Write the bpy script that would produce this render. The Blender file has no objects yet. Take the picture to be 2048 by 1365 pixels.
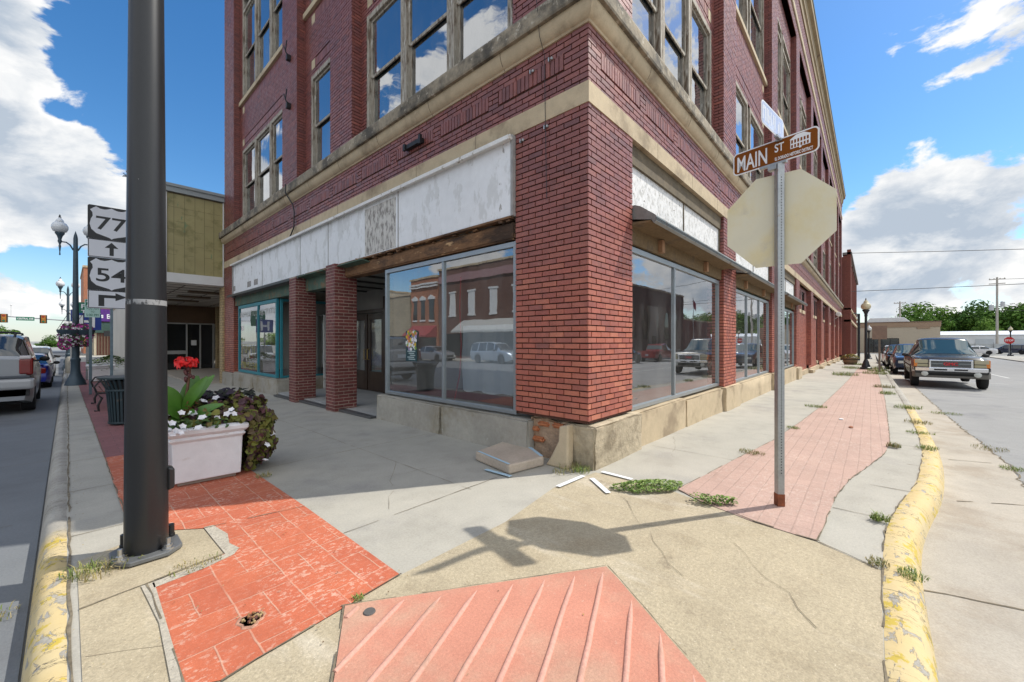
import bpy, bmesh, math, random
import numpy as np
from mathutils import Vector, Matrix
random.seed(7); R=math.radians; PI=math.pi
sc=bpy.context.scene; COL=sc.collection
XM,YS=4.041,2.432            # street face (west) and side face (south) of the corner building
def rnd(a,b): return random.uniform(a,b)
def zg(x,y):                 # the pavement falls gently away along both streets
    return -0.013*min(max(0,x-5.5),55)-0.012*min(max(0,y-7),53)
# ---------------------------------------------------------------- materials
class NT:
    def __init__(s,nt): s.nt=nt
    def n(s,t,props=None,**inp):
        nd=s.nt.nodes.new(t)
        for k,v in (props or {}).items(): setattr(nd,k,v)
        for k,v in inp.items():
            key=int(k[1:]) if k[0]=='i' and k[1:].isdigit() else k.replace('_',' ')
            s.set(nd.inputs[key],v)
        return nd
    def set(s,sock,v):
        if isinstance(v,bpy.types.NodeSocket): s.nt.links.new(v,sock)
        else: sock.default_value=v
    def math(s,op,a,b=0.0,c=0.0,clamp=False):
        nd=s.nt.nodes.new('ShaderNodeMath'); nd.operation=op; nd.use_clamp=clamp
        s.set(nd.inputs[0],a); s.set(nd.inputs[1],b)
        if op in('MULTIPLY_ADD','WRAP','COMPARE'): s.set(nd.inputs[2],c)
        return nd.outputs[0]
    def vm(s,op,a,b=None,sc=None):
        nd=s.nt.nodes.new('ShaderNodeVectorMath'); nd.operation=op; s.set(nd.inputs[0],a)
        if b is not None: s.set(nd.inputs[1],b)
        if sc is not None: s.set(nd.inputs['Scale'],sc)
        return nd.outputs[0]
    def maprange(s,v,a,b,c,d,smooth=False):
        nd=s.n('ShaderNodeMapRange',{'interpolation_type':'SMOOTHSTEP' if smooth else 'LINEAR'},Value=v)
        for i,x in zip((1,2,3,4),(a,b,c,d)): s.set(nd.inputs[i],x)
        return nd.outputs[0]
    def mix(s,f,a,b,blend='MIX'):
        nd=s.nt.nodes.new('ShaderNodeMix'); nd.data_type='RGBA'; nd.blend_type=blend
        s.set(nd.inputs[0],f); s.set(nd.inputs[6],a); s.set(nd.inputs[7],b); return nd.outputs[2]
    def noise(s,vec,scale,detail=4,rough=.55,dist=0):
        return s.n('ShaderNodeTexNoise',Vector=vec,Scale=scale,Detail=float(detail),Roughness=rough,Distortion=dist).outputs[0]
def c4(c): return (c[0],c[1],c[2],1.0)
MATS={}
def M(name,col,rough=.7,metal=0.,noise=(),spots=(),bump=None,spec=.5,rand=0.,palette=None,coat=0.,stretch=(1,1,1),sub=0.,gen=False,trans=0.):
    if name in MATS: return MATS[name]
    m=bpy.data.materials.new(name); m.use_nodes=True; t=NT(m.node_tree)
    b=m.node_tree.nodes['Principled BSDF']
    tc=t.n('ShaderNodeTexCoord').outputs['Object']
    vec=t.vm('MULTIPLY',tc,stretch)
    c=c4(col)
    geo=t.n('ShaderNodeNewGeometry')
    if palette:
        cr=t.n('ShaderNodeValToRGB',Fac=geo.outputs['Random Per Island']); e=cr.color_ramp; e.interpolation='CONSTANT'
        e.elements[0].color=c4(palette[0]); e.elements[1].position=1/len(palette); e.elements[1].color=c4(palette[1])
        for i,p in enumerate(palette[2:],2): e.elements.new(i/len(palette)).color=c4(p)
        c=cr.outputs[0]
    if rand:
        c=t.vm('SCALE',c if not isinstance(c,tuple) else c[:3],sc=t.maprange(geo.outputs['Random Per Island'],0,1,1-rand,1+rand))
    for sp in spots:
        scale,thr,c2,soft=sp[:4]; st=sp[4] if len(sp)>4 else None
        v=vec if st is None else t.vm('MULTIPLY',tc,st)
        f=t.maprange(t.noise(v,scale,6,.65),thr-soft,thr+soft,0,sp[5] if len(sp)>5 else 1,True)
        c=t.mix(f,c,c4(c2))
    for i,(scale,amt) in enumerate(noise):
        f=t.maprange(t.noise(vec,scale,3),.25,.75,1-amt,1+amt)
        c=t.vm('SCALE',c if not isinstance(c,tuple) else c[:3],sc=f)
    t.set(b.inputs['Base Color'],c)
    b.inputs['Roughness'].default_value=rough; b.inputs['Metallic'].default_value=metal
    b.inputs['Specular IOR Level'].default_value=spec; b.inputs['Coat Weight'].default_value=coat
    b.inputs['Coat Roughness'].default_value=.04
    if trans: b.inputs['Transmission Weight'].default_value=trans
    if bump:
        bl=bump if isinstance(bump,list) else [bump]; prev=None
        for scale,st in bl:
            bn=t.n('ShaderNodeBump',Strength=1.0,Distance=st,Height=t.noise(vec,scale,5,.6))
            if prev: t.set(bn.inputs['Normal'],prev)
            prev=bn.outputs[0]
        t.set(b.inputs['Normal'],prev)
    MATS[name]=m; return m
def glass_mat(name,tint=(.55,.6,.62),ior=2.0,rough=0.,wave=.0):
    if name in MATS: return MATS[name]
    m=bpy.data.materials.new(name); m.use_nodes=True; nt=m.node_tree; t=NT(nt); nt.nodes.clear()
    out=t.n('ShaderNodeOutputMaterial')
    geo=t.n('ShaderNodeNewGeometry'); cs=t.math('ABSOLUTE',t.n('ShaderNodeVectorMath',{'operation':'DOT_PRODUCT'},i0=geo.outputs['Normal'],i1=geo.outputs['Incoming']).outputs['Value'])
    fr=t.n('ShaderNodeMath',{'operation':'MULTIPLY_ADD'},i0=t.math('POWER',t.math('SUBTRACT',1.,cs),5.),i1=1.-ior,i2=ior)
    tr=t.n('ShaderNodeBsdfTransparent',Color=c4(tint)); gl=t.n('ShaderNodeBsdfGlossy',Color=(.95,.97,1,1),Roughness=rough)
    if wave:
        tc=t.n('ShaderNodeTexCoord').outputs['Object']
        bp=t.n('ShaderNodeBump',Strength=1.,Distance=wave,Height=t.noise(tc,1.3,2))
        t.set(gl.inputs['Normal'],bp.outputs[0])
    # dust film on the pane: a little diffuse haze, patchy
    tc=t.n('ShaderNodeTexCoord').outputs['Object']
    df=t.n('ShaderNodeBsdfDiffuse',Color=(.5,.5,.48,1))
    ms=t.n('ShaderNodeMixShader',i0=fr.outputs[0],i1=tr.outputs[0],i2=gl.outputs[0])
    f=t.maprange(t.noise(t.vm('MULTIPLY',tc,(1,1,.4)),2.2,6,.7),.35,.8,0.01,.12,True)
    m2=t.n('ShaderNodeMixShader',i0=f,i1=ms.outputs[0],i2=df.outputs[0])
    t.set(out.inputs[0],m2.outputs[0]); MATS[name]=m; return m
# ---------------------------------------------------------------- mesh builder
class MB:
    def __init__(s): s.v=[]; s.f=[]
    def add(s,vs,fs):
        o=len(s.v); s.v+= [tuple(p) for p in vs]; s.f+=[tuple(i+o for i in f) for f in fs]; return s
    def quad(s,a,b,c,d): return s.add((a,b,c,d),[(0,1,2,3)])
    def box(s,x0,x1,y0,y1,z0,z1,M4=None):
        vs=[(x,y,z) for z in(z0,z1) for x,y in((x0,y0),(x1,y0),(x1,y1),(x0,y1))]
        if M4 is not None: vs=[tuple(M4@Vector(p)) for p in vs]
        return s.add(vs,[(3,2,1,0),(4,5,6,7),(0,1,5,4),(1,2,6,5),(2,3,7,6),(3,0,4,7)])
    def prism(s,poly,fn,a,b):           # poly in 2-D, fn(p,q,t)->xyz, extruded t=a..b
        n=len(poly); vs=[fn(p,q,a) for p,q in poly]+[fn(p,q,b) for p,q in poly]
        fs=[tuple(range(n-1,-1,-1)),tuple(range(n,2*n))]+[(i,(i+1)%n,n+(i+1)%n,n+i) for i in range(n)]
        return s.add(vs,fs)
    def tube(s,path,r,seg=8,cap=True):
        path=[Vector(p) for p in path]; n=len(path); rs=r if isinstance(r,(list,tuple)) else [r]*n
        vs=[]; up=Vector((0,0,1)); prev=None
        for i,p in enumerate(path):
            d=(path[min(i+1,n-1)]-path[max(i-1,0)]).normalized()
            if prev is None: a=d.cross(up if abs(d.z)<.95 else Vector((1,0,0))).normalized()
            else: a=(prev-d*prev.dot(d)).normalized()
            prev=a; b=d.cross(a)
            vs+=[p+rs[i]*(math.cos(2*PI*k/seg)*a+math.sin(2*PI*k/seg)*b) for k in range(seg)]
        fs=[(i*seg+k,i*seg+(k+1)%seg,(i+1)*seg+(k+1)%seg,(i+1)*seg+k) for i in range(n-1) for k in range(seg)]
        if cap: fs+=[tuple(range(seg-1,-1,-1)),tuple((n-1)*seg+k for k in range(seg))]
        return s.add(vs,fs)
    def lathe(s,prof,c=(0,0,0),seg=20,axis='z',wob=None):
        vs=[]
        for r,h in prof:
            for k in range(seg):
                a=2*PI*k/seg; rr=r*(wob(a,h) if wob else 1); x,y=rr*math.cos(a),rr*math.sin(a)
                p=(x,y,h) if axis=='z' else ((h,x,y) if axis=='x' else (x,h,y))
                vs.append((p[0]+c[0],p[1]+c[1],p[2]+c[2]))
        n=len(prof); fs=[(i*seg+k,i*seg+(k+1)%seg,(i+1)*seg+(k+1)%seg,(i+1)*seg+k) for i in range(n-1) for k in range(seg)]
        fs+=[tuple(range(seg-1,-1,-1)),tuple((n-1)*seg+k for k in range(seg))]
        return s.add(vs,fs)
    def ball(s,c,r,seg=12,sq=(1,1,1)):
        vs=[];n=seg//2
        for i in range(n+1):
            t=PI*i/n
            for k in range(seg):
                a=2*PI*k/seg; vs.append((c[0]+r*sq[0]*math.sin(t)*math.cos(a),c[1]+r*sq[1]*math.sin(t)*math.sin(a),c[2]+r*sq[2]*math.cos(t)))
        return s.add(vs,[(i*seg+k,(i+1)*seg+k,(i+1)*seg+(k+1)%seg,i*seg+(k+1)%seg) for i in range(n) for k in range(seg)])
    def mesh(s,name,smooth=None):
        me=bpy.data.meshes.new(name); me.from_pydata(s.v,[],s.f); me.validate(clean_customdata=False)
        if smooth is not None:
            bm=bmesh.new(); bm.from_mesh(me); bmesh.ops.remove_doubles(bm,verts=bm.verts,dist=1e-5)
            bmesh.ops.recalc_face_normals(bm,faces=bm.faces); bm.to_mesh(me); bm.free()
            me.polygons.foreach_set('use_smooth',[True]*len(me.polygons)); me.set_sharp_from_angle(angle=R(smooth))
        return me
def obj(name,mb,m,parent=None,smooth=None,bevel=0,world=False,loc=None,rot=None):
    me=mb.mesh(name,smooth) if isinstance(mb,MB) else mb
    if m is not None and not me.materials: me.materials.append(m)
    o=bpy.data.objects.new(name,me); COL.objects.link(o)
    if parent is not None:
        o.parent=parent
        if world: o.location=-parent.location
    if loc is not None: o.location=loc
    if rot is not None: o.rotation_euler=rot
    if bevel:
        b=o.modifiers.new('bevel','BEVEL'); b.width=bevel; b.segments=2; b.limit_method='ANGLE'; b.angle_limit=R(40)
    return o
def tag(o,label,cat,group=None,kind=None):
    o['label']=label; o['category']=cat
    if group: o['group']=group
    if kind: o['kind']=kind
    return o
def thing(name,label,cat,loc=(0,0,0),rz=0,group=None):
    o=bpy.data.objects.new(name,None); o.empty_display_size=.2; COL.objects.link(o); o.location=loc; o.rotation_euler=(0,0,rz)
    return tag(o,label,cat,group)
def struct(name,mb,m,smooth=None):
    o=obj(name,mb,m,smooth=smooth); o['kind']='structure'; return o
def dup(root,loc,rz,label,scale=None):
    def cp(o,par):
        c=o.copy(); COL.objects.link(c)
        if par is not None: c.parent=par
        for ch in list(o.children): cp(ch,c)
        return c
    r=cp(root,None); r.location=loc; r.rotation_euler=(0,0,rz); r['label']=label
    if scale: r.scale=scale
    return r
def text_me(s,size,width=None,extr=.002,bold=.0,xs=1.0):
    cu=bpy.data.curves.new('lettering','FONT'); cu.body=s; cu.size=size; cu.extrude=extr; cu.offset=bold; cu.align_x='CENTER'; cu.align_y='CENTER'
    o=bpy.data.objects.new('lettering',cu); COL.objects.link(o); bpy.context.view_layer.update()
    dg=bpy.context.evaluated_depsgraph_get(); me=bpy.data.meshes.new_from_object(o.evaluated_get(dg)); bpy.data.objects.remove(o)
    xsv=[v.co.x for v in me.vertices]; w=(max(xsv)-min(xsv)) or 1
    k=(width/w) if width else xs; mid=(max(xsv)+min(xsv))/2
    ys=[v.co.y for v in me.vertices]; my=(max(ys)+min(ys))/2
    for v in me.vertices: v.co=((v.co.x-mid)*k,v.co.y-my,v.co.z)
    return me
def text(s,parent,m,size,loc,rot,width=None,bold=0.,name='lettering',extr=.002):
    return obj(name,text_me(s,size,width,extr,bold),m,parent,loc=loc,rot=rot)
def ground_poly(pts,dz,depth=0.):          # a sheet (or slab) that follows the fall of the pavement
    bm=bmesh.new(); f=bm.faces.new([bm.verts.new((x,y,0)) for x,y in pts])
    if f.normal.z<0: f.normal_flip()
    for co,no in (((5.5,0,0),(1,0,0)),((60.5,0,0),(1,0,0)),((0,7,0),(0,1,0)),((0,60,0),(0,1,0))):
        bmesh.ops.bisect_plane(bm,geom=bm.verts[:]+bm.edges[:]+bm.faces[:],plane_co=co,plane_no=no)
    if depth:
        r=bmesh.ops.extrude_face_region(bm,geom=bm.faces[:])
        top=[e for e in r['geom'] if isinstance(e,bmesh.types.BMVert)]
        ts=set(top)
    else: ts=set(bm.verts)
    for v in bm.verts: v.co.z=zg(v.co.x,v.co.y)+dz-(0 if v in ts else depth)
    bmesh.ops.triangulate(bm,faces=[f for f in bm.faces if len(f.verts)>4])
    bmesh.ops.recalc_face_normals(bm,faces=bm.faces)
    if not depth:
        for f in bm.faces:
            if f.normal.z<0: f.normal_flip()
    me=bpy.data.meshes.new('sheet'); bm.to_mesh(me); bm.free(); return me
def merge(o,mb,m):     # adds pattern pieces to a part's own mesh as a further material
    a=o.data; n=len(a.materials); a.materials.append(m); bm=bmesh.new(); bm.from_mesh(a); k=len(bm.faces)
    me=mb.mesh('tmp'); bm.from_mesh(me); bm.faces.ensure_lookup_table()
    for i in range(k,len(bm.faces)): bm.faces[i].material_index=n
    bm.to_mesh(a); bm.free(); bpy.data.meshes.remove(me)
# ---------------------------------------------------------------- brickwork (every brick is a small block proud of its mortar bed)
BP,BL,JT=.0705,.2225,.0155
def brick_rects(u0,u1,z0,z1,holes=(),soldiers=(),zbase=0.0,seed=0,header=False):
    rs=random.Random(seed); out=[]; bl=.111 if header else BL
    k=math.floor((z0-zbase)/BP)
    while zbase+k*BP<z1-.02:
        a=max(z0,zbase+k*BP); b=min(z1,zbase+(k+1)*BP-JT); zc=(a+b)/2; k+=1
        if b-a<.02: continue
        cuts=[(h[0],h[1]) for h in list(holes)+list(soldiers) if h[2]<zc<h[3]]
        off=(k%2)*bl/2
        n=math.floor((u0-off)/bl)-1; u=n*bl+off
        while u<u1:
            segs=[(max(u,u0),min(u+bl-JT*.85,u1))]
            for c0,c1 in cuts:
                nx=[]
                for s0,s1 in segs:
                    if c1<=s0 or c0>=s1: nx.append((s0,s1)); continue
                    if c0>s0: nx.append((s0,c0-JT*.5))
                    if c1<s1: nx.append((c1+JT*.5,s1))
                segs=nx
            for s0,s1 in segs:
                if s1-s0>.02: out.append((s0+rs.uniform(-.0015,.0015),s1+rs.uniform(-.0015,.0015),a+rs.uniform(-.0012,.0012),b+rs.uniform(-.0012,.0012)))
            u+=bl
    for s in soldiers:
        n=max(1,round((s[1]-s[0])/BP)); w=(s[1]-s[0])/n
        for i in range(n): out.append((s[0]+i*w+JT*.3,s[0]+(i+1)*w-JT*.6,s[2]+.004,s[3]-JT))
    return out
def wall_cells(u0,u1,z0,z1,holes):
    us=sorted({u0,u1,*[min(max(h[i],u0),u1) for h in holes for i in(0,1)]}); zs=sorted({z0,z1,*[min(max(h[i],z0),z1) for h in holes for i in(2,3)]})
    return [(a,b,c,d) for a,b in zip(us,us[1:]) for c,d in zip(zs,zs[1:]) if not any(h[0]<(a+b)/2<h[1] and h[2]<(c+d)/2<h[3] for h in holes)]
class Wall:            # collects bricks and mortar beds of one building
    def __init__(s): s.B=[]; s.mort=MB()
    def face(s,O,U,N,u0,u1,z0,z1,holes=(),soldiers=(),seed=0,p=.019,header=False,mortar=True):
        O,U,N=Vector(O),Vector(U),Vector(N)       # O+u*U is the brick face plane
        r=np.array(brick_rects(u0,u1,z0,z1,holes,soldiers,seed=seed,header=header))
        if len(r):
            rg=np.random.default_rng(seed); pr=p+rg.uniform(-.003,.002,len(r))
            n=len(r); V=np.zeros((n,8,3)); o=np.array(O);uu=np.array(U);nn=np.array(N)
            for i,(ui,zi) in enumerate(((0,2),(1,2),(1,3),(0,3))):
                base=o+r[:,ui,None]*uu+r[:,zi,None]*np.array((0,0,1.))
                V[:,i]=base+(pr-p)[:,None]*nn; V[:,i+4]=base-(p+.002)*nn
            s.B.append((V,1 if (U.cross(Vector((0,0,1)))).dot(N)>0 else 0))
        if mortar:
            for a,b,c,d in wall_cells(u0,u1,z0,z1,holes):
                P=lambda u,z:O+u*U+Vector((0,0,z))-N*p
                s.mort.quad(P(a,c),P(b,c),P(b,d),P(a,d))
    def build(s,root,mb,mm,name='brickwork'):
        Vs=[];Fs=[];o=0
        for V,fl in s.B:
            n=len(V); idx=np.array([[0,1,2,3],[1,0,4,5],[2,1,5,6],[3,2,6,7],[0,3,7,4]])
            if not fl: idx=idx[:,::-1]
            F=(np.arange(n)[:,None,None]*8+idx[None])+o; o+=n*8; Vs.append(V.reshape(-1,3)); Fs.append(F.reshape(-1,4))
        V=np.concatenate(Vs);F=np.concatenate(Fs).astype(np.int32)
        me=bpy.data.meshes.new(name); me.vertices.add(len(V)); me.vertices.foreach_set('co',V.astype(np.float32).ravel())
        me.loops.add(F.size); me.loops.foreach_set('vertex_index',F.ravel()); me.polygons.add(len(F))
        me.polygons.foreach_set('loop_start',np.arange(0,F.size,4,dtype=np.int32)); me.polygons.foreach_set('use_smooth',np.zeros(len(F),bool)); me.update(calc_edges=True)
        b=obj(name,me,mb,root,world=True); m=obj('mortar_bed',s.mort,mm,root,world=True); return b
# ---------------------------------------------------------------- material set
def glazed_brick(name):
    m=bpy.data.materials.new(name); m.use_nodes=True; t=NT(m.node_tree); b=m.node_tree.nodes['Principled BSDF']
    tc=t.n('ShaderNodeTexCoord').outputs['Object']; isl=t.n('ShaderNodeNewGeometry').outputs['Random Per Island']
    def ramp(cols):
        cr=t.n('ShaderNodeValToRGB',Fac=isl); e=cr.color_ramp
        e.elements[0].color=c4(cols[0]); e.elements[1].position=1.0; e.elements[1].color=c4(cols[-1])
        for i,cc in enumerate(cols[1:-1],1): e.elements.new(i/(len(cols)-1)).color=c4(cc)
        return cr.outputs[0]
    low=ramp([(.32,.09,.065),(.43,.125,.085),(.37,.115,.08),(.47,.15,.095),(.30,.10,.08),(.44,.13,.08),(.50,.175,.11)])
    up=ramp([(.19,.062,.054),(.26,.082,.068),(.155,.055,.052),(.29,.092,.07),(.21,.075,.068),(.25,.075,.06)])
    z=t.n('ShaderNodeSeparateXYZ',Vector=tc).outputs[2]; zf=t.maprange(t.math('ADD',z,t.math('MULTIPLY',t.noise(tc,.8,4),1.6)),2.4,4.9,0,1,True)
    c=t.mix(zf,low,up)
    c=t.mix(t.maprange(t.noise(tc,.9,6,.7),.56,.70,0,.45,True),c,(.17,.08,.075,1)); c=t.mix(t.maprange(t.noise(tc,14,6,.7),.66,.72,0,.5,True),c,(.47,.27,.20,1))
    for a,am in((.35,.10),(7,.12),(60,.14)): c=t.vm('SCALE',c,sc=t.maprange(t.noise(tc,a,4),.25,.75,1-am,1+am))
    t.set(b.inputs['Base Color'],c); t.set(b.inputs['Roughness'],t.maprange(t.noise(tc,9,4),.3,.7,.34,.6)); b.inputs['Specular IOR Level'].default_value=.65
    bp=t.n('ShaderNodeBump',Strength=1.,Distance=.0025,Height=t.noise(tc,38,5,.65)); t.set(b.inputs['Normal'],bp.outputs[0]); return m
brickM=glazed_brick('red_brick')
brickD=M('dark_brick',(.16,.045,.04),.5,noise=((3,.15),(55,.12)),rand=.25,bump=[(60,.0015)])
mortM=M('raked_mortar',(.075,.03,.02),.95,noise=((3,.2),(40,.2)))
mortL=M('pale_mortar',(.40,.32,.26),.95,noise=((3,.3),(40,.2)))
stoneM=M('limestone',(.50,.40,.265),.85,noise=((.8,.12),(9,.08),(70,.06)),spots=((1.3,.60,(.30,.23,.15),.1),),bump=[(25,.003),(120,.001)])
ledgeM=M('weathered_stone',(.30,.25,.18),.9,noise=((1.2,.2),(14,.18),(90,.12)),spots=((2.2,.52,(.085,.075,.06),.13),(9,.62,(.45,.40,.32),.05)),bump=[(18,.006),(90,.002)])
bulkM=M('bulkhead_concrete',(.37,.345,.295),.9,noise=((1.2,.15),(12,.1),(80,.08)),spots=((1.1,.58,(.27,.23,.16),.1),(4,.68,(.55,.53,.49),.04)),bump=[(6,.008),(50,.0025)])
woodM=M('weathered_window_wood',(.38,.34,.28),.85,noise=((3,.2),(40,.15)),spots=((5,.55,(.13,.09,.06),.1,(3,3,.5)),(7,.62,(.55,.52,.46),.05,(3,3,.6))),bump=[(40,.003)],stretch=(1,1,.3))
beamM=M('rotten_wood',(.20,.105,.05),.9,noise=((2,.3),(25,.25)),spots=((1.6,.55,(.05,.03,.02),.1),(5,.64,(.42,.27,.14),.06)),bump=[(14,.008)],stretch=(3,.6,2.))
boardM=M('peeling_white_board',(.80,.815,.83),.75,noise=((.6,.05),(8,.05)),spots=((4.2,.56,(.68,.69,.69),.03,(1,1,.45)),(7,.675,(.36,.34,.32),.02,(1,1,.5))),bump=[(30,.0015)])
board2M=M('flaked_white_board',(.74,.73,.72),.8,noise=((.6,.06),(10,.1)),spots=((16,.55,(.52,.51,.49),.06,(1.2,1,.8)),(9,.655,(.19,.17,.15),.03,(1,1,2.2))),bump=[(20,.004)])
flakeM=M('bare_flaked_board',(.60,.58,.54),.85,noise=((4,.1),),spots=((13,.53,(.27,.25,.23),.06,(1,1,.4)),),bump=[(30,.003)])
trimW=M('white_trim',(.74,.73,.70),.6,noise=((3,.1),(30,.08)),spots=((5,.64,(.30,.24,.17),.05),))
aluM=M('aluminium_frame',(.36,.40,.42),.38,metal=.65,noise=((4,.08),(60,.06)))
tealM=M('teal_frame_paint',(.03,.22,.27),.5,noise=((4,.12),))
greenP=M('faded_green_paint',(.075,.13,.095),.75,noise=((2,.25),(20,.2)),spots=((3,.6,(.2,.12,.06),.08),))
capM=M('dark_sheet_metal',(.055,.06,.055),.45,metal=.3,noise=((3,.3),(30,.2)))
awnM=M('grey_awning_metal',(.22,.235,.225),.45,metal=.45,noise=((2,.2),(25,.15)),spots=((4,.63,(.13,.08,.05),.06),))
roomM=M('shop_interior',(.30,.27,.25),.9,noise=((.7,.2),))
roomL=M('pale_interior_wall',(.42,.37,.30),.9,noise=((.7,.1),))
roomF=M('dark_shop_floor',(.06,.055,.05),.6,noise=((2,.3),))
upM=M('dim_upper_room',(.10,.115,.13),.9)
glassS=glass_mat('shop_glass',(.82,.85,.84),.30,0,.0012)
glassU=glass_mat('upper_glass',(.40,.46,.50),.50,0,.003)
ironM=M('black_iron',(.018,.018,.02),.5,metal=.3,noise=((10,.3),))
rubM=M('rubble_mortar',(.55,.42,.31),.95,noise=((2,.2),(10,.25),(50,.15)),spots=((5,.62,(.42,.10,.04),.03),(3,.35,(.40,.28,.19),.08)),bump=[(7,.04),(30,.012)])
# ---------------------------------------------------------------- THE CORNER BUILDING
HT=18.25; XE=60.3; YN=18.48
BR=thing('brick_building','three storey dark red brick corner building with boarded shop fronts and a weathered stone ledge','building',(XM,YS,0))
def part(name,mb,m,root=None,**k): return obj(name,mb,m,root or BR,world=True,**k)
W=Wall(); WD=Wall()
west=((XM,0,0),(0,1,0),(-1,0,0)); south=((0,YS,0),(1,0,0),(0,-1,0))
FZ0,FZ1=4.526,5.20      # soldier frieze above the stone band
def soldier_run(a,b,z0,z1,step=1.3,gap=.2):
    n=max(1,round((b-a)/step)); w=(b-a)/n
    return [(a+i*w+gap/2,a+(i+1)*w-gap/2,z0,z1) for i in range(n)]
piersW=[(YS+.002,3.6),(8.2,9.25),(11.25,12.3),(17.2,YN)]
baysW=[(3.6,8.2),(9.25,11.25),(12.3,17.2)]
xp=[9.8,15.7,21.65,27.6,33.85,40.2,46.5,52.8]; piersS=[(XM,5.19)]+[(a,a+1.1) for a in xp]+[(59.2,XE)]
baysS=[(piersS[i][1],piersS[i+1][0]) for i in range(len(piersS)-1)]
SZ=(4.81,5.02); RD=.22; RDS=.2
# ground storey
W.face(*west,YS+.002,3.56,.53,4.28,seed=1); W.face(*west,17.2,YN,.33,4.28,seed=2)
W.face(*west,YS+.002,YN,FZ0,FZ1,soldiers=soldier_run(YS+.25,YN-.2,*SZ),seed=3)
W.face(*south,XM,5.19,.53,4.28,seed=4)
W.face(*south,XM,XE,FZ0,FZ1,soldiers=soldier_run(XM+.2,XE-.3,*SZ),seed=5)
for i,(a,b) in enumerate(piersS[1:]):
    W.face(*south,a,b,.45-.3*(i>2)-.25*(i>5),4.28,seed=10+i,header=i<3)
    W.face((a,YS,0),(0,1,0),(-1,0,0),.003,.35,.45-.3*(i>2)-.25*(i>5),4.28,seed=30+i)      # west cheek of each pier
W.face((5.19,YS,0),(0,1,0),(1,0,0),.003,.35,.53,4.28,seed=51)
W.face((0,3.56,0),(1,0,0),(0,1,0),XM+.003,XM+.4,.53,4.28,seed=52)
W.face((0,17.2,0),(1,0,0),(0,-1,0),XM+.003,XM+.4,.33,4.28,seed=53)
# brick infill of the rear bays, each with a pair of small high windows
smallwin=[]
for i,(a,b) in enumerate(baysS):
    if i<3: continue
    m=(a+b)/2; hs=[(m-1.35,m-.25,3.1,4.06),(m+.25,m+1.35,3.1,4.06)]
    if i in (4,5,7): hs.append((m+1.6,m+2.4,.2-.2*(i>4),4.06))
    smallwin+=[(h,i) for h in hs]
    W.face((0,YS+.2,0),(1,0,0),(0,-1,0),a,b,-.4-.05*i,4.28,holes=hs,seed=70+i)
# upper storeys: flat piers, recessed bays
S2,T2,S3,T3=5.78,8.4,10.2,13.95; TOPB=15.1
for i,(a,b) in enumerate(piersW):
    W.face(*west,a,b,5.6,15.62,seed=90+i)
    if i<3: W.face((0,b,0),(1,0,0),(0,1,0),XM+.003,XM+RD+.02,5.6,TOPB,seed=95+i)
    if i>0: W.face((0,a,0),(1,0,0),(0,-1,0),XM+.003,XM+RD+.02,5.6,TOPB,seed=99+i)
for i,(a,b) in enumerate(piersS):
    W.face(*south,a,b,5.6,15.62,seed=110+i)
    if i>0: W.face((a,YS,0),(0,1,0),(-1,0,0),.003,RDS+.02,5.6,TOPB,seed=130+i)
    W.face((b,YS,0),(0,1,0),(1,0,0),.003,RDS+.02,5.6,TOPB,seed=150+i)
winsW,winsS=[],[]
for (a,b) in baysW:
    if b-a>3:
        e=.22; w=(b-a-2*e)/3; ws=[(a+e+k*w,a+e+(k+1)*w) for k in range(3)]; 
    else: ws=[(a+.12,a+1.62)]
    hs=[(ws[0][0],ws[-1][1],S2-.3,T2),(ws[0][0],ws[-1][1],S3,T3)]
    winsW+=[(w0,w1,z0,z1) for w0,w1 in ws for z0,z1 in((S2-.02,T2),(S3,T3))]
    sol=[(ws[0][0]+.28,ws[-1][1]-.28,8.55,8.78),(ws[0][0]+.28,ws[-1][1]-.28,9.72,9.95)]
    W.face((XM+RD,0,0),(0,1,0),(-1,0,0),a,b,5.6,TOPB,holes=hs,soldiers=sol,seed=170+int(a))
    W.face(*west,a,b,TOPB,15.62,seed=180+int(a))
for i,(a,b) in enumerate(baysS):
    e=.2; w=(b-a-2*e)/3; ws=[(a+e+k*w,a+e+(k+1)*w) for k in range(3)]
    if i>=1: ws=[(a+e+.0,a+e+w*1.4),(a+e+w*1.6,b-e)]
    hs=[(ws[0][0],ws[-1][1],S2-.3,T2),(ws[0][0],ws[-1][1],S3,T3)]
    winsS+=[(w0,w1,z0,z1,i) for w0,w1 in ws for z0,z1 in((S2-.02,T2),(S3,T3))]
    sol=[(ws[0][0]+.28,ws[-1][1]-.28,8.55,8.78),(ws[0][0]+.28,ws[-1][1]-.28,9.72,9.95)]
    W.face((0,YS+RDS,0),(1,0,0),(0,-1,0),a,b,5.6,TOPB,holes=hs,soldiers=sol,seed=200+i)
    W.face(*south,a,b,TOPB,15.62,seed=220+i)
W.face(*west,YS+.002,YN,15.98,17.1,seed=240); W.face(*south,XM,XE,15.98,17.1,seed=241)
# plain outer shell behind: rear, north and roof
W.mort.quad((XE,YS+.02,-1),(XE,YN,-1),(XE,YN,17.6),(XE,YS+.02,17.6))
W.mort.quad((XM+.03,YN-.01,-1),(XM+.03,YN-.01,17.6),(XE,YN-.01,17.6),(XE,YN-.01,-1))
W.mort.quad((XM+.05,YS+.05,17.5),(XE,YS+.05,17.5),(XE,YN,17.5),(XM+.05,YN,17.5))
WALL=W.build(BR,brickM,mortM,'wall')
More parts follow.
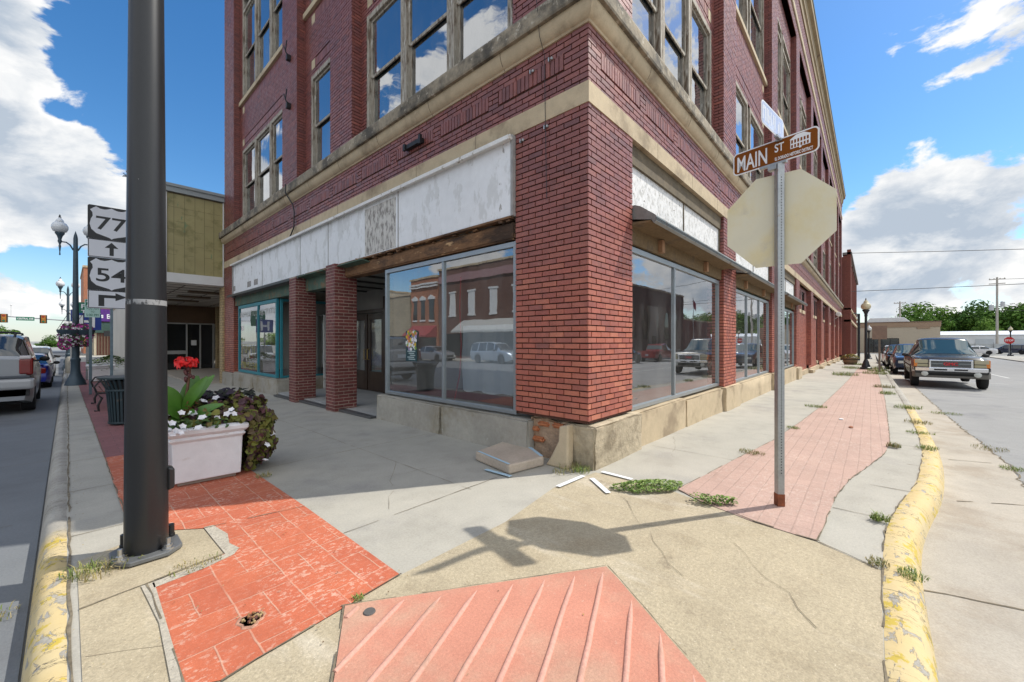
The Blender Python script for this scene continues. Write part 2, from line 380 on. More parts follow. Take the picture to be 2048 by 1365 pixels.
# stone band, ledge, upper string course: mitred round the corner as one profile
def corner_profile(prof,xe=XE,yn=YN):
    # prof = [(out,z)...] closed, swept north-corner-east
    n=len(prof); vs=[]
    for o,z in prof: vs.append((XM-o,yn,z))
    for o,z in prof: vs.append((XM-o,YS-o,z))
    for o,z in prof: vs.append((xe,YS-o,z))
    fs=[(k*n+i,k*n+(i+1)%n,(k+1)*n+(i+1)%n,(k+1)*n+i) for k in range(2) for i in range(n)]
    fs+=[tuple(range(n-1,-1,-1)),tuple(2*n+i for i in range(n))]
    return MB().add(vs,fs)
part('stone_band',corner_profile([(-.1,4.28),(.012,4.28),(.012,4.526),(-.1,4.526)]),stoneM)
ms=[(-.1,5.20),(.02,5.20),(.03,5.225),(.06,5.24),(.095,5.29),(.115,5.355),(.118,5.40),(-.1,5.40)]
LM=part('ledge_moulding',corner_profile(ms,XE-.0,YN+.02),stoneM,smooth=35)
part('ledge_slab',corner_profile([(-.3,5.403),(.165,5.403),(.175,5.43),(.17,5.595),(.155,5.635),(-.3,5.745)],XE-.002,YN+.04),ledgeM)
part('string_course',corner_profile([(-.1,15.62),(.03,15.62),(.05,15.66),(.05,15.9),(.02,15.98),(-.1,15.98)],XE-.004),stoneM)
part('roof_cornice',corner_profile([(-.2,17.1),(.04,17.1),(.06,17.45),(.12,17.5),(.16,17.9),(.30,18.0),(.32,18.25),(-.2,18.3)],XE+.006),M('cornice_brown',(.30,.22,.12),.8,noise=((1,.2),(9,.2)),spots=((2,.6,(.16,.10,.06),.08),)))
part('roof_edge',corner_profile([(-.2,18.301),(.34,18.26),(.35,18.36),(-.2,18.38)],XE+.012),M('green_roof_edge',(.05,.08,.065),.5,metal=.2))
# joints between the ledge stones
jm=MB()
y=YS+1.3
mj=[(o+.003 if o>0 else o,z+(.002 if z<5.39 else -.001)) for o,z in ms]
while y<YN: jm.prism(mj,lambda o,z,t:(XM-o,t,z),y,y+.009); y+=1.62
x=XM+1.5
while x<40: jm.prism(mj,lambda o,z,t:(t,YS-o,z),x,x+.009); x+=1.7
y=YS+1.9
while y<YN: jm.box(XM-.0135,XM,y,y+.008,4.282,4.524); y+=1.5
x=XM+2
while x<40: jm.box(x,x+.008,YS-.0135,YS,4.282,4.524); x+=1.6
merge(LM,jm,M('stone_joint_line',(.17,.13,.09),.95))
# small square stones at the corners of the spandrel panels
sq=MB()
for (a,b) in baysW:
    e=.22 if b-a>3 else .12; r=(b-e) if b-a>3 else a+1.62
    for u in (a+e+.02,r-.24):
        for z in (8.55,9.72): sq.box(XM+RD-.004,XM+RD+.03,u,u+.2,z,z+.23)
for (a,b) in baysS:
    for u in (a+.22,b-.44):
        for z in (8.55,9.72): sq.box(u,u+.2,YS+RDS-.004,YS+RDS+.03,z,z+.23)
merge(WALL,sq,stoneM)
sl=MB()
for (a,b) in baysW: sl.box(XM+RD-.07,XM+RD+.1,a+.004,b-.004,S3-.15,S3-.003)
for (a,b) in baysS: sl.box(a+.004,b-.004,YS+RDS-.07,YS+RDS+.1,S3-.15,S3-.003)
part('window_sill',sl,stoneM,bevel=.008)
# ---- sash windows: local frame, u along X, inward +Y, origin at lower left corner of the opening
def sash_mesh(w,h,trans=0.):
    m=MB(); c=.095; hh=h-trans
    m.box(0,c,-.03,.12,0,h); m.box(w-c,w,-.03,.12,0,h); m.box(c,w-c,-.03,.12,h-c-.02,h); m.box(c,w-c,-.05,.12,0,.055)
    if trans: m.box(c,w-c,-.028,.12,hh-.05,hh+.05)
    mid=hh*.5; s=.05
    top=hh-.05 if trans else h-c-.02
    for x in (c,w-c-s): m.box(x+.001,x+s,.02,.055,mid,top-.001); m.box(x+.001,x+s,.06,.095,.056,mid)
    m.box(c+s,w-c-s,.021,.054,mid-.035,mid+.03); m.box(c+s,w-c-s,.061,.094,.056,.13); m.box(c+s,w-c-s,.021,.054,top-.05,top-.002)
    g=MB(); g.quad((c+s,.04,mid+.03),(w-c-s,.04,mid+.03),(w-c-s,.04,top-.05),(c+s,.04,top-.05)); 
    g2=MB(); g2.quad((c+s,.078,.13),(w-c-s,.078,.13),(w-c-s,.078,mid-.035),(c+s,.078,mid-.035))
    if trans: g.quad((c,.045,hh+.05),(w-c,.045,hh+.05),(w-c,.045,h-c-.02),(c,.045,h-c-.02))
    return m,g,g2
cache={}
greenPane=glass_mat('green_painted_glass',(.3,.5,.4),.1); 
gp=M('green_pane_backing',(.01,.13,.085),.15,noise=((1.5,.5),(8,.3)),spec=.8); gpb=M('brown_board_backing',(.32,.24,.16),.8,noise=((8,.3),(40,.3)))
def win(w,h,tr):
    k=(round(w,3),round(h,3),tr)
    if k not in cache:
        a,b,c=sash_mesh(w,h,tr); cache[k]=(a.mesh('window'),b.mesh('pane'),c.mesh('pane'))
        cache[k][0].materials.append(woodM)
        cache[k][1].materials.append(glassU); cache[k][2].materials.append(glassU)
    return cache[k]
def place_window(w,h,tr,loc,rz,backing=None):
    a,b,c=win(w,h,tr)
    f=bpy.data.objects.new('window',a); COL.objects.link(f); f.parent=BR; f.location=Vector(loc)-BR.location; f.rotation_euler=(0,0,rz)
    bv=f.modifiers.new('bevel','BEVEL'); bv.width=.006; bv.segments=1; bv.limit_method='ANGLE'
    for g in (b,c):
        p=bpy.data.objects.new('pane',g); COL.objects.link(p); p.parent=f
    if backing:
        q=MB(); q.box(.15,w-.15,.082,.10,.13,h*.5*(1-tr/h)-.04)
        o=obj('painted_pane',q,backing,f)
for k,(a,b,z0,z1) in enumerate(winsW):
    tr=.55 if z0>9 else 0
    # local +X must run -Y (seen from the street, right = south) so inward is +X
    place_window(b-a,z1-z0,tr,(XM+RD+.03,b,z0),-PI/2,backing={4:gp,12:gp,0:None,8:gp,10:gp}.get(k) if z0<9 else (gpb if k==11 else None))
for a,b,z0,z1,i in winsS:
    if a>42 and z0<9: pass
    place_window(b-a,z1-z0,.55 if z0>9 else 0,(a,YS+RDS+.03,z0),0)
# high small windows of the rear bays
for (h,i) in smallwin:
    w,hh=h[1]-h[0],h[3]-h[2]
    m=MB(); m.box(0,.06,0,.1,0,hh); m.box(w-.06,w,0,.1,0,hh); m.box(.06,w-.06,0,.1,0,.06); m.box(.06,w-.06,0,.1,hh-.06,hh); m.box(w/2-.02,w/2+.02,.01,.09,.06,hh-.06)
    f=obj('rear_window',m,M('dark_window_frame',(.06,.055,.05),.7),BR,loc=Vector((h[0],YS+.25,h[2]))-BR.location)
    g=MB(); g.quad((.06,.05,.06),(w-.06,.05,.06),(w-.06,.05,hh-.06),(.06,.05,hh-.06)); obj('pane',g,glassU,f)
    s=MB(); s.box(-.06,w+.06,-.09,.04,-.17,-.002); obj('sill',s,stoneM,f)
# ---- rooms behind the glass (floors, back walls, ceilings)
rm=MB()
def room(m,x0,x1,y0,y1,z0,z1): # inside faces only
    m.quad((x0,y0,z0),(x1,y0,z0),(x1,y1,z0),(x0,y1,z0)); m.quad((x0,y0,z1),(x0,y1,z1),(x1,y1,z1),(x1,y0,z1))
    m.quad((x0,y1,z0),(x1,y1,z0),(x1,y1,z1),(x0,y1,z1)); m.quad((x1,y0,z0),(x1,y0,z1),(x1,y1,z1),(x1,y1,z0))
u=MB(); 
for z0,z1 in((5.4,9.0),(9.9,14.6)): room(u,XM+.35,XE-.5,YS+.35,YN-.4,z0,z1)
room(u,XM+.3,XE-.5,YS+4.5,YS+4.6,z0,z1)
part('upper_room',u,upM)
r=MB(); room(r,XM+.2,22,YS+.2,6.9,.0,4.0); part('shop_room',r,roomM)
f=MB(); f.box(XM+.2,21.5,YS+.22,6.85,.02,.44); part('display_floor',f,roomF)
r=MB(); room(r,XM+.25,8.5,12.9,17.1,.2,3.2); part('north_shop_room',r,roomL)
f=MB(); f.box(XM+.2,8.4,12.95,17.05,.21,.4); part('display_floor',f,roomF)
r=MB(); r.quad((22,YS+.5,-1),(XE,YS+.5,-1),(XE,YS+.5,4.3),(22,YS+.5,4.3)); part('rear_room',r,upM)
# ---------------------------------------------------------------- shop fronts of the corner building
def rough_block(x0,x1,y0,y1,z0,z1,seed=0,j=.01):
    rs=random.Random(seed); bm=bmesh.new(); bmesh.ops.create_cube(bm,size=1)
    for v in bm.verts: v.co=Vector(((x0+x1)/2+v.co.x*(x1-x0),(y0+y1)/2+v.co.y*(y1-y0),(z0+z1)/2+v.co.z*(z1-z0)))
    bmesh.ops.bevel(bm,geom=bm.edges[:],offset=.022,segments=2,affect='EDGES')
    bmesh.ops.subdivide_edges(bm,edges=bm.edges[:],cuts=2,use_grid_fill=True)
    for v in bm.verts: v.co+=Vector((rs.uniform(-j,j),rs.uniform(-j,j),rs.uniform(-j,j)*.7))
    me=bpy.data.meshes.new('block'); bm.to_mesh(me); bm.free(); me.polygons.foreach_set('use_smooth',[True]*len(me.polygons)); me.set_sharp_from_angle(angle=R(50)); return me
def frame_win(u0,u1,z0,z1,fw,mulls,mapf,m,glass,dep=.07,name='shop_window',wave=None):
    mb=MB(); B=lambda a,b,d0,d1,c,d:mb.add([mapf(u,dd,z) for z in(c,d) for u,dd in((a,d0),(b,d0),(b,d1),(a,d1))],[(3,2,1,0),(4,5,6,7),(0,1,5,4),(1,2,6,5),(2,3,7,6),(3,0,4,7)])
    B(u0,u0+fw,0,dep,z0,z1); B(u1-fw,u1,0,dep,z0,z1); B(u0+fw,u1-fw,0.001,dep,z0,z0+fw); B(u0+fw,u1-fw,.001,dep,z1-fw*1.3,z1)
    for q in mulls: B(q-fw*.4,q+fw*.4,.004,dep-.004,z0+fw,z1-fw*1.3)
    f=part(name,mb,m,bevel=.003)
    e=[u0+fw]+list(mulls)+[u1-fw]
    for a,b in zip(e,e[1:]):
        g=MB(); g.quad(mapf(a,dep*.5,z0+fw),mapf(b,dep*.5,z0+fw),mapf(b,dep*.5,z1-fw*1.3),mapf(a,dep*.5,z1-fw*1.3))
        p=obj('pane',g,glass,f); p.location=-BR.location-Vector((0,0,0)); p.location=Vector((0,0,0))
    return f
wmap=lambda u,d,z:(XM+.03+d,u,z); smap=lambda u,d,z:(u,YS+.09+d,z)
# main street window and its bulkhead
frame_win(3.575,6.92,.50,2.86,.055,[5.17],wmap,aluM,glassS)
for a,b,z in ((3.30,5.12,.47),(5.14,7.11,.465)): part('stone_bulkhead',rough_block(XM-.05,XM+.3,a,b,-.12,z,int(a*10)),bulkM)
# return of the display window along the entrance
rw=lambda u,d,z:(u,6.93+d,z)
frame_win(XM+.08,5.6,.5,2.86,.05,[],rw,aluM,glassS)
b=MB(); b.box(XM+.3,5.6,6.9,7.05,-.1,.5); part('entrance_bulkhead',b,bulkM)
# timber lintel above, torn underside of the sign fascia
part('timber_lintel',rough_block(XM-.015,XM+.25,3.58,9.0,2.885,3.12,5,.008),beamM)
ln=MB(); ln.box(XM+.02,XM+.25,9.0,17.1,2.76,3.12); part('green_lintel',ln,greenP)
# fascia boards with cover strips
divs=[3.60,6.343,9.235,10.877,13.858,17.03]; 
for i,(a,b) in enumerate(zip(divs,divs[1:])):
    mb=MB(); mb.box(XM-.045,XM+.04,a+.012,b-.012,3.19,4.2)
    part('sign_board',mb,boardM)
pk=MB(); pk.box(XM-.0475,XM-.0455,6.42,7.55,3.21,4.13); part('flaked_patch',pk,flakeM)
for bx in [(XM-.052,XM-.02,a-.014,a+.014,3.19,4.2) for a in divs[1:-1]]+[(XM-.06,XM+.02,17.03,17.16,3.05,4.28),(XM-.055,XM+.02,3.565,3.6,3.19,4.27)]:
    st=MB(); st.box(*bx); part('cover_strip',st,M('grey_cover_strip',(.35,.34,.33),.7,noise=((6,.25),)))
hd=MB(); hd.box(XM-.12,XM+.02,3.57,17.1,4.20,4.235); hd.box(XM-.10,XM-.08,3.57,17.1,4.235,4.262); hd.box(XM-.14,XM-.12,3.57,17.1,4.185,4.24)
part('fascia_head_trim',hd,trimW)
rs=random.Random(3); tw=MB()
y=3.62
while y<10.6:            # torn laths and sheathing hanging under the fascia
    L=rs.uniform(.12,.34); t=rs.uniform(.012,.03); w=rs.uniform(.03,.10); z=3.155-rs.uniform(0,.05); o=rs.uniform(-.10,-.03)
    Mx=Matrix.Translation((XM+o,y,z))@Matrix.Rotation(rs.uniform(-.25,.25),4,'X')@Matrix.Rotation(rs.uniform(-.2,.12),4,'Y')@Matrix.Rotation(rs.uniform(-.2,.2),4,'Z')
    tw.box(0,L,0,w,0,t,Mx); y+=rs.uniform(.07,.3)
tw.box(XM-.07,XM+.03,3.6,10.5,3.155,3.185)
part('torn_soffit_wood',tw,beamM)
cp=MB(); cp.prism([(0.02,3.12),(-.06,3.185),(-.20,3.13),(-.20,3.06),(-.17,3.06),(-.17,3.10),(-.05,3.13),(.02,3.06)],lambda d,z,t:(XM+d,t,z),10.6,17.25)
part('awning_housing',cp,capM)
gp2=MB(); Mx=Matrix.Translation((XM-.10,7.4,3.08))@Matrix.Rotation(R(8),4,'Y'); gp2.box(-.1,.12,0,3.2,0,.02,Mx); part('loose_awning_cover',gp2,greenP)
# brick columns at the entrance
def column(x0,y0,w,d,zt,seed):
    c=Wall(); x1,y1=x0+d,y0+w
    c.face((x0,0,0),(0,1,0),(-1,0,0),y0+.002,y1-.002,-.12,zt,seed=seed,p=.008,header=True); c.face((0,y0,0),(1,0,0),(0,-1,0),x0,x1,-.12,zt,seed=seed+1,p=.008)
    c.face((x1,0,0),(0,1,0),(1,0,0),y0+.002,y1-.002,-.12,zt,seed=seed+2,p=.008,mortar=True); c.face((0,y1,0),(1,0,0),(0,1,0),x0,x1,-.12,zt,seed=seed+3,p=.008)
    return c.build(BR,brickD,mortL,'brick_column')
column(3.80,8.47,.44,.49,3.15,301); column(3.82,10.70,.44,.49,3.12,321)
# entrance: raised slab, back wall, doors
en=MB(); en.box(XM-.02,6.0,7.05,12.7,-.2,.035); part('entrance_slab',en,M('entrance_concrete',(.36,.36,.35),.85,noise=((1.5,.15),(30,.1))))
th=MB(); 
for k in range(3):
    for a,b in((7.15,8.45),(8.95,10.65),(11.2,12.5)): th.box(XM-.16+k*.05,XM-.125+k*.05,a,b,.0-.012*(a-7),.012-.012*(a-7)+.03)
part('threshold_grate',th,M('threshold_metal',(.14,.14,.14),.5,metal=.5))
bw=MB(); bw.box(6.0,6.2,6.9,12.9,-.2,3.4); part('entrance_back_wall',bw,M('entrance_plaster',(.33,.32,.30),.8,noise=((2,.15),)))
ec=MB(); ec.box(XM+.05,6.0,6.98,12.8,3.0,3.1); part('entrance_ceiling',ec,M('entrance_ceiling_board',(.22,.22,.2),.8))
ecb=MB()
for y in (7.6,8.5,9.4,10.3,11.2,12.1): ecb.box(XM+.2,5.99,y,y+.09,2.96,2.998)
part('ceiling_batten',ecb,M('dark_batten',(.05,.055,.05),.7))
dm=M('stained_door_wood',(.045,.024,.014),.4,noise=((2,.3),(20,.2)),stretch=(1,1,.2),coat=.3)
for y0 in (10.15,11.08):
    d=MB(); w=.88; d.box(5.93,5.98,y0,y0+.13,.05,2.3); d.box(5.93,5.98,y0+w-.13,y0+w,.05,2.3); d.box(5.93,5.98,y0+.13,y0+w-.13,.05,.62); d.box(5.93,5.98,y0+.13,y0+w-.13,2.12,2.3)
    dd=part('shop_door',d,dm,bevel=.008); g=MB(); g.quad((5.955,y0+.13,.62),(5.955,y0+w-.13,.62),(5.955,y0+w-.13,2.12),(5.955,y0+.13,2.12)); obj('pane',g,glassS,dd)
    h=MB(); hy=y0+w-.07 if y0<11 else y0+.07; h.tube([(5.93,hy,.95),(5.87,hy,.97),(5.87,hy,1.25),(5.93,hy,1.27)],.012,6); obj('handle',h,M('brass',(.5,.36,.12),.35,metal=1.),dd)
df=MB(); df.box(5.9,6.0,10.0,10.14,.03,2.75); df.box(5.9,6.0,11.97,12.12,.03,2.75); df.box(5.9,6.0,10.14,11.97,2.32,2.42); part('door_surround',df,dm)
wd=MB(); wd.box(5.3,5.42,12.55,12.6,.03,2.3); wd.box(5.8,5.9,12.55,12.6,.03,2.3); wd.box(5.42,5.8,12.55,12.6,2.15,2.3); wd.box(5.42,5.8,12.55,12.6,.03,.35); part('white_side_door',wd,trimW)
# northern display window in teal frame
frame_win(12.87,16.75,.42,2.74,.08,[14.6],wmap,tealM,glassS)
frame_win(XM+.12,5.7,.42,2.74,.06,[],lambda u,d,z:(u,12.86-d,z),tealM,glassS)
for a,b in((12.56,14.72),(14.74,16.98)): part('stone_bulkhead',rough_block(XM-.06,XM+.3,a,b,-.3,.40,int(a*10)),bulkM)
b=MB(); b.box(XM+.31,5.7,12.62,12.86,-.3,.42); part('entrance_bulkhead',b,bulkM)
part('pier_base_stone',rough_block(XM-.07,XM+.35,17.12,YN+.04,-.4,.33,77),bulkM)
# things in the north window: gold lettering band on the glass, tree stand
lt=M('faded_window_lettering',(.50,.46,.10),.6); lw=M('pale_window_lettering',(.55,.55,.5),.6)
def strokes(z0,z1,y0,y1,step,mt,seed,drip=0):
    q=MB(); rs=random.Random(seed); y=y0
    while y<y1:
        w=rs.uniform(.02,.05); h=(z1-z0)
        if drip: q.box(XM+.055,XM+.0565,y,y+.025,z1-h*rs.uniform(.2,1),z1)
        else:
            q.box(XM+.055,XM+.0565,y,y+.022,z0,z1)
            if rs.random()<.7: q.box(XM+.055,XM+.0565,y+.024,y+w+.04,*rs.choice(((z1-.03,z1),(z0,z0+.03),((z0+z1)/2-.015,(z0+z1)/2+.015))))
            if rs.random()<.5: q.box(XM+.055,XM+.0565,y+w+.042,y+w+.062,z0+rs.choice((0,h/2)),z1)
        y+=step
    part('window_lettering',q,mt)
strokes(2.33,2.5,12.98,16.6,.15,lw,1); strokes(.56,.78,14.75,16.6,.17,lt,2); strokes(.85,1.4,15.0,16.4,.17,lt,3,1)
# corner: exposed rubble under the pier, base stones along the side street
part('rubble_base',rough_block(XM+.06,XM+.9,YS+.12,3.32,-.1,.515,9,.03),rubM)
part('corner_base_stone',rough_block(XM+.02,5.35,YS-.075,YS+.34,-.1,.505,12,.012),M('spalled_limestone',(.42,.35,.245),.9,noise=((1.5,.2),(10,.2),(60,.1)),spots=((1.8,.6,(.26,.21,.14),.08),),bump=[(6,.03),(30,.008)]))
for a,b,zt in((5.37,7.3,.49),(7.32,9.62,.46),):
    part('side_bulkhead',rough_block(a,b,YS-.02,YS+.35,-.25,zt,int(a*9)),stoneM)
part('pier_base_stone',rough_block(9.66,10.95,YS-.09,YS+.34,-.3,.47,31),stoneM)
part('side_bulkhead',rough_block(10.97,15.5,YS-.02,YS+.35,-.4,.44,33),stoneM)
part('pier_base_stone',rough_block(15.55,16.75,YS-.09,YS+.34,-.4,.42,34),stoneM)
part('side_bulkhead',rough_block(16.77,21.5,YS-.02,YS+.35,-.5,.36,35),stoneM)
for i,(a,b) in enumerate(piersS[3:-1]):
    part('pier_base_stone',rough_block(a-.1,b+.1,YS-.09,YS+.34,-.9,.3-.3*(i>0)-.1*i,40+i),stoneM)
bs=MB()
for i,(a,b) in enumerate(baysS[3:],3): bs.box(a+.1,b-.1,YS+.1,YS+.3,-1,-.02-.06*(i-3))
part('side_plinth',bs,stoneM)
# side street shop windows, painted-over transoms and roll awning boxes
for i,(a,b) in enumerate(baysS[:3]):
    a0=a+.005; b0=b-.005
    mul=[(7.07)] if i==0 else ([a0+1.65,a0+3.3] if i==1 else [a0+1.6,a0+3.2])
    frame_win(a0,b0,.50-.05*i,2.85-.03*i,.06,mul,smap,aluM,glassS)
    sb=MB(); n=2
    for k in range(n): sb.box(a0+(b0-a0)*k/n+.012,a0+(b0-a0)*(k+1)/n-.012,YS+.10,YS+.16,3.2,4.0)
    part('transom_board',sb,board2M)
    hd=MB(); hd.box(a0,b0,YS+.06,YS+.3,4.0,4.275); hd.box(a0,b0,YS+.105,YS+.18,3.15,3.19)
    hd.box((a0+b0)/2-.012,(a0+b0)/2+.012,YS+.085,YS+.15,3.2,4.0); hd.box(b0-.05,b0-.001,YS+.08,YS+.2,3.2,4.0)
    part('transom_frame',hd,M('worn_transom_wood',(.13,.10,.06),.8,noise=((4,.3),(30,.2))))
    aw=MB(); aw.prism([(.1,3.36),(-.02,3.37),(-.10,3.34),(-.30,3.19),(-.325,3.165),(-.325,3.10),(-.29,3.075),(-.27,3.10),(-.26,3.125),(.1,3.20)],lambda d,z,t:(t,YS+d,z),a0-(.015 if i else -.02),b0+.75)
    w=part('awning_box',aw,awnM)
    ri=MB(); 
    for zz in (3.085,3.105): ri.box(a0,b0+.74,YS-.332,YS-.326,zz+.03,zz+.038)
    obj('ridge',ri,capM,w).location=(0,0,0)
    so=MB(); so.prism([(.1,3.15),(-.255,3.115),(-.255,3.10),(.04,3.09),(.05,2.87),(.1,2.87)],lambda d,z,t:(t,YS+d,z),a0+.01,b0-.01)
    part('awning_soffit',so,M('soffit_plywood',(.17,.115,.055),.85,noise=((2,.25),(20,.2)),spots=((2,.6,(.08,.06,.04),.1),)))
    for q in (.22,.72): br=MB(); x=a0+(b0-a0)*q; br.box(x,x+.11,YS-.02,YS+.045,2.89,3.08); part('awning_bracket',br,M('bracket_wood',(.35,.20,.11),.8,noise=((8,.2),)))
    il=MB(); il.box(a0,b0,YS+.17,YS+.3,2.86-.03*i,3.2); part('lintel_panel',il,greenP)
# small iron fittings: pintles, brackets, hooks, cable
fi=MB(); fi.box(XM-.075,XM-.0,5.62,6.1,4.86,4.93); fi.box(XM-.10,XM-.06,5.60,5.66,4.82,4.97); fi.box(XM-.10,XM-.06,6.06,6.12,4.84,4.95); part('iron_bracket',fi,ironM)
for y,z in ((11.7,9.2),(11.7,7.9)):
    k=MB(); k.tube([(XM,y,z),(XM-.12,y,z+.08),(XM-.13,y-.12,z+.32)],.014,6); k.tube([(XM,y,z-.1),(XM-.1,y,z+.05),(XM-.13,y+.1,z+.28)],.014,6); k.box(XM-.1,XM,y-.05,y+.05,z-.12,z+.02); part('sign_hook',k,ironM)
cb=MB(); cb.tube([(XM-.17,11.55,5.66),(XM-.19,11.5,5.42),(XM-.06,11.35,5.1),(XM-.05,11.28,4.9),(XM-.05,11.3,4.5),(XM-.06,11.55,4.28)],.016,6); part('black_cable',cb,ironM)
cw=MB(); cw.tube([(XM-.19,3.05,5.7),(XM-.13,3.05,5.28),(XM-.03,3.05,5.1),(XM-.012,3.03,3.3)],.004,5); part('thin_wire',cw,ironM)
cl=MB()
for y,z in ((3.42,4.16),(3.02,4.2),(3.25,5.0),(2.95,5.02)): cl.ball((XM-.01,y,z),.02,8); cl.box(XM-.03,XM,y+.03,y+.045,z-.03,z+.02)
part('wire_clip',cl,M('galvanised',(.45,.47,.48),.4,metal=.8,noise=((20,.15),)))
vm=MB()
for y in (14.3,15.0,16.8):
    for k in range(5): vm.box(XM-.05,XM-.04,y+.08*k,y+.08*k+.045,3.28,3.46)
part('fascia_vent',vm,M('vent_dark',(.2,.18,.16),.7))
al=MB(); al.lathe([(.0,0),(.18,.02),(.2,.1),(.2,.9),(.16,1.0),(0,1.02)],(47.5,YS-.25,4.0),10,'x'); al.tube([(48,YS,3.6),(48,YS-.5,3.95)],.03); part('door_canopy',al,trimW)
# remains of orange brick in the rubble under the corner pier
for k,(y,z) in enumerate(((2.56,.43),(2.80,.44),(3.03,.43),(3.2,.35),(2.62,.30),(3.12,.22))):
    part('exposed_brick',rough_block(XM+.03,XM+.2,y,y+.19,z-.03,z+.035,400+k,.006),M('orange_brick_remnant',(.46,.17,.075),.95,noise=((8,.3),(40,.2))))
s=thing('flower_poster','colourful flower poster with dark lower half stuck inside the big shop window','poster',(4.088,6.07,1.4))
me=MB(); me.box(-.002,.002,-.17,.17,-.26,.28); obj('sheet',me,M('poster_teal',(.02,.06,.07),.5),s)
rs=random.Random(4); me=MB()
for i in range(70): y=rs.uniform(-.15,.15); z=rs.uniform(-.04,.27); me.add([(-.003-.0003*i/10,y+.045*math.cos(2*PI*k/6+i)*rs.uniform(.5,1),z+.045*math.sin(2*PI*k/6+i)*rs.uniform(.5,1)) for k in range(6)],[tuple(range(6))])
obj('flower_print',me,M('poster_flowers',(.6,.5,.4),.5,palette=[(.75,.75,.72),(.65,.45,.03),(.6,.2,.05),(.3,.05,.2),(.7,.7,.68),(.2,.35,.05),(.35,.3,.5)]),s)
me=MB()
for k in range(5): me.box(-.0035,-.0025,-.12+.03*(k%2),.12-.04*(k%3),-.09-.035*k,-.075-.035*k)
obj('text_line',me,M('poster_text',(.45,.55,.55),.5),s)
s=thing('hanging_sheet','pale bluish sheet hung behind the glass at the right of the big shop window','sheet',(4.75,4.55,.62))
me=MB(); n=24
for i in range(n+1):
    for j in range(7): y=-.82+1.75*i/n; me.v.append((.025*math.sin(i*1.1)+.012*math.sin(i*2.7+j),y,1.15*j/6+.02*math.sin(i*.8)*(j==0)))
me.f=[(i*7+j,(i+1)*7+j,(i+1)*7+j+1,i*7+j+1) for i in range(n) for j in range(6)]
obj('cloth',me,M('pale_sheet',(.55,.60,.66),.8),s,smooth=60)
s=thing('red_cord','thin red extension cord trailing down inside the big shop window','cord',(4.3,5.0,.45)); me=MB(); me.tube([(0,-.02,2.1),(.02,.03,1.6),(0,-.03,1.0),(.02,.03,.5),(.05,.2,.06),(.0,.5,.03),(.05,1.0,.03)],.012,6); obj('cable',me,M('cord_red',(.3,.02,.03),.5),s)
# loose things at the corner
s=thing('leaning_stone','broken tapering stone shard leaning against the exposed rubble at the building corner','stone',(3.94,2.76,0))
me=MB(); me.prism([(-.15,0),(.17,0),(.10,.12),(.02,.30),(.03,.47),(-.10,.50),(-.12,.28)],lambda y,z,t:(t+.18*z,y,z),-.07,.06); o=obj('stone_shard',me,stoneM,s,bevel=.02)
s=thing('stone_slab','flat tan stone slab lying on the pavement with pale tape along its edges','stone slab',(3.72,3.36,0),R(0))
me=MB(); me.prism([(-.30,.33),(-.42,-.36),(.10,-.45),(.52,.26),(.30,.42)],lambda x,y,t:(x,y,t),.005,.115); obj('slab',me,M('slab_stone',(.46,.38,.30),.85,noise=((3,.15),(40,.1)),bump=[(12,.006)]),s,bevel=.02)
tpM=M('white_tape',(.72,.74,.76),.5); tpB=M('pale_blue_tape',(.42,.58,.68),.5)
me=MB(); 
def strip(m,a,b,w,z,c=0): 
    a,b=Vector((*a,z)),Vector((*b,z)); n=(b-a).cross(Vector((0,0,1))).normalized()*w/2; m.quad(a-n,b-n,b+n,a+n)
strip(me,(-.27,.30),(-.40,-.34),.035,.118); strip(me,(.09,-.42),(.49,.25),.045,.118); obj('tape',me,tpB,s)
for (a,b,l) in (((3.34,2.37),(3.80,2.35),'white tape strip on the pavement pointing at the main street side of the corner'),((3.79,2.24),(3.53,1.90),'white tape strip running diagonally off the building corner'),((4.06,2.27),(4.05,1.90),'white tape strip on the pavement beside the side street wall and the green ground weed'),((3.23,3.31),(3.25,2.93),'pale blue tape strip in the shade in front of the stone slab')):
    me=MB(); strip(me,a,b,.055,.0185); o=obj('tape_strip',me,tpB if 'blue' in l else tpM); tag(o,l,'tape','tape strips on the pavement')
# ---------------------------------------------------------------- ground, roads, pavements
concM=M('grey_concrete',(.40,.378,.325),.9,noise=((.35,.08),(3,.06),(60,.10),(160,.10)),spots=((.8,.62,(.30,.285,.26),.12),(7,.70,(.25,.23,.20),.05),(1.7,.60,(.33,.31,.265),.14,(1,1,1),.8),(22,.735,(.16,.15,.13),.02)),bump=[(120,.0015)])
tanM=M('tan_exposed_aggregate',(.415,.35,.24),.92,noise=((.5,.08),(4,.06),(45,.13),(130,.22)),spots=((90,.66,(.62,.55,.42),.03),(.9,.64,(.33,.26,.165),.1),(60,.71,(.2,.15,.1),.03),(1.4,.61,(.53,.47,.37),.08,(1,.25,1)),(2.3,.60,(.33,.27,.18),.12,(1,1,1),.7),(26,.745,(.14,.11,.08),.015),(3.1,.66,(.27,.22,.15),.03,(1,1,1),.6)),bump=[(130,.003)])
gutM=M('gutter_concrete',(.40,.36,.30),.9,noise=((.5,.08),(4,.08),(60,.1),(150,.12)),spots=((1.1,.6,(.32,.27,.21),.12),),bump=[(120,.002)])
asphM=M('worn_asphalt',(.27,.27,.265),.92,noise=((.3,.08),(2,.06),(50,.10),(150,.15)),spots=((.6,.62,(.20,.20,.205),.1),),bump=[(110,.003)])
roadM=M('main_street_paving',(.165,.175,.185),.9,noise=((.3,.1),(3,.06),(60,.1)),spots=((.5,.6,(.14,.145,.155),.1),),bump=[(90,.002)])
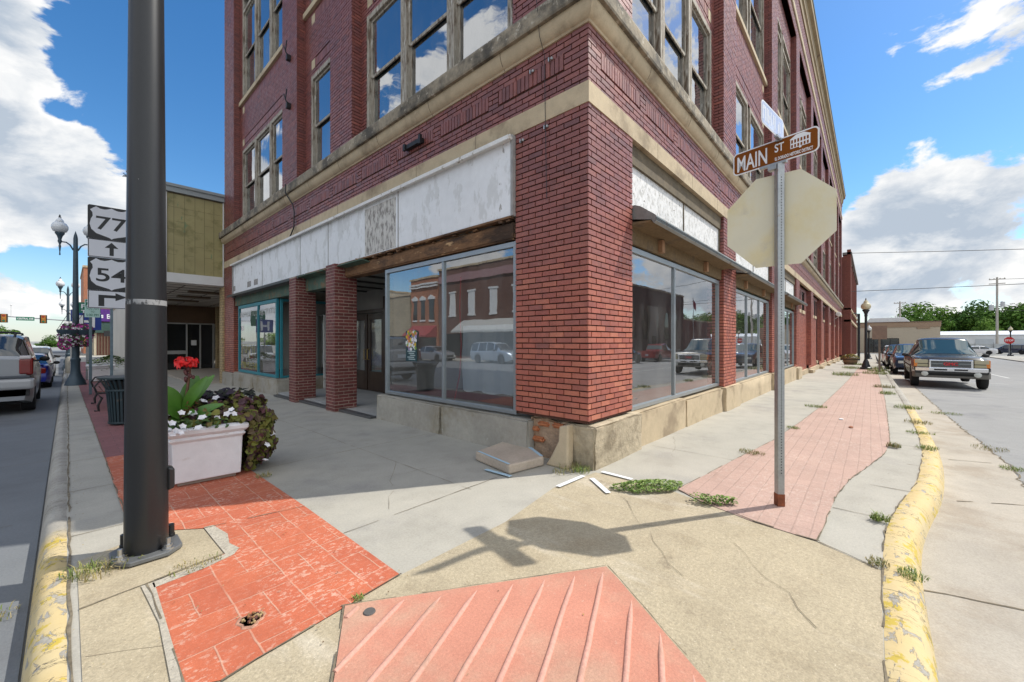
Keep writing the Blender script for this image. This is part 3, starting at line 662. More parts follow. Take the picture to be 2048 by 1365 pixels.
def paver_mat(name,col,col2,joint,wear,wearthr,rot=0.,bw=.30,bh=.15,spots=()):
    m=bpy.data.materials.new(name); m.use_nodes=True; t=NT(m.node_tree); b=m.node_tree.nodes['Principled BSDF']
    tc=t.n('ShaderNodeTexCoord').outputs['Object']
    mp=t.n('ShaderNodeMapping',Vector=tc); mp.inputs['Rotation'].default_value=(0,0,rot)
    wob=t.vm('ADD',mp.outputs[0],t.vm('SCALE',t.n('ShaderNodeTexNoise',Vector=tc,Scale=3.).outputs['Color'],sc=.018))
    br=t.n('ShaderNodeTexBrick',{'offset':.37,'squash':.62,'squash_frequency':3},Vector=wob,Scale=1.0,Color1=c4(col),Color2=c4(col2),Mortar=c4(joint),i5=.0045,i6=.2,i7=0.,i8=bw,i9=bh)
    c=br.outputs[0]
    f=t.maprange(t.noise(t.vm('MULTIPLY',tc,(1.0,2.4,1)),11,9,.72),wearthr-.05,wearthr+.06,0,.8,True)
    big=t.maprange(t.noise(tc,1.1,3),.35,.62,.1,1,True)
    c=t.mix(t.math('MULTIPLY',f,big),c,c4(wear))
    for a,am in((2,.1),(60,.1),(150,.12)): c=t.vm('SCALE',c,sc=t.maprange(t.noise(tc,a,3),.25,.75,1-am,1+am))
    t.set(b.inputs['Base Color'],c); b.inputs['Roughness'].default_value=.85
    bp=t.n('ShaderNodeBump',Strength=.6,Distance=.004,Height=t.math('SUBTRACT',t.noise(tc,70,3),br.outputs[1])); t.set(b.inputs['Normal'],bp.outputs[0]); return m
def basket_mat(name,col,col2,joint,wear,cell=.30):
    m=bpy.data.materials.new(name); m.use_nodes=True; t=NT(m.node_tree); b=m.node_tree.nodes['Principled BSDF']
    tc=t.n('ShaderNodeTexCoord').outputs['Object']
    wob=t.vm('ADD',tc,t.vm('SCALE',t.n('ShaderNodeTexNoise',Vector=tc,Scale=4.,Detail=4.).outputs['Color'],sc=.022))
    sx=t.n('ShaderNodeSeparateXYZ',Vector=wob); u=t.math('DIVIDE',t.math('ADD',sx.outputs[0],-.04),cell); v=t.math('DIVIDE',sx.outputs[1],cell)
    fu,fv=t.math('FRACT',u),t.math('FRACT',v); iu,iv=t.math('FLOOR',u),t.math('FLOOR',v)
    ck=t.math('PINGPONG',t.math('ADD',iu,iv),1.0); sp=t.math('ADD',t.math('MULTIPLY',fu,t.math('SUBTRACT',1.,ck)),t.math('MULTIPLY',fv,ck))
    ed=lambda f:t.math('MINIMUM',f,t.math('SUBTRACT',1.,f)); dist=t.math('MINIMUM',t.math('MULTIPLY',ed(fu),.8),t.math('MINIMUM',ed(fv),t.math('ABSOLUTE',t.math('SUBTRACT',sp,.5))))
    line=t.maprange(dist,.006,.018,1,0,True); seen=t.maprange(t.noise(tc,5,4),.36,.55,.25,1,True); line=t.math('MULTIPLY',line,seen)
    wn=t.n('ShaderNodeTexWhiteNoise',{'noise_dimensions':'2D'},Vector=t.n('ShaderNodeCombineXYZ',X=iu,Y=t.math('ADD',iv,t.math('ROUND',sp))).outputs[0]).outputs[0]
    c=t.mix(wn,c4(col),c4(col2))
    f1=t.maprange(t.noise(t.vm('MULTIPLY',tc,(1,1.5,1)),26,8,.75),.53,.58,0,.8,True); big=t.maprange(t.noise(tc,2.6,5,.65),.40,.58,.15,1,True)
    f2=t.maprange(t.noise(tc,75,5,.7),.62,.66,0,.6,True)
    c=t.mix(t.math('MAXIMUM',t.math('MULTIPLY',f1,big),t.math('MULTIPLY',f2,.6)),c,c4(wear)); c=t.mix(t.math('MULTIPLY',line,.62),c,c4(joint))
    for a_,am in((1.3,.10),(9,.08),(150,.14)): c=t.vm('SCALE',c,sc=t.maprange(t.noise(tc,a_,4),.25,.75,1-am,1+am))
    t.set(b.inputs['Base Color'],c); b.inputs['Roughness'].default_value=.85
    bp=t.n('ShaderNodeBump',Strength=.7,Distance=.004,Height=t.math('ADD',t.noise(tc,60,4),t.math('MULTIPLY',line,.8))); t.set(b.inputs['Normal'],bp.outputs[0]); return m
redM=basket_mat('red_stamped_paving',(.50,.135,.065),(.46,.115,.058),(.58,.38,.28),(.60,.37,.28))
redN=paver_mat('dull_red_stamped_paving',(.25,.10,.10),(.22,.09,.09),(.16,.08,.08),(.33,.2,.2),.60)  # darker, more purple red for the strip farther up the main street
pinkM=paver_mat('pink_stamped_paving',(.46,.31,.255),(.44,.295,.24),(.385,.265,.215),(.50,.37,.31),.55,bw=.235,bh=.118)
def sheet(name,pts,dz,m,depth=0): return struct(name,ground_poly(pts,dz,depth),m)
big=MB(); N=26; ex=[-2500,-900,-400,-200,-100,-60,-30,-20,-10,0,5.5,20,40,60.5,100,160,250,400,900,2500]; ey=[-2500,-900,-400,-200,-100,-50,-20,-10,0,7,20,40,60,100,160,250,400,900,2500]
for x in ex:
    for y in ey: big.v.append((x,y,zg(x,y)-.165))
ny=len(ey)
for i in range(len(ex)-1):
    for j in range(ny-1): big.f.append((i*ny+j,(i+1)*ny+j,(i+1)*ny+j+1,i*ny+j+1))
struct('ground',big,M('distant_ground',(.26,.255,.235),.95,noise=((.05,.15),(.4,.1),(8,.08)),spots=((.02,.6,(.10,.13,.05),.05),)))
KH=.13
sheet('main_street',[(-.16,.9),(-.16,150),(-17.4,150),(-17.4,-60),(-3.0,-60),(-3.,-3.),(-.16,-.3)],-KH-.02,roadM)
sheet('side_street',[(-.16,-.3),(2.4,-.235),(3.6,-.215),(4.3,-.27),(5,-.44),(6,-.60),(7.5,-.75),(9.6,-.83),(15,-.86),(24,-.84),(94,-.84),(94,-12.6),(-3.,-12.6),(-3,-3)],-KH-.012,asphM)
# concrete gutter pan along the side street kerb
sheet('gutter',[(-.1,-.2),(2.4,-.145),(3.6,-.135),(4.3,-.17),(5,-.30),(6,-.47),(7.5,-.62),(9.6,-.71),(15,-.76),(24,-.85),(70,-.85),(70,-1.35),(20,-1.36),(13.7,-1.33),(8.5,-1.40),(6,-1.22),(3.8,-2.0),(2.2,-3.2),(-.1,-3.2)],-KH-.006,gutM)
# pavement slab (round both sides of the corner)
kin=[(-.0,-.05),(2.4,-.05),(3.6,-.06),(4.3,-.085),(5,-.18),(6,-.37),(7.8,-.54),(9.6,-.60),(15.3,-.65),(24,-.64),(90,-.64)]
sheet('pavement',[(0,-.05)]+kin[1:]+[(90,YS+.4),(XM+.25,YS+.4),(XM+.25,100),(0,100)],0,concM,.16)
# rolled kerbs
def kerb(name,inner,outer,mats,fall=KH+.02):
    # inner/outer: matching lists of plan points; profile rolls over from the pavement to the gutter
    m=MB(); P=[(0,.0),(.25,.010),(.55,.008),(.8,-.012),(.95,-.05),(1.05,-.10),(1.14,-fall-.03)]; n=len(P)
    for (a,b) in zip(inner,outer):
        for t,z in P: x=a[0]+(b[0]-a[0])*t; y=a[1]+(b[1]-a[1])*t; m.v.append((x,y,zg(x,y)+z))
    for i in range(len(inner)-1):
        for k in range(n-1): m.f.append((i*n+k,i*n+k+1,(i+1)*n+k+1,(i+1)*n+k))
    return struct(name,m,mats,smooth=50)
def dens(pts,step=.25):
    out=[]
    for a,b in zip(pts,pts[1:]):
        k=max(1,int(math.dist(a,b)/step))
        out+=[(a[0]+(b[0]-a[0])*i/k,a[1]+(b[1]-a[1])*i/k) for i in range(k)]
    return out+[pts[-1]]
def smooth_poly(pts,it=2):
    for _ in range(it):
        q=[pts[0]]
        for a,b in zip(pts,pts[1:]): q+=[(a[0]*.75+b[0]*.25,a[1]*.75+b[1]*.25),(a[0]*.25+b[0]*.75,a[1]*.25+b[1]*.75)]
        pts=q+[pts[-1]]
    return pts
def kerb_paint(name,limit,axis):
    m=bpy.data.materials.new(name); m.use_nodes=True; t=NT(m.node_tree); b=m.node_tree.nodes['Principled BSDF']
    tc=t.n('ShaderNodeTexCoord').outputs['Object']; sx=t.n('ShaderNodeSeparateXYZ',Vector=tc)
    conc=t.vm('SCALE',(.36,.335,.29),sc=t.maprange(t.noise(tc,3,4),.3,.7,.82,1.15))
    conc=t.vm('SCALE',conc,sc=t.maprange(t.noise(tc,70,3),.3,.7,.88,1.12))
    yel=t.mix(t.maprange(t.noise(tc,2.2,4),.35,.7,0,1),(.57,.43,.20,1),(.56,.46,.27,1))
    yel=t.mix(t.maprange(t.noise(tc,7,5,.7),.56,.6,0,.9,True),yel,(.50,.37,.045,1))
    st=t.vm('MULTIPLY',tc,(1.1,2.6,3.) if axis=='X' else (2.6,1.1,3.))
    zone=t.maprange(sx.outputs[axis],3.4 if axis=='X' else 3.3,4.2,0.,.055); wear=t.maprange(t.math('SUBTRACT',t.noise(st,5.5,8,.66,.6),zone),.545,.58,0,1,True)
    far=t.maprange(sx.outputs[axis],limit-.25,limit+.1,0,1,True)
    k=t.math('MAXIMUM',wear,far)
    c=t.mix(k,yel,conc)
    crack=t.vm('MULTIPLY',tc,(3.2,.8,1) if axis=='X' else (.8,3.2,1))
    cn=t.noise(crack,3.3,5,.6,.6); ck=t.math('ABSOLUTE',t.math('SUBTRACT',cn,.5)); 
    ckf=t.math('MULTIPLY',t.maprange(ck,0,.010,1,0,True),t.maprange(t.noise(tc,1.7,2),.38,.52,0,1,True))
    c=t.mix(ckf,c,(.12,.10,.075,1))
    t.set(b.inputs['Base Color'],c); b.inputs['Roughness'].default_value=.85
    bp=t.n('ShaderNodeBump',Strength=.8,Distance=.012,Height=t.math('SUBTRACT',t.math('MULTIPLY',t.noise(tc,14,5),.5),t.math('MULTIPLY',t.math('ADD',ckf,wear),.25))); t.set(b.inputs['Normal'],bp.outputs[0]); return m
kerb('kerb_main',dens([(0,.3),(0,100)],.5),dens([(-.135,.3),(-.135,100)],.5),kerb_paint('kerb_paint_main',4.75,'Y'))
ki=smooth_poly(kin[:-1]); ko=[]
for i,p in enumerate(ki):
    a=ki[max(0,i-1)]; b=ki[min(len(ki)-1,i+1)]; d=Vector((b[0]-a[0],b[1]-a[1])).normalized(); ko.append((p[0]+d.y*.18,p[1]-d.x*.18))
ki.append((90,-.64)); ko.append((90,-.82))
kerb('kerb_side',ki,ko,kerb_paint('kerb_paint_side',14.0,'X'))
# tan corner slab and slab under the big pole
tanpoly=[(.045,-.02),(2.4,-.048),(3.55,-.053),(3.735,.291),(3.788,.724),(3.93,1.15),(4.06,1.55),(4.02,2.33),(3.3,2.40),(2.42,2.245),(1.421,2.236),(.449,2.127),(.335,2.2),(.36,3.3),(.60,3.31),(.74,3.37),(.73,3.95),(.52,4.13),(.33,4.13),(.045,4.0)]
sheet('corner_pavement',tanpoly,.004,tanM)
sheet('red_paving',[(.36,3.3),(.335,2.2),(.449,2.127),(1.421,2.236),(1.434,3.795),(1.40,7.3),(.32,7.3),(.33,4.13),(.52,4.13),(.73,3.95),(.74,3.37),(.60,3.31)],.0085,redM)
sheet('dull_red_paving',[(1.40,7.3),(1.38,60),(.22,60),(.32,7.3)],.0085,redN)
le=[(3.93,1.15),(4.111,1.445),(4.8,1.36),(5.8,1.25),(7.2,1.10),(9.5,.98),(12,.89),(18,.78),(24,.70),(38,.62)]
re_=[(38,-.34),(24.8,-.34),(15,-.31),(10.6,-.26),(8.35,-.23),(7.3,-.14),(6.4,.02),(5.65,.161),(4.9,.245),(3.735,.291),(3.788,.724)]
sheet('pink_paving',le+re_,.0085,pinkM)
# kerb ramp: sunk red panel with raised ribs
a=Vector((1.046,2.202)); bq=Vector((2.376,1.297)); d=(bq-a).normalized(); nrm=Vector((d.y,-d.x)); 
if nrm.x>0: nrm=-nrm
ramp=[a,bq,Vector((2.309,1.181)),Vector((1.873,.54)),Vector((1.2,-.02)),Vector((.1,-.02)),Vector((.1,.72)),Vector((.784,1.754))]
sheet('ramp_paving',[tuple(p) for p in ramp],.0125,M('salmon_ramp_concrete',(.52,.225,.155),.9,noise=((1.2,.10),(6,.06),(70,.12),(160,.12)),spots=((1.5,.56,(.46,.27,.19),.12),(30,.66,(.55,.3,.22),.05)),bump=[(110,.002)]))
rb=MB(); rd=Vector((-.925,-.385)).normalized()
for s in [(1.12,2.145),(1.33,2.01),(1.495,1.88),(1.676,1.765),(1.856,1.64),(2.026,1.525),(2.187,1.41),(2.345,1.295),(2.20,1.035),(2.055,.81),(1.9,.6),(1.72,.36),(1.5,.12)]:
    s=Vector(s); e=Vector((.1-1.046,.72-2.202)); w0=Vector((1.046,2.202))-s; L=min(1.35,(w0.x*e.y-w0.y*e.x)/(rd.x*e.y-rd.y*e.x)-.03)
    rs=random.Random(int(s.x*100)); path=[(s.x+rd.x*t+rs.uniform(-.0025,.0025),s.y+rd.y*t+rs.uniform(-.0025,.0025),.008) for t in np.linspace(.03,L,9)]
    rb.tube(path,[.004]+[.016]*7+[.014],10)
struct('ramp_rib',rb,M('salmon_rib',(.57,.30,.235),.9,noise=((2,.12),(70,.14)),spots=((3,.6,(.45,.27,.2),.1),),bump=[(90,.002)]),smooth=60)
for pts in ([(.73,3.97),(.79,3.96),(.83,3.70),(.80,3.52),(.83,3.38),(.74,3.36),(.735,3.6)],[(.35,3.30),(.60,3.32),(.83,3.385),(.78,3.31),(.60,3.25),(.352,3.22)],[(.30,3.30),(.36,3.29),(.35,2.7),(.34,2.2),(.30,2.22),(.325,2.8)]): sheet('mortar_patch',pts,.0105,M('rough_grey_mortar',(.42,.38,.31),.95,noise=((6,.15),(60,.2)),spots=((40,.64,(.2,.17,.13),.04),),bump=[(60,.006)]))
# joints, cracks
jt=MB()
def jline(a,b,w=.012,z=.006,wob=.004,seed=1):
    rs=random.Random(seed); a,b=Vector(a),Vector(b); n=max(2,int((b-a).length/.14)); q=(b-a).normalized(); nn=Vector((-q.y,q.x)); L=[];Rr=[]
    for i in range(n+1):
        p=a+(b-a)*i/n+nn*rs.uniform(-wob,wob); ww=w*rs.uniform(.25,1.0)/2; L.append(p+nn*ww); Rr.append(p-nn*ww)
    for i in range(n):
        if rs.random()<.05: continue
        jt.quad(*[(p.x,p.y,zg(p.x,p.y)+z) for p in (Rr[i],Rr[i+1],L[i+1],L[i])])
for k,y in enumerate([3.05,5.3,7.0,8.7,10.4,12.1,13.8,15.5,17.2,19,21,23,26]): jline((1.44,y-.0),(XM+.05 if y<5 or y>12 else 3.9,y),.009,.005,seed=k)
jline((2.72,3.0),(2.70,30),.007,.005)
for k,y in enumerate([4.55,5.9,7.4,9,10.6,12.2,14,16,18,20,23,26]): jline((.02,y),(.32,y),.012,.005,seed=k)
jline((.012,.3),(.012,40),.02,.0065,.006); jline((.335,4.2),(.24,40),.014,.0125,.008,seed=4)
jline((.33,3.3),(.34,2.2),.012,.013,.008); jline((.045,3.28),(.36,3.32),.016,.009); jline((.36,3.32),(.73,3.37),.02,.013,.01); jline((.73,3.95),(1.434,3.80),.012,.013)
jline((.45,2.12),(1.43,2.235),.014,.013,.006); jline((1.03,2.215),(2.385,1.30),.010,.0145,.004); jline((2.39,1.29),(1.87,.52),.010,.0145,.004); jline((1.04,2.2),(.77,1.75),.012,.0145)
jline((3.735,.28),(3.80,.72),.02,.013,.008); jline((3.735,.28),(3.55,-.04),.018,.0095,.008); jline((3.80,.72),(4.1,1.44),.014,.013)
for a,b in zip(le[1:],le[2:]): jline(a,b,.012,.0125,.005)
for a,b in zip(re_[:9],re_[1:10]): jline(a,b,.014,.0125,.008)
for k,x in enumerate([5.6,7.6,9.6,11.6,13.6,15.6,18,20.5,23,26,29,32]): jline((x,1.25-.03*(x-5.6)*.6),(x,YS-.1),.009,.005,seed=k)
for k,x in enumerate([4.6,5.6,6.9,8.2,9.9,11.5,13.4,15.5,18,21]): jline((x,.25 if x<5.5 else (.0 if x<7 else -.25)),(x,-.1 if x<5 else -.5),.012,.005,seed=k+40)
for a,b in zip(kin[1:-1],kin[2:-1]): jline(a,b,.014,.0085,.008)
jline((2.0,-.055),(2.4,-.055),.03,.0085)
gz=-KH-.006
for (a,b) in (((3.75,-.24),(4.3,-2.2)),((6.1,-.66),(6.5,-1.3)),((8.3,-.82),(8.5,-1.38)),((10.8,-.88),(11,-1.36)),((2.7,-.3),(4.6,-3.2)),((14,-.9),(14,-1.33))): jline(a,b,.02,gz+.004,.01)
for a,b in zip([(2.2,-3.2),(3.8,-2.0),(6,-1.22),(8.5,-1.40),(13.7,-1.33)],[(3.8,-2.0),(6,-1.22),(8.5,-1.40),(13.7,-1.33),(30,-1.36)]): jline(a,b,.03,gz+.005,.03)
for k,y in enumerate((3.0,5.7,8.5,12,16,20)): jline((-.18,y),(-4,y+.1),.012,-KH-.015,seed=k)
jline((-1.9,1),(-2.0,60),.012,-KH-.015)
for a,b,sd in (((2.6,.9),(3.7,1.9),1),((3.1,1.35),(3.75,.95),2),((1.9,3.2),(2.75,4.4),3),((2.3,4.0),(3.3,3.75),4),((2.5,.1),(3.3,.75),5),((.05,2.75),(.34,2.6),6),((5.2,1.9),(6.4,2.3),7),((4.6,-1.0),(5.6,-1.2),8)): jline(a,b,.0045,(.0095 if b[1]<2.4 and a[0]<4 else .005) if a[1]>-.5 else gz+.004,.03,sd)
struct('pavement_joint',jt,M('joint_dirt',(.17,.14,.095),.95,noise=((20,.45),(3,.3))))
mk=MB()
def rline(a,b,w,z,m=mk): 
    a,b=Vector(a),Vector(b); q=(b-a).normalized(); n=Vector((-q.y,q.x))*w/2; m.quad(*[(p.x,p.y,zg(p.x,p.y)+z) for p in (a-n,b-n,b+n,a+n)])
for x in (28,34,40,46): rline((x,-4.6),(x+.6,-3.4),.1,-KH-.007)
rline((22,-5.6),(30,-5.6),.1,-KH-.007); rline((34,-5.6),(42,-5.6),.1,-KH-.007); rline((14,-5.9),(18,-5.9),.1,-KH-.007)
for y in (24,40,60,80): rline((-8.9,y),(-8.9,y+4),.12,-KH-.015)
struct('road_marking',mk,M('road_paint',(.6,.6,.58),.8,noise=((10,.2),)))
# small hole in the red paving and a round cap on the ramp
h=thing('paving_hole','small broken drain hole with debris in the red stamped paving','hole',(.655,2.46,.0095)); q=MB(); q.lathe([(.0,.0035),(.052,.002),(.060,.003),(.066,.0)],(0,0,0),18,wob=lambda a,h:1+.15*math.sin(3*a+1)+.08*math.sin(7*a)); obj('rim',q,M('hole_rim',(.42,.22,.15),.9,noise=((30,.4),)),h)
q=MB(); q.lathe([(0,.0045),(.046,.0045)],(0,0,0),18,wob=lambda a,h:1+.15*math.sin(3*a+1)+.08*math.sin(7*a)); obj('hollow',q,M('hole_dirt',(.05,.03,.02),.95,noise=((40,.5),)),h)
q=MB(); rs=random.Random(5)
for i in range(46): a=rs.uniform(0,2*PI); r_=rs.uniform(.0,.045); q.ball((r_*math.cos(a)+.01,r_*math.sin(a),.010),rs.uniform(.004,.011),6)
obj('debris',q,M('debris',(.2,.1,.05),.9,palette=[(.25,.12,.05),(.1,.04,.03),(.35,.25,.12)]),h)
q=MB(); q.lathe([(0,.006),(.03,.006),(.033,.0)],(1.108,2.045,.0135),18); tag(obj('drain_cap',q,M('cap_grey',(.10,.095,.09),.7)),'small round grey cap set into the corner of the ribbed salmon ramp','cap')
# ---------------------------------------------------------------- street furniture
galv=M('galvanised_post',(.36,.37,.37),.42,metal=.75,noise=((5,.12),(40,.1)),spots=((6,.66,(.28,.22,.16),.05),))
poleM=M('dark_pole_paint',(.012,.0125,.014),.36,noise=((2,.12),(60,.1)),spots=((30,.745,(.5,.5,.48),.01),),spec=.5)
lampM=M('lamp_dark_paint',(.018,.022,.026),.4,noise=((3,.2),)); lampB=M('lamp_blue_grey_paint',(.045,.075,.10),.45,noise=((3,.15),),metal=.2)
# big dark pole at the left
pz=0.008
bp=thing('street_pole','tall thick dark grey pole on a bolted base plate in the left foreground','pole',(.375,3.80,pz))
q=MB(); q.lathe([(.119,.03),(.117,.5),(.092,4.2),(.07,10.5)],(0,0,0),48); obj('shaft',q,poleM,bp,smooth=30)
q=MB(); q.prism([(-.20,-.06),(-.06,-.20),(.06,-.20),(.20,-.06),(.20,.06),(.06,.20),(-.06,.20),(-.20,.06)],lambda x,y,t:(x*math.cos(.78)-y*math.sin(.78),x*math.sin(.78)+y*math.cos(.78),t),.004,.034); obj('base_plate',q,M('base_plate_grey',(.16,.165,.17),.5,metal=.4,noise=((8,.2),)),bp,bevel=.006)
for k,(x,y) in enumerate(((-.155,-.075),(.155,.075),(-.075,.155),(.075,-.155))):
    x,y=[(-.14,-.10),(.10,-.13),(.14,.10),(-.10,.14)][k]
    q=MB(); q.lathe([(.034,.034),(.034,.042),(.022,.044),(.022,.062),(.012,.064),(.012,.105),(.0,.106)],(x,y,0),6 if k!=0 else 6)
    if k in(0,1): q=MB(); q.lathe([(.034,.034),(.034,.045),(.0,.046)],(x,y,0),14); q.lathe([(.024,.046),(.024,.066),(.013,.067),(.013,.11),(0,.112)],(x,y,0),6)
    else: q=MB(); q.lathe([(.03,.034),(.03,.05),(.026,.052),(.026,.12),(.0,.125)],(x,y,0),14)
    obj('anchor_bolt',q,M('bolt_zinc',(.5,.5,.5),.35,metal=.9) if k<2 else poleM,bp,smooth=30)
q=MB(); q.prism([(.0,-.085),(.05,-.07),(.05,.07),(0,.085)],lambda x,z,t:(.108+x*.8,t,.50+z),-.05,.05); obj('hand_hole_cover',q,poleM,bp,bevel=.012)
q=MB(); q.lathe([(.1083,1.74),(.1092,1.745),(.1090,1.775),(.108,1.78)],(0,0,0),48); obj('tape_band',q,M('old_tape_band',(.25,.255,.26),.6,spots=((9,.52,(.035,.037,.04),.03,(1,1,.6)),)),bp)
q=MB(); rs=random.Random(2)
for i in range(9): a=rs.uniform(-.9,.9); q.tube([(-.06,.085,2.66),(-.085,.10+.004*i,2.66+.01*a),(-.085-.03*rs.random(),.10+rs.uniform(-.03,.03),2.66+rs.uniform(-.02,.035))],.0022,5)
obj('frayed_tie',q,lampM,bp)
# stop sign seen from behind + street name blades
sp=thing('stop_sign_post','galvanised perforated post carrying the back of a faded octagonal stop sign','sign post',(4.318,.612,.009),0)
cosr=R(0); S=math.sin; C_=math.cos
fr=Matrix.Rotation(R(-14),4,'Z')
q=MB(); h=3.10
def chan(mb,w,d,t,z0,z1): # U channel with a raised spine
    pr=[(-w/2,-d),(-w/2+t,-d),(-w*.28,0-t),(w*.28,-t),(w/2-t,-d),(w/2,-d),(w*.28+t,t*.2),(-w*.28-t,t*.2)]
    mb.prism(pr,lambda x,y,t_:(x,y,t_),z0,z1)
q.prism([(-.030,-.03),(.03,-.03),(.03,.03),(-.03,.03)],lambda x,y,t:(x,y,t),0,h)
post=obj('post',q,galv,sp,bevel=.006,rot=(0,0,R(-52)))
q=MB()
for i in range(118): q.lathe([(0,0),(.0056,0)],(0,0,0),8,'y'); 
q=MB(); z=.30
while z<2.98:
    n=8; c=[(.0056*math.cos(2*PI*k/n),-.0304,z+.0056*math.sin(2*PI*k/n)) for k in range(n)]; q.add(c,[tuple(range(n))]); z+=.0254
obj('punch_hole',q,M('hole_black',(.01,.01,.01),.9),sp,rot=(0,0,R(-52)))
q=MB(); q.box(-.031,.031,-.031,.031,.0,.11); obj('rusty_foot',q,M('rust',(.20,.06,.025),.9,noise=((20,.4),)),sp,rot=(0,0,R(-52)))
yw=.42; zc=2.603
oct_=[(yw*math.cos(R(22.5+45*k))/math.cos(R(22.5)),yw*math.sin(R(22.5+45*k))/math.cos(R(22.5))) for k in range(8)]
SR=R(0)
def onplate(a,b,t): return (t,a,b)
so=bpy.data.objects.new('tmp',None)
q=MB(); q.prism(oct_,lambda a,b,t:(t,a,b),0,.003); stp=obj('stop_plate',q,M('faded_sign_back',(.72,.67,.50),.5,noise=((1.2,.06),(4,.05)),spots=((2.0,.56,(.66,.57,.33),.15),(3,.66,(.58,.52,.38),.08))),sp,loc=(.042,.018,zc))
q=MB(); q.prism([(a*.96,b*.96) for a,b in oct_],lambda a,b,t:(t,a,b),.0032,.0045); obj('red_face',q,M('stop_red',(.5,.02,.02),.4),stp)
ot=text('STOP',stp,M('sign_white',(.8,.8,.8),.4),.3,(.0055,0,0),(PI/2,0,PI/2),width=.62,bold=.006)
q=MB()
for b in (.2,-.2): q.lathe([(.012,-.01),(.012,.0)],(0,0,b),8,'x')
obj('sign_bolt',q,galv,stp)
def blade(name,label,loc,rz,L,Hh,face,edge,front):
    t=thing(name,label,'street sign',loc,rz)
    def rr(L,H,r,n=6):
        o=[]
        for cx,cy,a0 in((L/2-r,H/2-r,0),(-L/2+r,H/2-r,90),(-L/2+r,-H/2+r,180),(L/2-r,-H/2+r,270)):
            o+=[(cx+r*math.cos(R(a0+90*k/n)),cy+r*math.sin(R(a0+90*k/n))) for k in range(n+1)]
        return o
    q=MB(); q.prism(rr(L,Hh,.04),lambda x,z,tt:(x,tt,z),-.002,.002); p=obj('plate',q,edge,t)
    q=MB(); q.prism(rr(L-.022,Hh-.022,.032),lambda x,z,tt:(x,tt,z),-.0032,-.0021); obj('face',q,face,t)
    q=MB(); q.prism(rr(L-.022,Hh-.022,.032),lambda x,z,tt:(x,tt,z),.0021,.0032); obj('face',q,face,t)
    return t
signW=M('sign_white',(.8,.8,.8),.4); brownM=M('brown_sign_sheeting',(.215,.062,.006),.6,spec=.15)
ms=blade('street_name_sign','brown street name blade reading Main St on top of the galvanised post','x',0,.1,.1,brownM,signW,1) if False else None
ms=blade('street_name_sign','brown street name blade reading MAIN ST with a small white building emblem',(4.318+.01,.612+.05,3.228),R(-101.4),.70,.215,brownM,signW,1)
tz=R(0)
for (s,sz,x,z,w,b) in (("MAIN",.205,-.195,-.008,.285,.003),("ST",.105,.055,.03,.08,.0015),("EL DORADO HISTORIC DISTRICT",.04,.175,-.068,.315,.001)):
    text(s,ms,signW,sz,(x*.92,-.0036,z),(PI/2,0,0),width=w*.92,bold=b,extr=.0004)
q=MB(); q.box(.150,.312,-.0042,-.0034,-.022,.060); q.prism([(.142,.060),(.320,.060),(.262,.092),(.200,.092)],lambda x,z,tt:(x,tt,z),-.0042,-.0034); q.box(.222,.240,-.0042,-.0034,-.034,-.022)
em=obj('building_emblem',q,signW,ms); em.scale=(.92,1,1); q=MB()
for i in range(6): q.box(.157+i*.0255,.172+i*.0255,-.0050,-.0043,.022,.052); q.box(.157+i*.0255,.172+i*.0255,-.0050,-.0043,-.016,.010)
obj('emblem_windows',q,brownM,em)
q=MB(); q.box(-.11,.11,-.016,.016,-.125,-.10); q.box(-.035,.035,-.03,.03,-.165,-.125); obj('blade_bracket',q,galv,ms,bevel=.003)
cs=blade('cross_street_sign','sun bleached blue and white street name blade set crosswise above the brown one',(4.15,.636,3.43),R(-8.2),.56,.20,M('bleached_blue_sheeting',(.42,.48,.68),.25,noise=((6,.15),),spots=((3,.52,(.66,.70,.78),.12,(1,1,.2)),),spec=.7),signW,1)
q=MB()
for i,(x,z0,z1) in enumerate(((-.26,-.06,.06),(-.235,.03,.06),(-.2,-.06,.06),(-.165,-.06,.06),(-.13,-.06,.06),(-.10,-.02,.02),(-.07,-.06,.06),(-.01,-.03,.06),(.03,-.06,.06),(.12,-.06,.02),(.16,-.05,.05))): q.box(x,x+.017,-.0042,-.0034,z0,z1)
obj('worn_lettering',q,signW,cs)
q=MB(); q.box(.07,.27,-.014,.014,-.11,-.085); q.box(.14,.2,-.025,.025,-.12,-.1); obj('blade_bracket',q,galv,cs,bevel=.003)
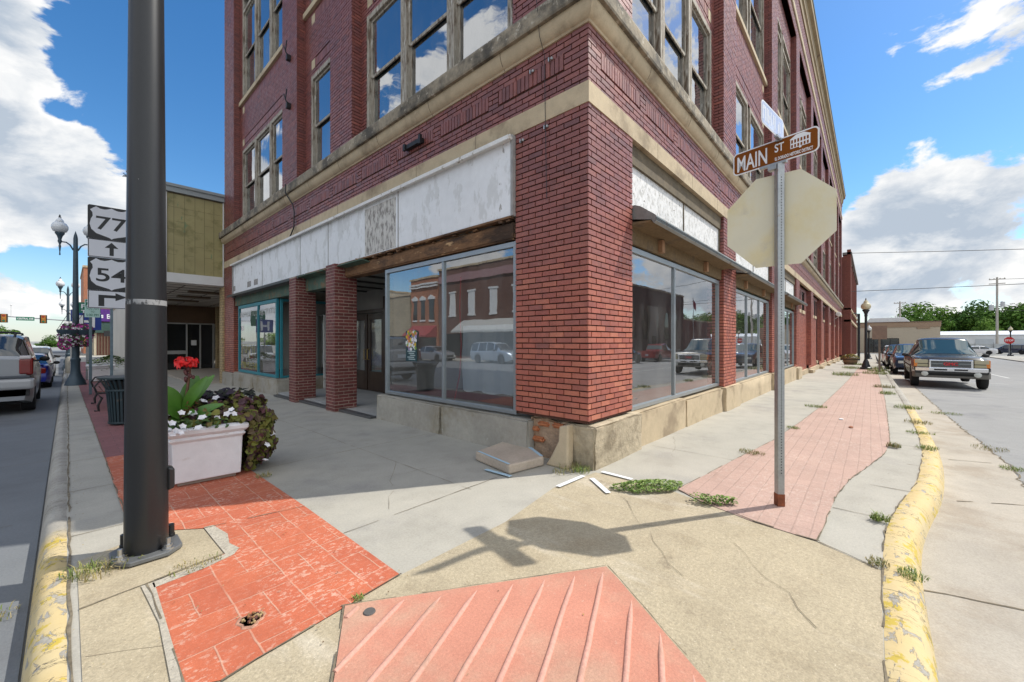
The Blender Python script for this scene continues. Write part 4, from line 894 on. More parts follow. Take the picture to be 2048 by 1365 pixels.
# lamp posts, side street: acorn globe on a fluted base
globeM=M('cream_globe',(.62,.55,.36),.35,noise=((5,.05),),sub=.0); globeW=M('white_globe',(.78,.78,.76),.25,noise=((5,.04),))
def acorn(parent,x,y,z,m,s=1.0,cap=True,gm=None):
    q=MB(); q.lathe([(.10*s,z),(.19*s,z+.05*s),(.235*s,z+.16*s),(.235*s,z+.26*s),(.19*s,z+.36*s),(.11*s,z+.42*s),(.12*s,z+.44*s),(.10*s,z+.50*s),(.05*s,z+.56*s),(.035*s,z+.60*s)],(x,y,0),20); g=obj('globe',q,gm or m,parent,smooth=40)
    q=MB(); q.lathe([(.04*s,z+.595*s),(.045*s,z+.62*s),(.02*s,z+.64*s),(.03*s,z+.67*s),(.0,z+.73*s)],(x,y,0),10); obj('finial',q,lampM if cap else m,g,smooth=40)
def lamp(label,loc,H=3.95,gm=None):
    t=thing('street_lamp',label,'street lamp',loc,0,'black acorn lamps along the side street')
    q=MB(); q.lathe([(.34,-.25),(.34,.03),(.30,.08),(.30,.13),(.23,.17),(.21,.30),(.17,.36),(.15,.52),(.11,.58),(.115,.62),(.085,.66),(.07,H-.45)],(0,0,0),12); obj('post',q,lampM,t,smooth=30)
    q=MB(); q.lathe([(.07,H-.46),(.09,H-.4),(.08,H-.30),(.13,H-.14),(.19,H-.05),(.19,H),(.10,H+.005)],(0,0,0),16); obj('fitter',q,lampM,t,smooth=30)
    acorn(t,0,0,H,gm or globeM,1.1); return t
l1=lamp('black lamp post with cream acorn globe standing in the pink paving',(35.3,.2,zg(35,0)),3.95)
l2=lamp('black lamp post with white globe farther along the same kerb',(66,.1,-.72),3.5,globeW)
l3=lamp('black lamp post beside the distant red stop sign across the road',(100,-16.6,-.75),3.9)
# distant stop sign
t=thing('distant_stop_sign','red STOP sign facing the camera beside a lamp far across the road','sign',(99.6,-16.4,-.75))
q=MB(); q.tube([(0,0,0),(0,0,2.4)],.04,8); obj('post',q,galv,t)
Y8=[(.42*math.cos(R(22.5+45*k))*1.08,.42*math.sin(R(22.5+45*k))*1.08) for k in range(8)]
q=MB(); q.prism([(a*1.25,b*1.25) for a,b in Y8],lambda a,b,s:(s,a,b+2.35),-.08,-.07); obj('plate',q,M('stop_red',(.5,.02,.02),.4),t)
text('STOP',t,signW,.4,(-.085,0,2.35),(PI/2,0,-PI/2),width=.86,bold=.012)
# plain brown sign on a timber post by the truck
t=thing('blank_sign','weathered brown square sign back on a post at the kerb','sign',(32.2,-.42,zg(32,0)))
q=MB(); q.box(-.05,.05,-.05,.05,-.1,2.25); obj('post',q,M('grey_timber_post',(.17,.14,.11),.9,noise=((6,.2),)),t)
q=MB(); q.box(-.02,.0,-.33,.33,1.95,2.75); obj('plate',q,M('brown_sign_back',(.24,.17,.13),.8,noise=((4,.15),)),t,loc=(-.055,0,0))
t=thing('tall_thin_pole','thin dark metal pole rising behind the nearest side street lamp','pole',(60,.95,-.7)); q=MB(); q.tube([(0,0,-.2),(0,0,5.3)],.12,10); obj('shaft',q,lampM,t); q=MB(); q.tube([(0,0,5.2),(-.6,.4,5.35)],.06,8); obj('short_arm',q,lampM,t)
# barrel planter
t=thing('barrel_planter','half barrel planter of yellow flowers against the brick wall','planter',(44.5,1.25,zg(44,0)))
q=MB(); q.lathe([(.40,0),(.47,.2),(.5,.38),(.52,.55),(.46,.55),(.45,.48)],(0,0,0),24); obj('barrel',q,M('barrel_oak',(.22,.14,.08),.85,noise=((8,.3),)),t,smooth=30)
for z,r in((.12,.455),(.42,.515)): q=MB(); q.lathe([(r,z),(r+.006,z),(r+.006,z+.05),(r,z+.05)],(0,0,0),24); obj('hoop',q,ironM,t)
BARREL=t
# ---- foliage helpers
leafs={}
def leaf_cluster(n,fn,size,seed=0,fold=.25,kind='heart'):
    q=MB(); rs=random.Random(seed)
    for i in range(n):
        p,nrm_=fn(rs); p=Vector(p); nr=(Vector(nrm_)+Vector((rs.uniform(-.6,.6),rs.uniform(-.6,.6),rs.uniform(-.4,.6)))).normalized()
        a=nr.orthogonal().normalized(); a=(Matrix.Rotation(rs.uniform(0,2*PI),3,nr)@a); b=nr.cross(a)
        dn=Vector((0,0,-1)); a=(a+dn*.5-nr*(a+dn*.5).dot(nr)).normalized(); b=nr.cross(a)
        s=size*rs.uniform(.6,1.25)
        if kind=='heart': pts=[(-.5,0,0),(-.42,.42,.0),(.0,.5,.0),(.62,.0,0),(.0,-.5,.0),(-.42,-.42,0)]
        elif kind=='oval': pts=[(-.5,0,0),(-.15,.28,0),(.25,.24,0),(.6,0,0),(.25,-.24,0),(-.15,-.28,0)]
        else: pts=[(-.5,0,0),(-.1,.12,0),(.3,.09,0),(.65,0,0),(.3,-.09,0),(-.1,-.12,0)]
        vs=[p+s*(x*a+y*b+nr*(abs(y)*fold-abs(x)*.12)) for x,y,_ in pts]
        q.add(vs,[(0,1,2,3),(0,3,4,5)])
    return q
vineM=M('purple_green_vine_leaves',(.1,.1,.03),.75,palette=[(.14,.155,.022),(.11,.12,.022),(.09,.06,.03),(.17,.165,.03),(.11,.04,.045),(.07,.03,.04),(.13,.105,.025)],rand=.0,noise=((30,.15),))
darkL=M('black_purple_leaves',(.015,.012,.02),.8,palette=[(.022,.016,.03),(.04,.025,.042),(.025,.03,.022)])
greenL=M('green_leaves',(.05,.10,.02),.6,palette=[(.05,.11,.02),(.075,.14,.025),(.035,.07,.015),(.09,.13,.03)])
weedL=M('weed_leaves',(.12,.18,.03),.6,palette=[(.16,.27,.04),(.22,.33,.06),(.10,.17,.03),(.26,.32,.09),(.18,.28,.045)])
dryG=M('dry_grass',(.25,.22,.08),.8,palette=[(.30,.25,.10),(.20,.20,.06),(.13,.17,.04),(.36,.29,.14)])
grassG=M('green_grass',(.10,.17,.03),.7,palette=[(.17,.25,.05),(.22,.28,.06),(.30,.30,.10),(.13,.19,.035)])
whiteP=M('white_petals',(.78,.76,.78),.6); redP=M('red_petals',(.62,.012,.012),.45,noise=((20,.25),)); mag=M('magenta_petals',(.45,.02,.25),.6,palette=[(.42,.02,.28),(.25,.03,.22),(.55,.06,.3),(.3,.015,.18)])
def blooms(pts,r,seed,facing=(0,-.5,.8)):
    q=MB(); rs=random.Random(seed)
    for p in pts:
        n=(Vector(facing)+Vector((rs.uniform(-.5,.5),rs.uniform(-.5,.5),rs.uniform(-.2,.3)))).normalized(); a=n.orthogonal().normalized(); b=n.cross(a); p=Vector(p); rr=r*rs.uniform(.8,1.2)
        vs=[p-n*rr*.5]
        for k in range(15):
            t=2*PI*k/15; f=rr*(1+.2*math.cos(5*t)); vs.append(p+f*(math.cos(t)*a+math.sin(t)*b)+n*rr*rs.uniform(-.08,.12))
        q.add(vs,[(0,1+k,1+(k+1)%15) for k in range(15)])
    return q
# ---- white planter by the pole
def planter(label,loc,rz,w,d,hh,group=None):
    t=thing('flower_planter',label,'planter',loc,rz,group)
    q=MB(); q.prism([(-w*.40,-d*.40),(w*.40,-d*.40),(w*.40,d*.40),(-w*.40,d*.40)],lambda x,y,s:(x*(1+.0*s),y,s),0,.04); obj('foot',q,M('planter_foot',(.32,.27,.22),.9),t)
    bm=bmesh.new(); rings=[(.46,.04),(.47,hh*.3),(.485,hh*.74),(.50,hh*.765),(.525,hh*.785),(.525,hh*.815),(.50,hh*.835),(.535,hh*.86),(.565,hh*.895),(.57,hh*.95),(.55,hh*.985),(.50,hh),(.45,hh*.985),(.45,hh*.8)]
    vs=[[bm.verts.new((sx*(w*s-(.0)),sy*(d*.5+(s-.47)*w),z)) for sx,sy in((-1,-1),(1,-1),(1,1),(-1,1))] for s,z in rings]
    for i in range(len(rings)-1):
        for k in range(4): bm.faces.new((vs[i][k],vs[i][(k+1)%4],vs[i+1][(k+1)%4],vs[i+1][k]))
    bm.faces.new(vs[0][::-1]); bm.faces.new(vs[-1])
    me=bpy.data.meshes.new('box'); bm.to_mesh(me); bm.free()
    o=obj('box',me,M('white_planter',(.72,.71,.72),.55,noise=((2,.06),(12,.05)),spots=((3,.66,(.52,.45,.40),.06,(1,1,2.2),.7),(12,.70,(.2,.16,.12),.03)),bump=[(9,.003)]),t,bevel=.022)
    q=MB(); q.box(-w*.44,w*.44,-d*.42,d*.42,hh*.75,hh*.93); obj('soil',q,M('soil',(.03,.02,.015),1.),t)
    return t
PX,PY=1.02,5.50
pl=planter('white planter with red canna, white petunias and purple vine beside the big pole','x' and (PX,PY,.012),R(-4),.62,.62,.60)
def vine_pt(rs):   # mound over the soil that bulges out and spills down the east side
    while True:
        if rs.random()<.30: c,r=(.08,.05,.60),(.44,.40,.20)
        else: c,r=(.36,.03,.40),(.30,.44,.42)
        v=Vector((rs.gauss(0,1),rs.gauss(0,1),rs.gauss(0,1))).normalized(); d=rs.uniform(.82,1.04)*(1+.10*math.sin(7*v.x+3)+.09*math.sin(9*v.z+5*v.y))
        p=(c[0]+v.x*r[0]*d,c[1]+v.y*r[1]*d,c[2]+v.z*r[2]*d)
        if p[2]<.02 or (p[0]<.36 and p[2]<.60): continue
        if p[0]<.05 and p[1]<-.12 and rs.random()<.75: continue
        return p,(v.x,v.y,v.z*.6+.1)
obj('vine_leaves',leaf_cluster(2600,vine_pt,.064,11),vineM,pl)
def left_pt(rs): a=rs.random(); return (-.38-.16*math.sin(PI*a)+rs.uniform(-.04,.04),rs.uniform(-.3,.3),.66-.55*a),(-.8,-.4,.3)
obj('trailing_leaves',leaf_cluster(240,left_pt,.05,12,kind='thin'),darkL,pl)
def back_pt(rs): return (rs.uniform(-.3,.5),rs.uniform(.05,.42),.70+rs.uniform(0,.20)),(0,-.2,1)
obj('dark_leaves',leaf_cluster(420,back_pt,.075,13,kind='heart'),darkL,pl)
def front_pt(rs): return (rs.uniform(-.42,.15),rs.uniform(-.40,-.1),.60+rs.uniform(-.02,.08)),(0,-.6,.8)
obj('petunia_leaves',leaf_cluster(200,front_pt,.045,14,kind='oval'),greenL,pl)
for pt_ in [(-.36,-.41,.665),(-.30,-.40,.68),(-.33,-.42,.63),(-.27,-.42,.60),(-.22,-.42,.64),(-.40,-.40,.62),(-.24,-.44,.585),(-.30,-.43,.58),(-.17,-.43,.60),(-.10,-.43,.61),(-.06,-.36,.70),(.07,-.34,.68),(-.22,-.30,.76),(-.02,-.1,.84),(.10,.0,.85),(.22,-.34,.70),(.20,-.28,.74),(.16,-.30,.70),(-.35,-.38,.70),(-.13,-.28,.74),(.52,-.40,.32),(.50,-.42,.16),(.58,-.3,.42)]: obj('petunia_flower',blooms([pt_],.033,int(pt_[0]*1000)),whiteP,pl)
q=MB()     # canna: broad leaves
def big_leaf(mb,base,tip,w,nrm_,seed=0):
    b=Vector(base);t_=Vector(tip); d=t_-b; n=Vector(nrm_).normalized(); s=d.cross(n).normalized(); n=s.cross(d).normalized(); N_=9; vs=[]
    for i in range(N_+1):
        u=i/N_; ww=w*math.sin(PI*min(1,u*.93+.05))**.75; c=b+d*u+n*(.10*d.length*math.sin(PI*u)*.6)-Vector((0,0,.05))*u*u
        for k,v in enumerate((-1,-.5,0,.5,1)): vs.append(c+s*ww*v+n*(abs(v)*.25*ww))
    mb.add(vs,[(i*5+k,i*5+k+1,(i+1)*5+k+1,(i+1)*5+k) for i in range(N_) for k in range(4)])
cx,cy=-.19,-.03
for tip,w in (((-.50,-.18,1.09),.115),((.0,-.2,1.16),.055),((.08,-.05,1.16),.06),((-.36,-.30,.84),.075),((-.12,-.34,.80),.07),((.14,-.24,.85),.055),((-.05,.1,1.15),.08),((-.30,-.26,.74),.08),((.05,-.30,.76),.05)):
    big_leaf(q,(cx,cy,.62 if tip[2]<.9 else .72),tip,w,(0,-.7,.6))
obj('canna_leaves',q,M('canna_green',(.065,.17,.02),.38,noise=((4,.15),(25,.1))),pl,smooth=60)
q=MB(); q.tube([(cx,cy,.55),(cx+.03,cy-.02,.9),(cx+.06,cy-.02,1.2)],[.018,.014,.01],8); obj('canna_stem',q,M('canna_stem',(.12,.05,.025),.6,noise=((30,.3),)),pl)
q=MB(); rs=random.Random(8)
for i in range(14): q.ball((cx+.05+rs.uniform(-.035,.035),cy-.02+rs.uniform(-.035,.03),1.06+.016*i*.8),.017,6,(1,1,1.5))
obj('canna_buds',q,M('canna_bud',(.10,.03,.03),.6),pl)
def red_pt(rs):
    a=rs.uniform(0,2*PI); r_=rs.uniform(0,1)**.5; return (cx+.03+.105*r_*math.cos(a),cy-.03+.09*r_*math.sin(a),1.25+rs.uniform(-.05,.055)*(1.1-r_*.4)),(math.cos(a),-.5+math.sin(a),.5)
obj('canna_flowers',leaf_cluster(80,red_pt,.06,21,.5,'oval'),redP,pl)
q=MB(); rs=random.Random(18)
for i in range(30): z=rs.uniform(.72,1.0); q.tube([(cx+.06,cy-.03,z),(cx+.06+rs.uniform(-.05,.06),cy-.03+rs.uniform(-.07,.0),z-rs.uniform(.02,.07))],.006,5)
obj('withered_leaf',q,M('withered',(.15,.075,.025),.9,noise=((30,.3),)),pl)
def barrel_pt(rs): a=rs.uniform(0,2*PI); d=rs.random()**.5; return (.62*d*math.cos(a),.62*d*math.sin(a),.58+.28*(1-d*d)+rs.uniform(-.08,.06)),(0,0,1)
obj('plant_leaves',leaf_cluster(260,barrel_pt,.12,71,kind='oval'),greenL,BARREL); obj('yellow_flowers',leaf_cluster(260,barrel_pt,.09,72,kind='oval'),M('yellow_petals',(.55,.36,.03),.6),BARREL)
# ---- trash can
t=thing('litter_bin','dark green-blue slatted metal litter bin with flared rim behind the pole','litter bin',(.76,10.3,-.03))
binM=M('litter_bin_paint',(.014,.03,.038),.45,noise=((4,.2),),spots=((4,.66,(.12,.08,.04),.06),)); Hb=.86
q=MB()
for k in range(32):
    a=2*PI*k/32; ca_,sa_=math.cos(a),math.sin(a); da=.033
    for (r0,z0),(r1,z1) in zip([(.255,.05),(.285,.5),(.30,.66),(.36,.80)],[(.285,.5),(.30,.66),(.36,.80),(.40,.85)]):
        P=lambda r,b,z:(r*math.cos(a+b/r),r*math.sin(a+b/r),z); w=.017
        q.add([P(r0,-w,z0),P(r0,w,z0),P(r1,w,z1),P(r1,-w,z1),P(r0-.008,-w,z0),P(r0-.008,w,z0),P(r1-.008,w,z1),P(r1-.008,-w,z1)],[(0,1,2,3),(5,4,7,6),(0,3,7,4),(1,5,6,2)])
obj('slats',q,binM,t)
for r,z in((.262,.03),(.296,.62),(.402,.845)):
    q=MB(); q.lathe([(r-.012,z),(r+.006,z),(r+.010,z+.02),(r+.006,z+.035),(r-.012,z+.035)],(0,0,0),32); obj('hoop',q,binM,t,smooth=30)
q=MB(); q.lathe([(.235,.06),(.25,.8),(.24,.8),(.22,.07)],(0,0,0),24); obj('liner',q,M('black_liner',(.008,.008,.008),.6),t)
# ---- bench
t=thing('park_bench','black cast iron bench with a reddish slatted seat behind the litter bin','bench',(.80,13.6,-.07),0)
slM=M('bench_slat',(.17,.055,.04),.6,noise=((6,.2),))
q=MB(); 
for k in range(5): q.box(-.36+.10*k,-.28+.10*k,-.85,.85,.42,.455)
obj('seat',q,slM,t,bevel=.006)
q=MB()
for k in range(4): 
    z=.55+.11*k; x=.20+.035*k; q.box(x,x+.03,-.85,.85,z,z+.085)
obj('backrest',q,slM,t,bevel=.006)
for s in(-.85,.85):
    q=MB(); q.tube([(-.40,s,.02),(-.33,s,.02),(-.34,s,.14),(-.28,s,.30),(-.36,s,.41),(.12,s,.40),(.17,s,.5),(.30,s,.98)],.022,8); q.tube([(.32,s,.02),(.24,s,.02),(.22,s,.16),(.10,s,.34),(.12,s,.40)],.022,8); q.tube([(-.36,s,.42),(-.40,s,.55),(-.33,s,.66),(-.15,s,.68),(.21,s,.64)],.018,8)
    q.tube([(-.2,s,.42),(-.12,s,.52),(.02,s,.53),(.1,s,.46),(.05,s,.42)],.014,6); obj('end_frame',q,ironM,t)
# ---- route marker assembly
rm=thing('route_sign_post','post with stacked white route markers 77 and 54 and two arrow plates','sign post',(.825,15.65,-.10),0)
q=MB(); q.prism([(-.03,-.02),(.03,-.02),(.03,.02),(-.03,.02)],lambda x,y,s:(x,y,s),0,5.25); obj('post',q,M('blue_grey_post',(.12,.17,.20),.5,metal=.3,noise=((8,.2),)),rm,bevel=.004)
sigW=M('route_sign_white',(.62,.63,.68),.45,noise=((2,.03),)); sigK=M('route_sign_black',(.012,.012,.014),.5)
shield=[(0,-.285),(.03,-.26),(.10,-.235),(.20,-.20),(.265,-.13),(.285,-.04),(.27,.05),(.245,.11),(.25,.17),(.28,.215),(.205,.285),(.15,.255),(.09,.25),(.04,.265),(0,.285)]
shield=shield+[(-x,z) for x,z in shield[-2:0:-1]]
TR=R(-4)
def route(num,z):
    q=MB(); q.prism([(-.305,-.285),(-.285,-.305),(.285,-.305),(.305,-.285),(.305,.285),(.285,.305),(-.285,.305),(-.305,.285)],lambda x,zz,s:(x,s,zz),-.002,.002); p=obj('route_plate',q,sigK,rm,loc=(0,-.03,z),rot=(0,0,TR)); p.scale=(1.5,1,1.5)
    q=MB(); q.prism(shield,lambda x,zz,s:(x*.98,s,zz*1.0),-.004,-.0025); obj('shield',q,sigW,p)
    text(num,p,sigK,.34,(0,-.0052,-.005),(PI/2,0,0),width=.40,bold=.004,extr=.0006)
def arrowp(z,kind):
    q=MB(); q.box(-.305,.305,-.002,.002,-.155,.155); p=obj('arrow_plate',q,sigW,rm,loc=(0,-.03,z),rot=(0,0,TR)); p.scale=(1.5,1,1.62)
    q=MB()
    for a,b,c,d in((-.298,.298,.138,.149),(-.298,.298,-.149,-.138),(-.298,-.288,-.138,.138),(.288,.298,-.138,.138)): q.box(a,b,-.0032,-.0026,c,d)
    if kind=='up': q.box(-.028,.028,-.0036,-.0026,-.11,.03); q.prism([(-.09,.02),(.09,.02),(0,.115)],lambda x,zz,s:(x,s,zz),-.0036,-.0026)
    else: q.box(-.17,-.095,-.0036,-.0026,-.115,.075); q.box(-.095,.06,-.0036,-.0026,.025,.075); q.prism([(.05,.115),(.05,-.02),(.20,.05)],lambda x,zz,s:(x,s,zz),-.0036,-.0026)
    obj('arrow_symbol',q,sigK,p)
route('77',4.83); arrowp(4.13,'up'); route('54',3.42); arrowp(2.74,'turn')
# ---- other signs beyond
t=thing('parking_sign','green and white two hour parking sign on a slim post','sign',(0.476,17.6,.14)); q=MB(); q.box(-.035,.035,-.025,.025,-.35,2.3); obj('post',q,MATS['blue_grey_post'],t)
q=MB(); q.box(-.17,.17,-.032,-.028,2.08,2.62); obj('plate',q,M('pale_mint_sign',(.50,.72,.66),.5),t,loc=(.04,0,0)); gs=M('sign_green',(.01,.16,.09),.5)
q=MB(); q.box(-.15,.0,-.0345,-.0325,2.40,2.60); obj('green_patch',q,gs,t,loc=(.04,0,0)); text('2',t,signW,.22,(-.04,-.036,2.5),(PI/2,0,0),width=.1,bold=.006); text('HR',t,gs,.1,(.12,-.035,2.5),(PI/2,0,0),width=.12); text('9:00 AM',t,gs,.1,(.04,-.034,2.35),(PI/2,0,0),width=.27); text('TO',t,gs,.08,(.04,-.034,2.25),(PI/2,0,0),width=.08); text('5:00 PM',t,gs,.1,(.04,-.034,2.15),(PI/2,0,0),width=.27)
t.scale=(.95,1,1.0)
t=thing('turn_lane_sign','green sign reading FL TU RE partly hidden behind the lamp post','sign',(0.65,27,-.24)); q=MB(); q.box(-.05,.05,-.03,.03,0,3.6); obj('post',q,galv,t); q=MB(); q.box(-.36,.40,-.05,-.04,2.62,3.52); obj('plate',q,gs,t)
for s,z in(("FL",3.34),("TU",3.07),("RE",2.8)): text(s,t,signW,.27,(-.05,-.055,z),(PI/2,0,0),width=.34,bold=.006)
t=thing('hospital_sign','blue square hospital sign with a large white H','sign',(.60,26,-.23)); q=MB(); q.box(-.04,.04,-.03,.03,0,2.2); obj('post',q,galv,t); q=MB(); q.box(-.44,.44,-.05,-.04,2.22,2.97); obj('plate',q,M('hospital_blue',(.01,.04,.26),.45),t); text('H',t,signW,.72,(0,-.055,2.6),(PI/2,0,0),width=.48,bold=.02)
t=thing('small_white_sign','small white sign with black letters hanging beyond the lamp post','sign',(0.148,33,-.3)); q=MB(); q.box(-.03,.03,-.03,.03,0,2.9); obj('post',q,galv,t); q=MB(); q.box(-.26,.26,-.05,-.04,2.52,2.88); obj('plate',q,signW,t); text('SH',t,sigK,.2,(-.03,-.055,2.7),(PI/2,0,0),width=.3,bold=.006)
# ---- double globe lamps on the main street
clearM=M('milky_globe',(.66,.68,.70),.15,spec=.7)
def dlamp(label,loc):
    t=thing('street_lamp',label,'street lamp',loc,0,'double globe lamps along the main street')
    q=MB(); q.lathe([(.30,-.2),(.30,.04),(.27,.10),(.265,.16),(.21,.26),(.14,.48),(.125,.62),(.125,.9),(.14,.94),(.14,1.0),(.105,1.05),(.10,1.5),(.062,5.6),(.05,5.7),(.025,5.8),(0,5.9)],(0,0,0),20); obj('post',q,lampB,t,smooth=30)
    for s in(-1,1):
        q=MB(); q.tube([(s*.06,0,5.15),(s*.14,0,5.33),(s*.24,0,5.42),(s*.40,0,5.42)],.024,8); a=obj('arm',q,lampB,t)
        q=MB(); q.lathe([(.0,4.9),(.022,4.92),(.015,5.03),(.035,5.26),(.022,5.31),(.06,5.43),(.045,5.5),(.075,5.62),(.13,5.72),(.13,5.75),(.08,5.76)],(s*.40,0,0),14); obj('fitter',q,lampB,a,smooth=30)
        acorn(t,s*.40,0,5.75,clearM,.95)
    return t
L1=dlamp('blue grey lamp post with two milky globes, nearest on the main street',(.22,22.6,-.19))
dup(L1,(.05,42.5,-.43),R(25),'second blue grey double globe lamp post along the main street')
dup(L1,(.05,62,-.65),R(10),'farthest blue grey double globe lamp post along the main street')
bann=MB(); bann.box(-.02,.02,-.02,.02,0,1.0)
t=thing('lamp_banner','dark blue banner hanging from the second lamp post of the main street','banner',(.22,42.1,2.2)); q=MB(); q.box(-.06,.3,-.02,.0,0,1.5); obj('cloth',q,M('banner_blue',(.015,.03,.14),.8),t)
def basket(label,loc,rr,mats,seed):
    t=thing('flower_basket',label,'flower basket',loc,0,'hanging flower baskets on the lamp posts')
    q=MB(); q.lathe([(.05,-.1),(.2,-.06),(.3,.1),(.32,.2),(.28,.2)],(0,0,0),16); obj('bowl',q,lampB,t,smooth=30)
    q=MB()
    for k in range(4): a=k*PI/2; q.tube([(.29*math.cos(a),.29*math.sin(a),.2),(0,0,.85)],.008,5)
    obj('hanger',q,ironM,t)
    def fp(rs):
        a=rs.uniform(0,2*PI); z=rs.uniform(-.42,.42); r_=rr*1.25*math.sqrt(1-(z/.45)**2)*rs.uniform(.85,1.08); return (r_*math.cos(a),r_*math.sin(a),z),(math.cos(a),math.sin(a),.4)
    obj('foliage',leaf_cluster(420,fp,.07,seed,kind='oval'),greenL,t); rs=random.Random(seed)
    for mt,n in mats: obj('blossoms',blooms([fp(rs)[0] for _ in range(n)],.042,seed+n,(0,-1,.4)),mt,t)
    return t
basket('full hanging basket of purple and white petunias on the left of the lamp post',(.05,22.2,1.72),.20,[(mag,130),(whiteP,90)],31)
basket('full hanging basket of magenta petunias on the right of the lamp post',(.42,22.3,1.72),.20,[(mag,180),(whiteP,40)],32)
basket('small hanging basket of bright pink flowers on the second lamp post',(-.12,41.8,1.3),.24,[(mag,240)],33)
p2=planter('second white planter of green plants farther up the red pavement',(.95,24.2,zg(1,24)),0,.75,.65,.72); 
def pp(rs): a=rs.uniform(0,2*PI); r_=rs.uniform(0,.75); return (r_*math.cos(a)+.3,r_*math.sin(a)*.6,.75+.35*(1-r_)+rs.uniform(-.5,.1)*r_),(0,0,1)
obj('plant_leaves',leaf_cluster(600,pp,.10,41,kind='oval'),M('bright_green_leaves',(.12,.2,.03),.5,palette=[(.1,.18,.03),(.2,.27,.06),(.07,.12,.02)]),p2)
t=thing('bollard','short pale concrete bollard at the kerb beyond the lamp post','bollard',(.15,34,zg(0,34))); q=MB(); q.lathe([(.22,0),(.22,.8),(.16,.92),(0,.95)],(0,0,0),14); obj('body',q,bulkM,t,smooth=40)
# ---- weeds and grass in the cracks
def tuft(label,x,y,r,hh,n,m,seed,z=.012,lx=1.,flat=.3):
    q=MB(); rs=random.Random(seed)
    for i in range(n):
        a=rs.uniform(0,2*PI); d=rs.random()**.6*r; bx,by=d*math.cos(a)*lx,d*math.sin(a); L=hh*rs.uniform(.25,.8); dr=rs.uniform(0,2*PI); le=L*rs.uniform(flat,1.2); w=rs.uniform(.0012,.003)*(1+hh*3)
        s=Vector((-math.sin(dr),math.cos(dr),0))*w; p0=Vector((bx,by,0)); p1=p0+Vector((math.cos(dr)*le*.35,math.sin(dr)*le*.35,L*.7)); p2=p0+Vector((math.cos(dr)*le,math.sin(dr)*le,L*rs.uniform(.5,1)))
        q.add([p0-s,p0+s,p1+s*.8,p1-s*.8,p2],[(0,1,2,3),(3,2,4)])
    o=obj('grass_tuft',q,m,loc=(x,y,zg(x,y)+z)); return tag(o,label,'weed','weeds in the pavement cracks')
t=thing('ground_weed','dense low mat of bright green weed spreading on the corner pavement','weed',(3.92,1.66,.008),R(-40))
def mat_pt(rs): a=rs.uniform(0,2*PI); d=rs.random()**.5; return (.36*d*math.cos(a)*(1+.2*math.sin(3*a)),.155*d*math.sin(a)*(1+.15*math.cos(2*a)),.012+.055*(1-d*d)+rs.uniform(0,.02)),(0,0,1)
obj('leaves',leaf_cluster(1500,mat_pt,.026,51,kind='oval'),weedL,t)
t=thing('ground_weed','small leafy weed patch growing where the sign post shadow crosses the pink paving','weed',(3.96,1.06,.012),R(-60))
def mat2(rs): c=rs.choice(((-.11,.02,.10),(-.08,-.01,.09),(.05,.0,.06),(.0,.0,.08),(.14,.01,.05))); a=rs.uniform(0,2*PI); d=rs.random()**.5*c[2]; return (c[0]+d*math.cos(a),c[1]+d*math.sin(a)*.7,.01+rs.uniform(0,.06)),(0,0,1)
obj('leaves',leaf_cluster(330,mat2,.03,52,kind='oval'),weedL,t)
tuft('dry weed fringe at the foot of the leaning stone',3.86,2.60,.13,.12,140,dryG,1,lx=1.8); tuft('yellow green weed at the corner stone',3.92,2.45,.1,.10,120,grassG,2)
tuft('pale grass tuft on the edge of the red paving by the planter',1.44,4.96,.08,.07,90,dryG,3); tuft('low green clump at the tip of the red paving',1.12,2.20,.035,.03,80,grassG,4)
tuft('dry spreading weed left of the pole base',.17,3.70,.13,.11,140,dryG,5,lx=1.3); tuft('sparse grass over the painted kerb by the pole',.06,3.78,.10,.07,90,grassG,6); tuft('dead grass in the gutter beside the painted kerb',-.3,3.85,.12,.05,90,dryG,7,z=-.14)
tuft('straw clump along the edge of the pole slab',.56,3.33,.1,.05,80,dryG,8,lx=1.5)
gi=[(6.1,1.18,.16,.07,'along the pink paving edge'),(8.5,1.0,.10,.06,'on the concrete edge'),(11.9,.95,.22,.10,'on the left edge of the pink paving, halfway to the lamp'),(3.62,-.04,.06,.05,'on the kerb at the paving end'),(4.5,-.06,.06,.10,'beside the bend of the yellow kerb'),(3.58,-.2,.07,.05,'hanging over the yellow kerb'),(7.9,-.25,.08,.12,'at the right edge of the pink paving'),(8.1,-.6,.12,.08,'on the yellow kerb bend'),(9.5,-.62,.18,.07,'lying across the kerb'),(10.8,-.68,.2,.09,'where kerb meets gutter'),(13.2,-.66,.26,.16,'on the kerb before the truck'),(16.9,-.4,.2,.18,'at the pink paving edge near the truck'),(19.6,-.35,.32,.2,'beside the truck shadow'),(8.2,-1.38,.12,.06,'in the asphalt seam'),(6.2,-1.25,.10,.06,'in the near gutter seam'),(9.6,-1.38,.2,.06,'in the asphalt joint'),(14,-1.34,.3,.07,'in the asphalt joint near the truck')]
for k,(x,y,r,hh,ds) in enumerate(gi): tuft('grass tuft growing '+ds,x,y,r,hh,int(110+r*420),grassG if k%3 else dryG,60+k,lx=.7+.5*(k%2),z=.012 if y>-.7 else -.13)
for k,(x,y,r,ds) in enumerate([(26.8,.95,.55,'left of the lamp base'),(29.5,-.25,.6,'in front of the brown sign'),(33,-.35,.6,'round the foot of the brown sign'),(36,.95,.5,'behind the lamp by the wall side'),(37,-.4,.6,'beyond the brown sign'),(44,.5,.5,'in front of the barrel planter'),(52,1.4,.7,'along the wall beyond the barrel planter')]):
    tuft('thick green grass patch '+ds,x,y,r,.30,420,grassG,90+k,lx=1.3)
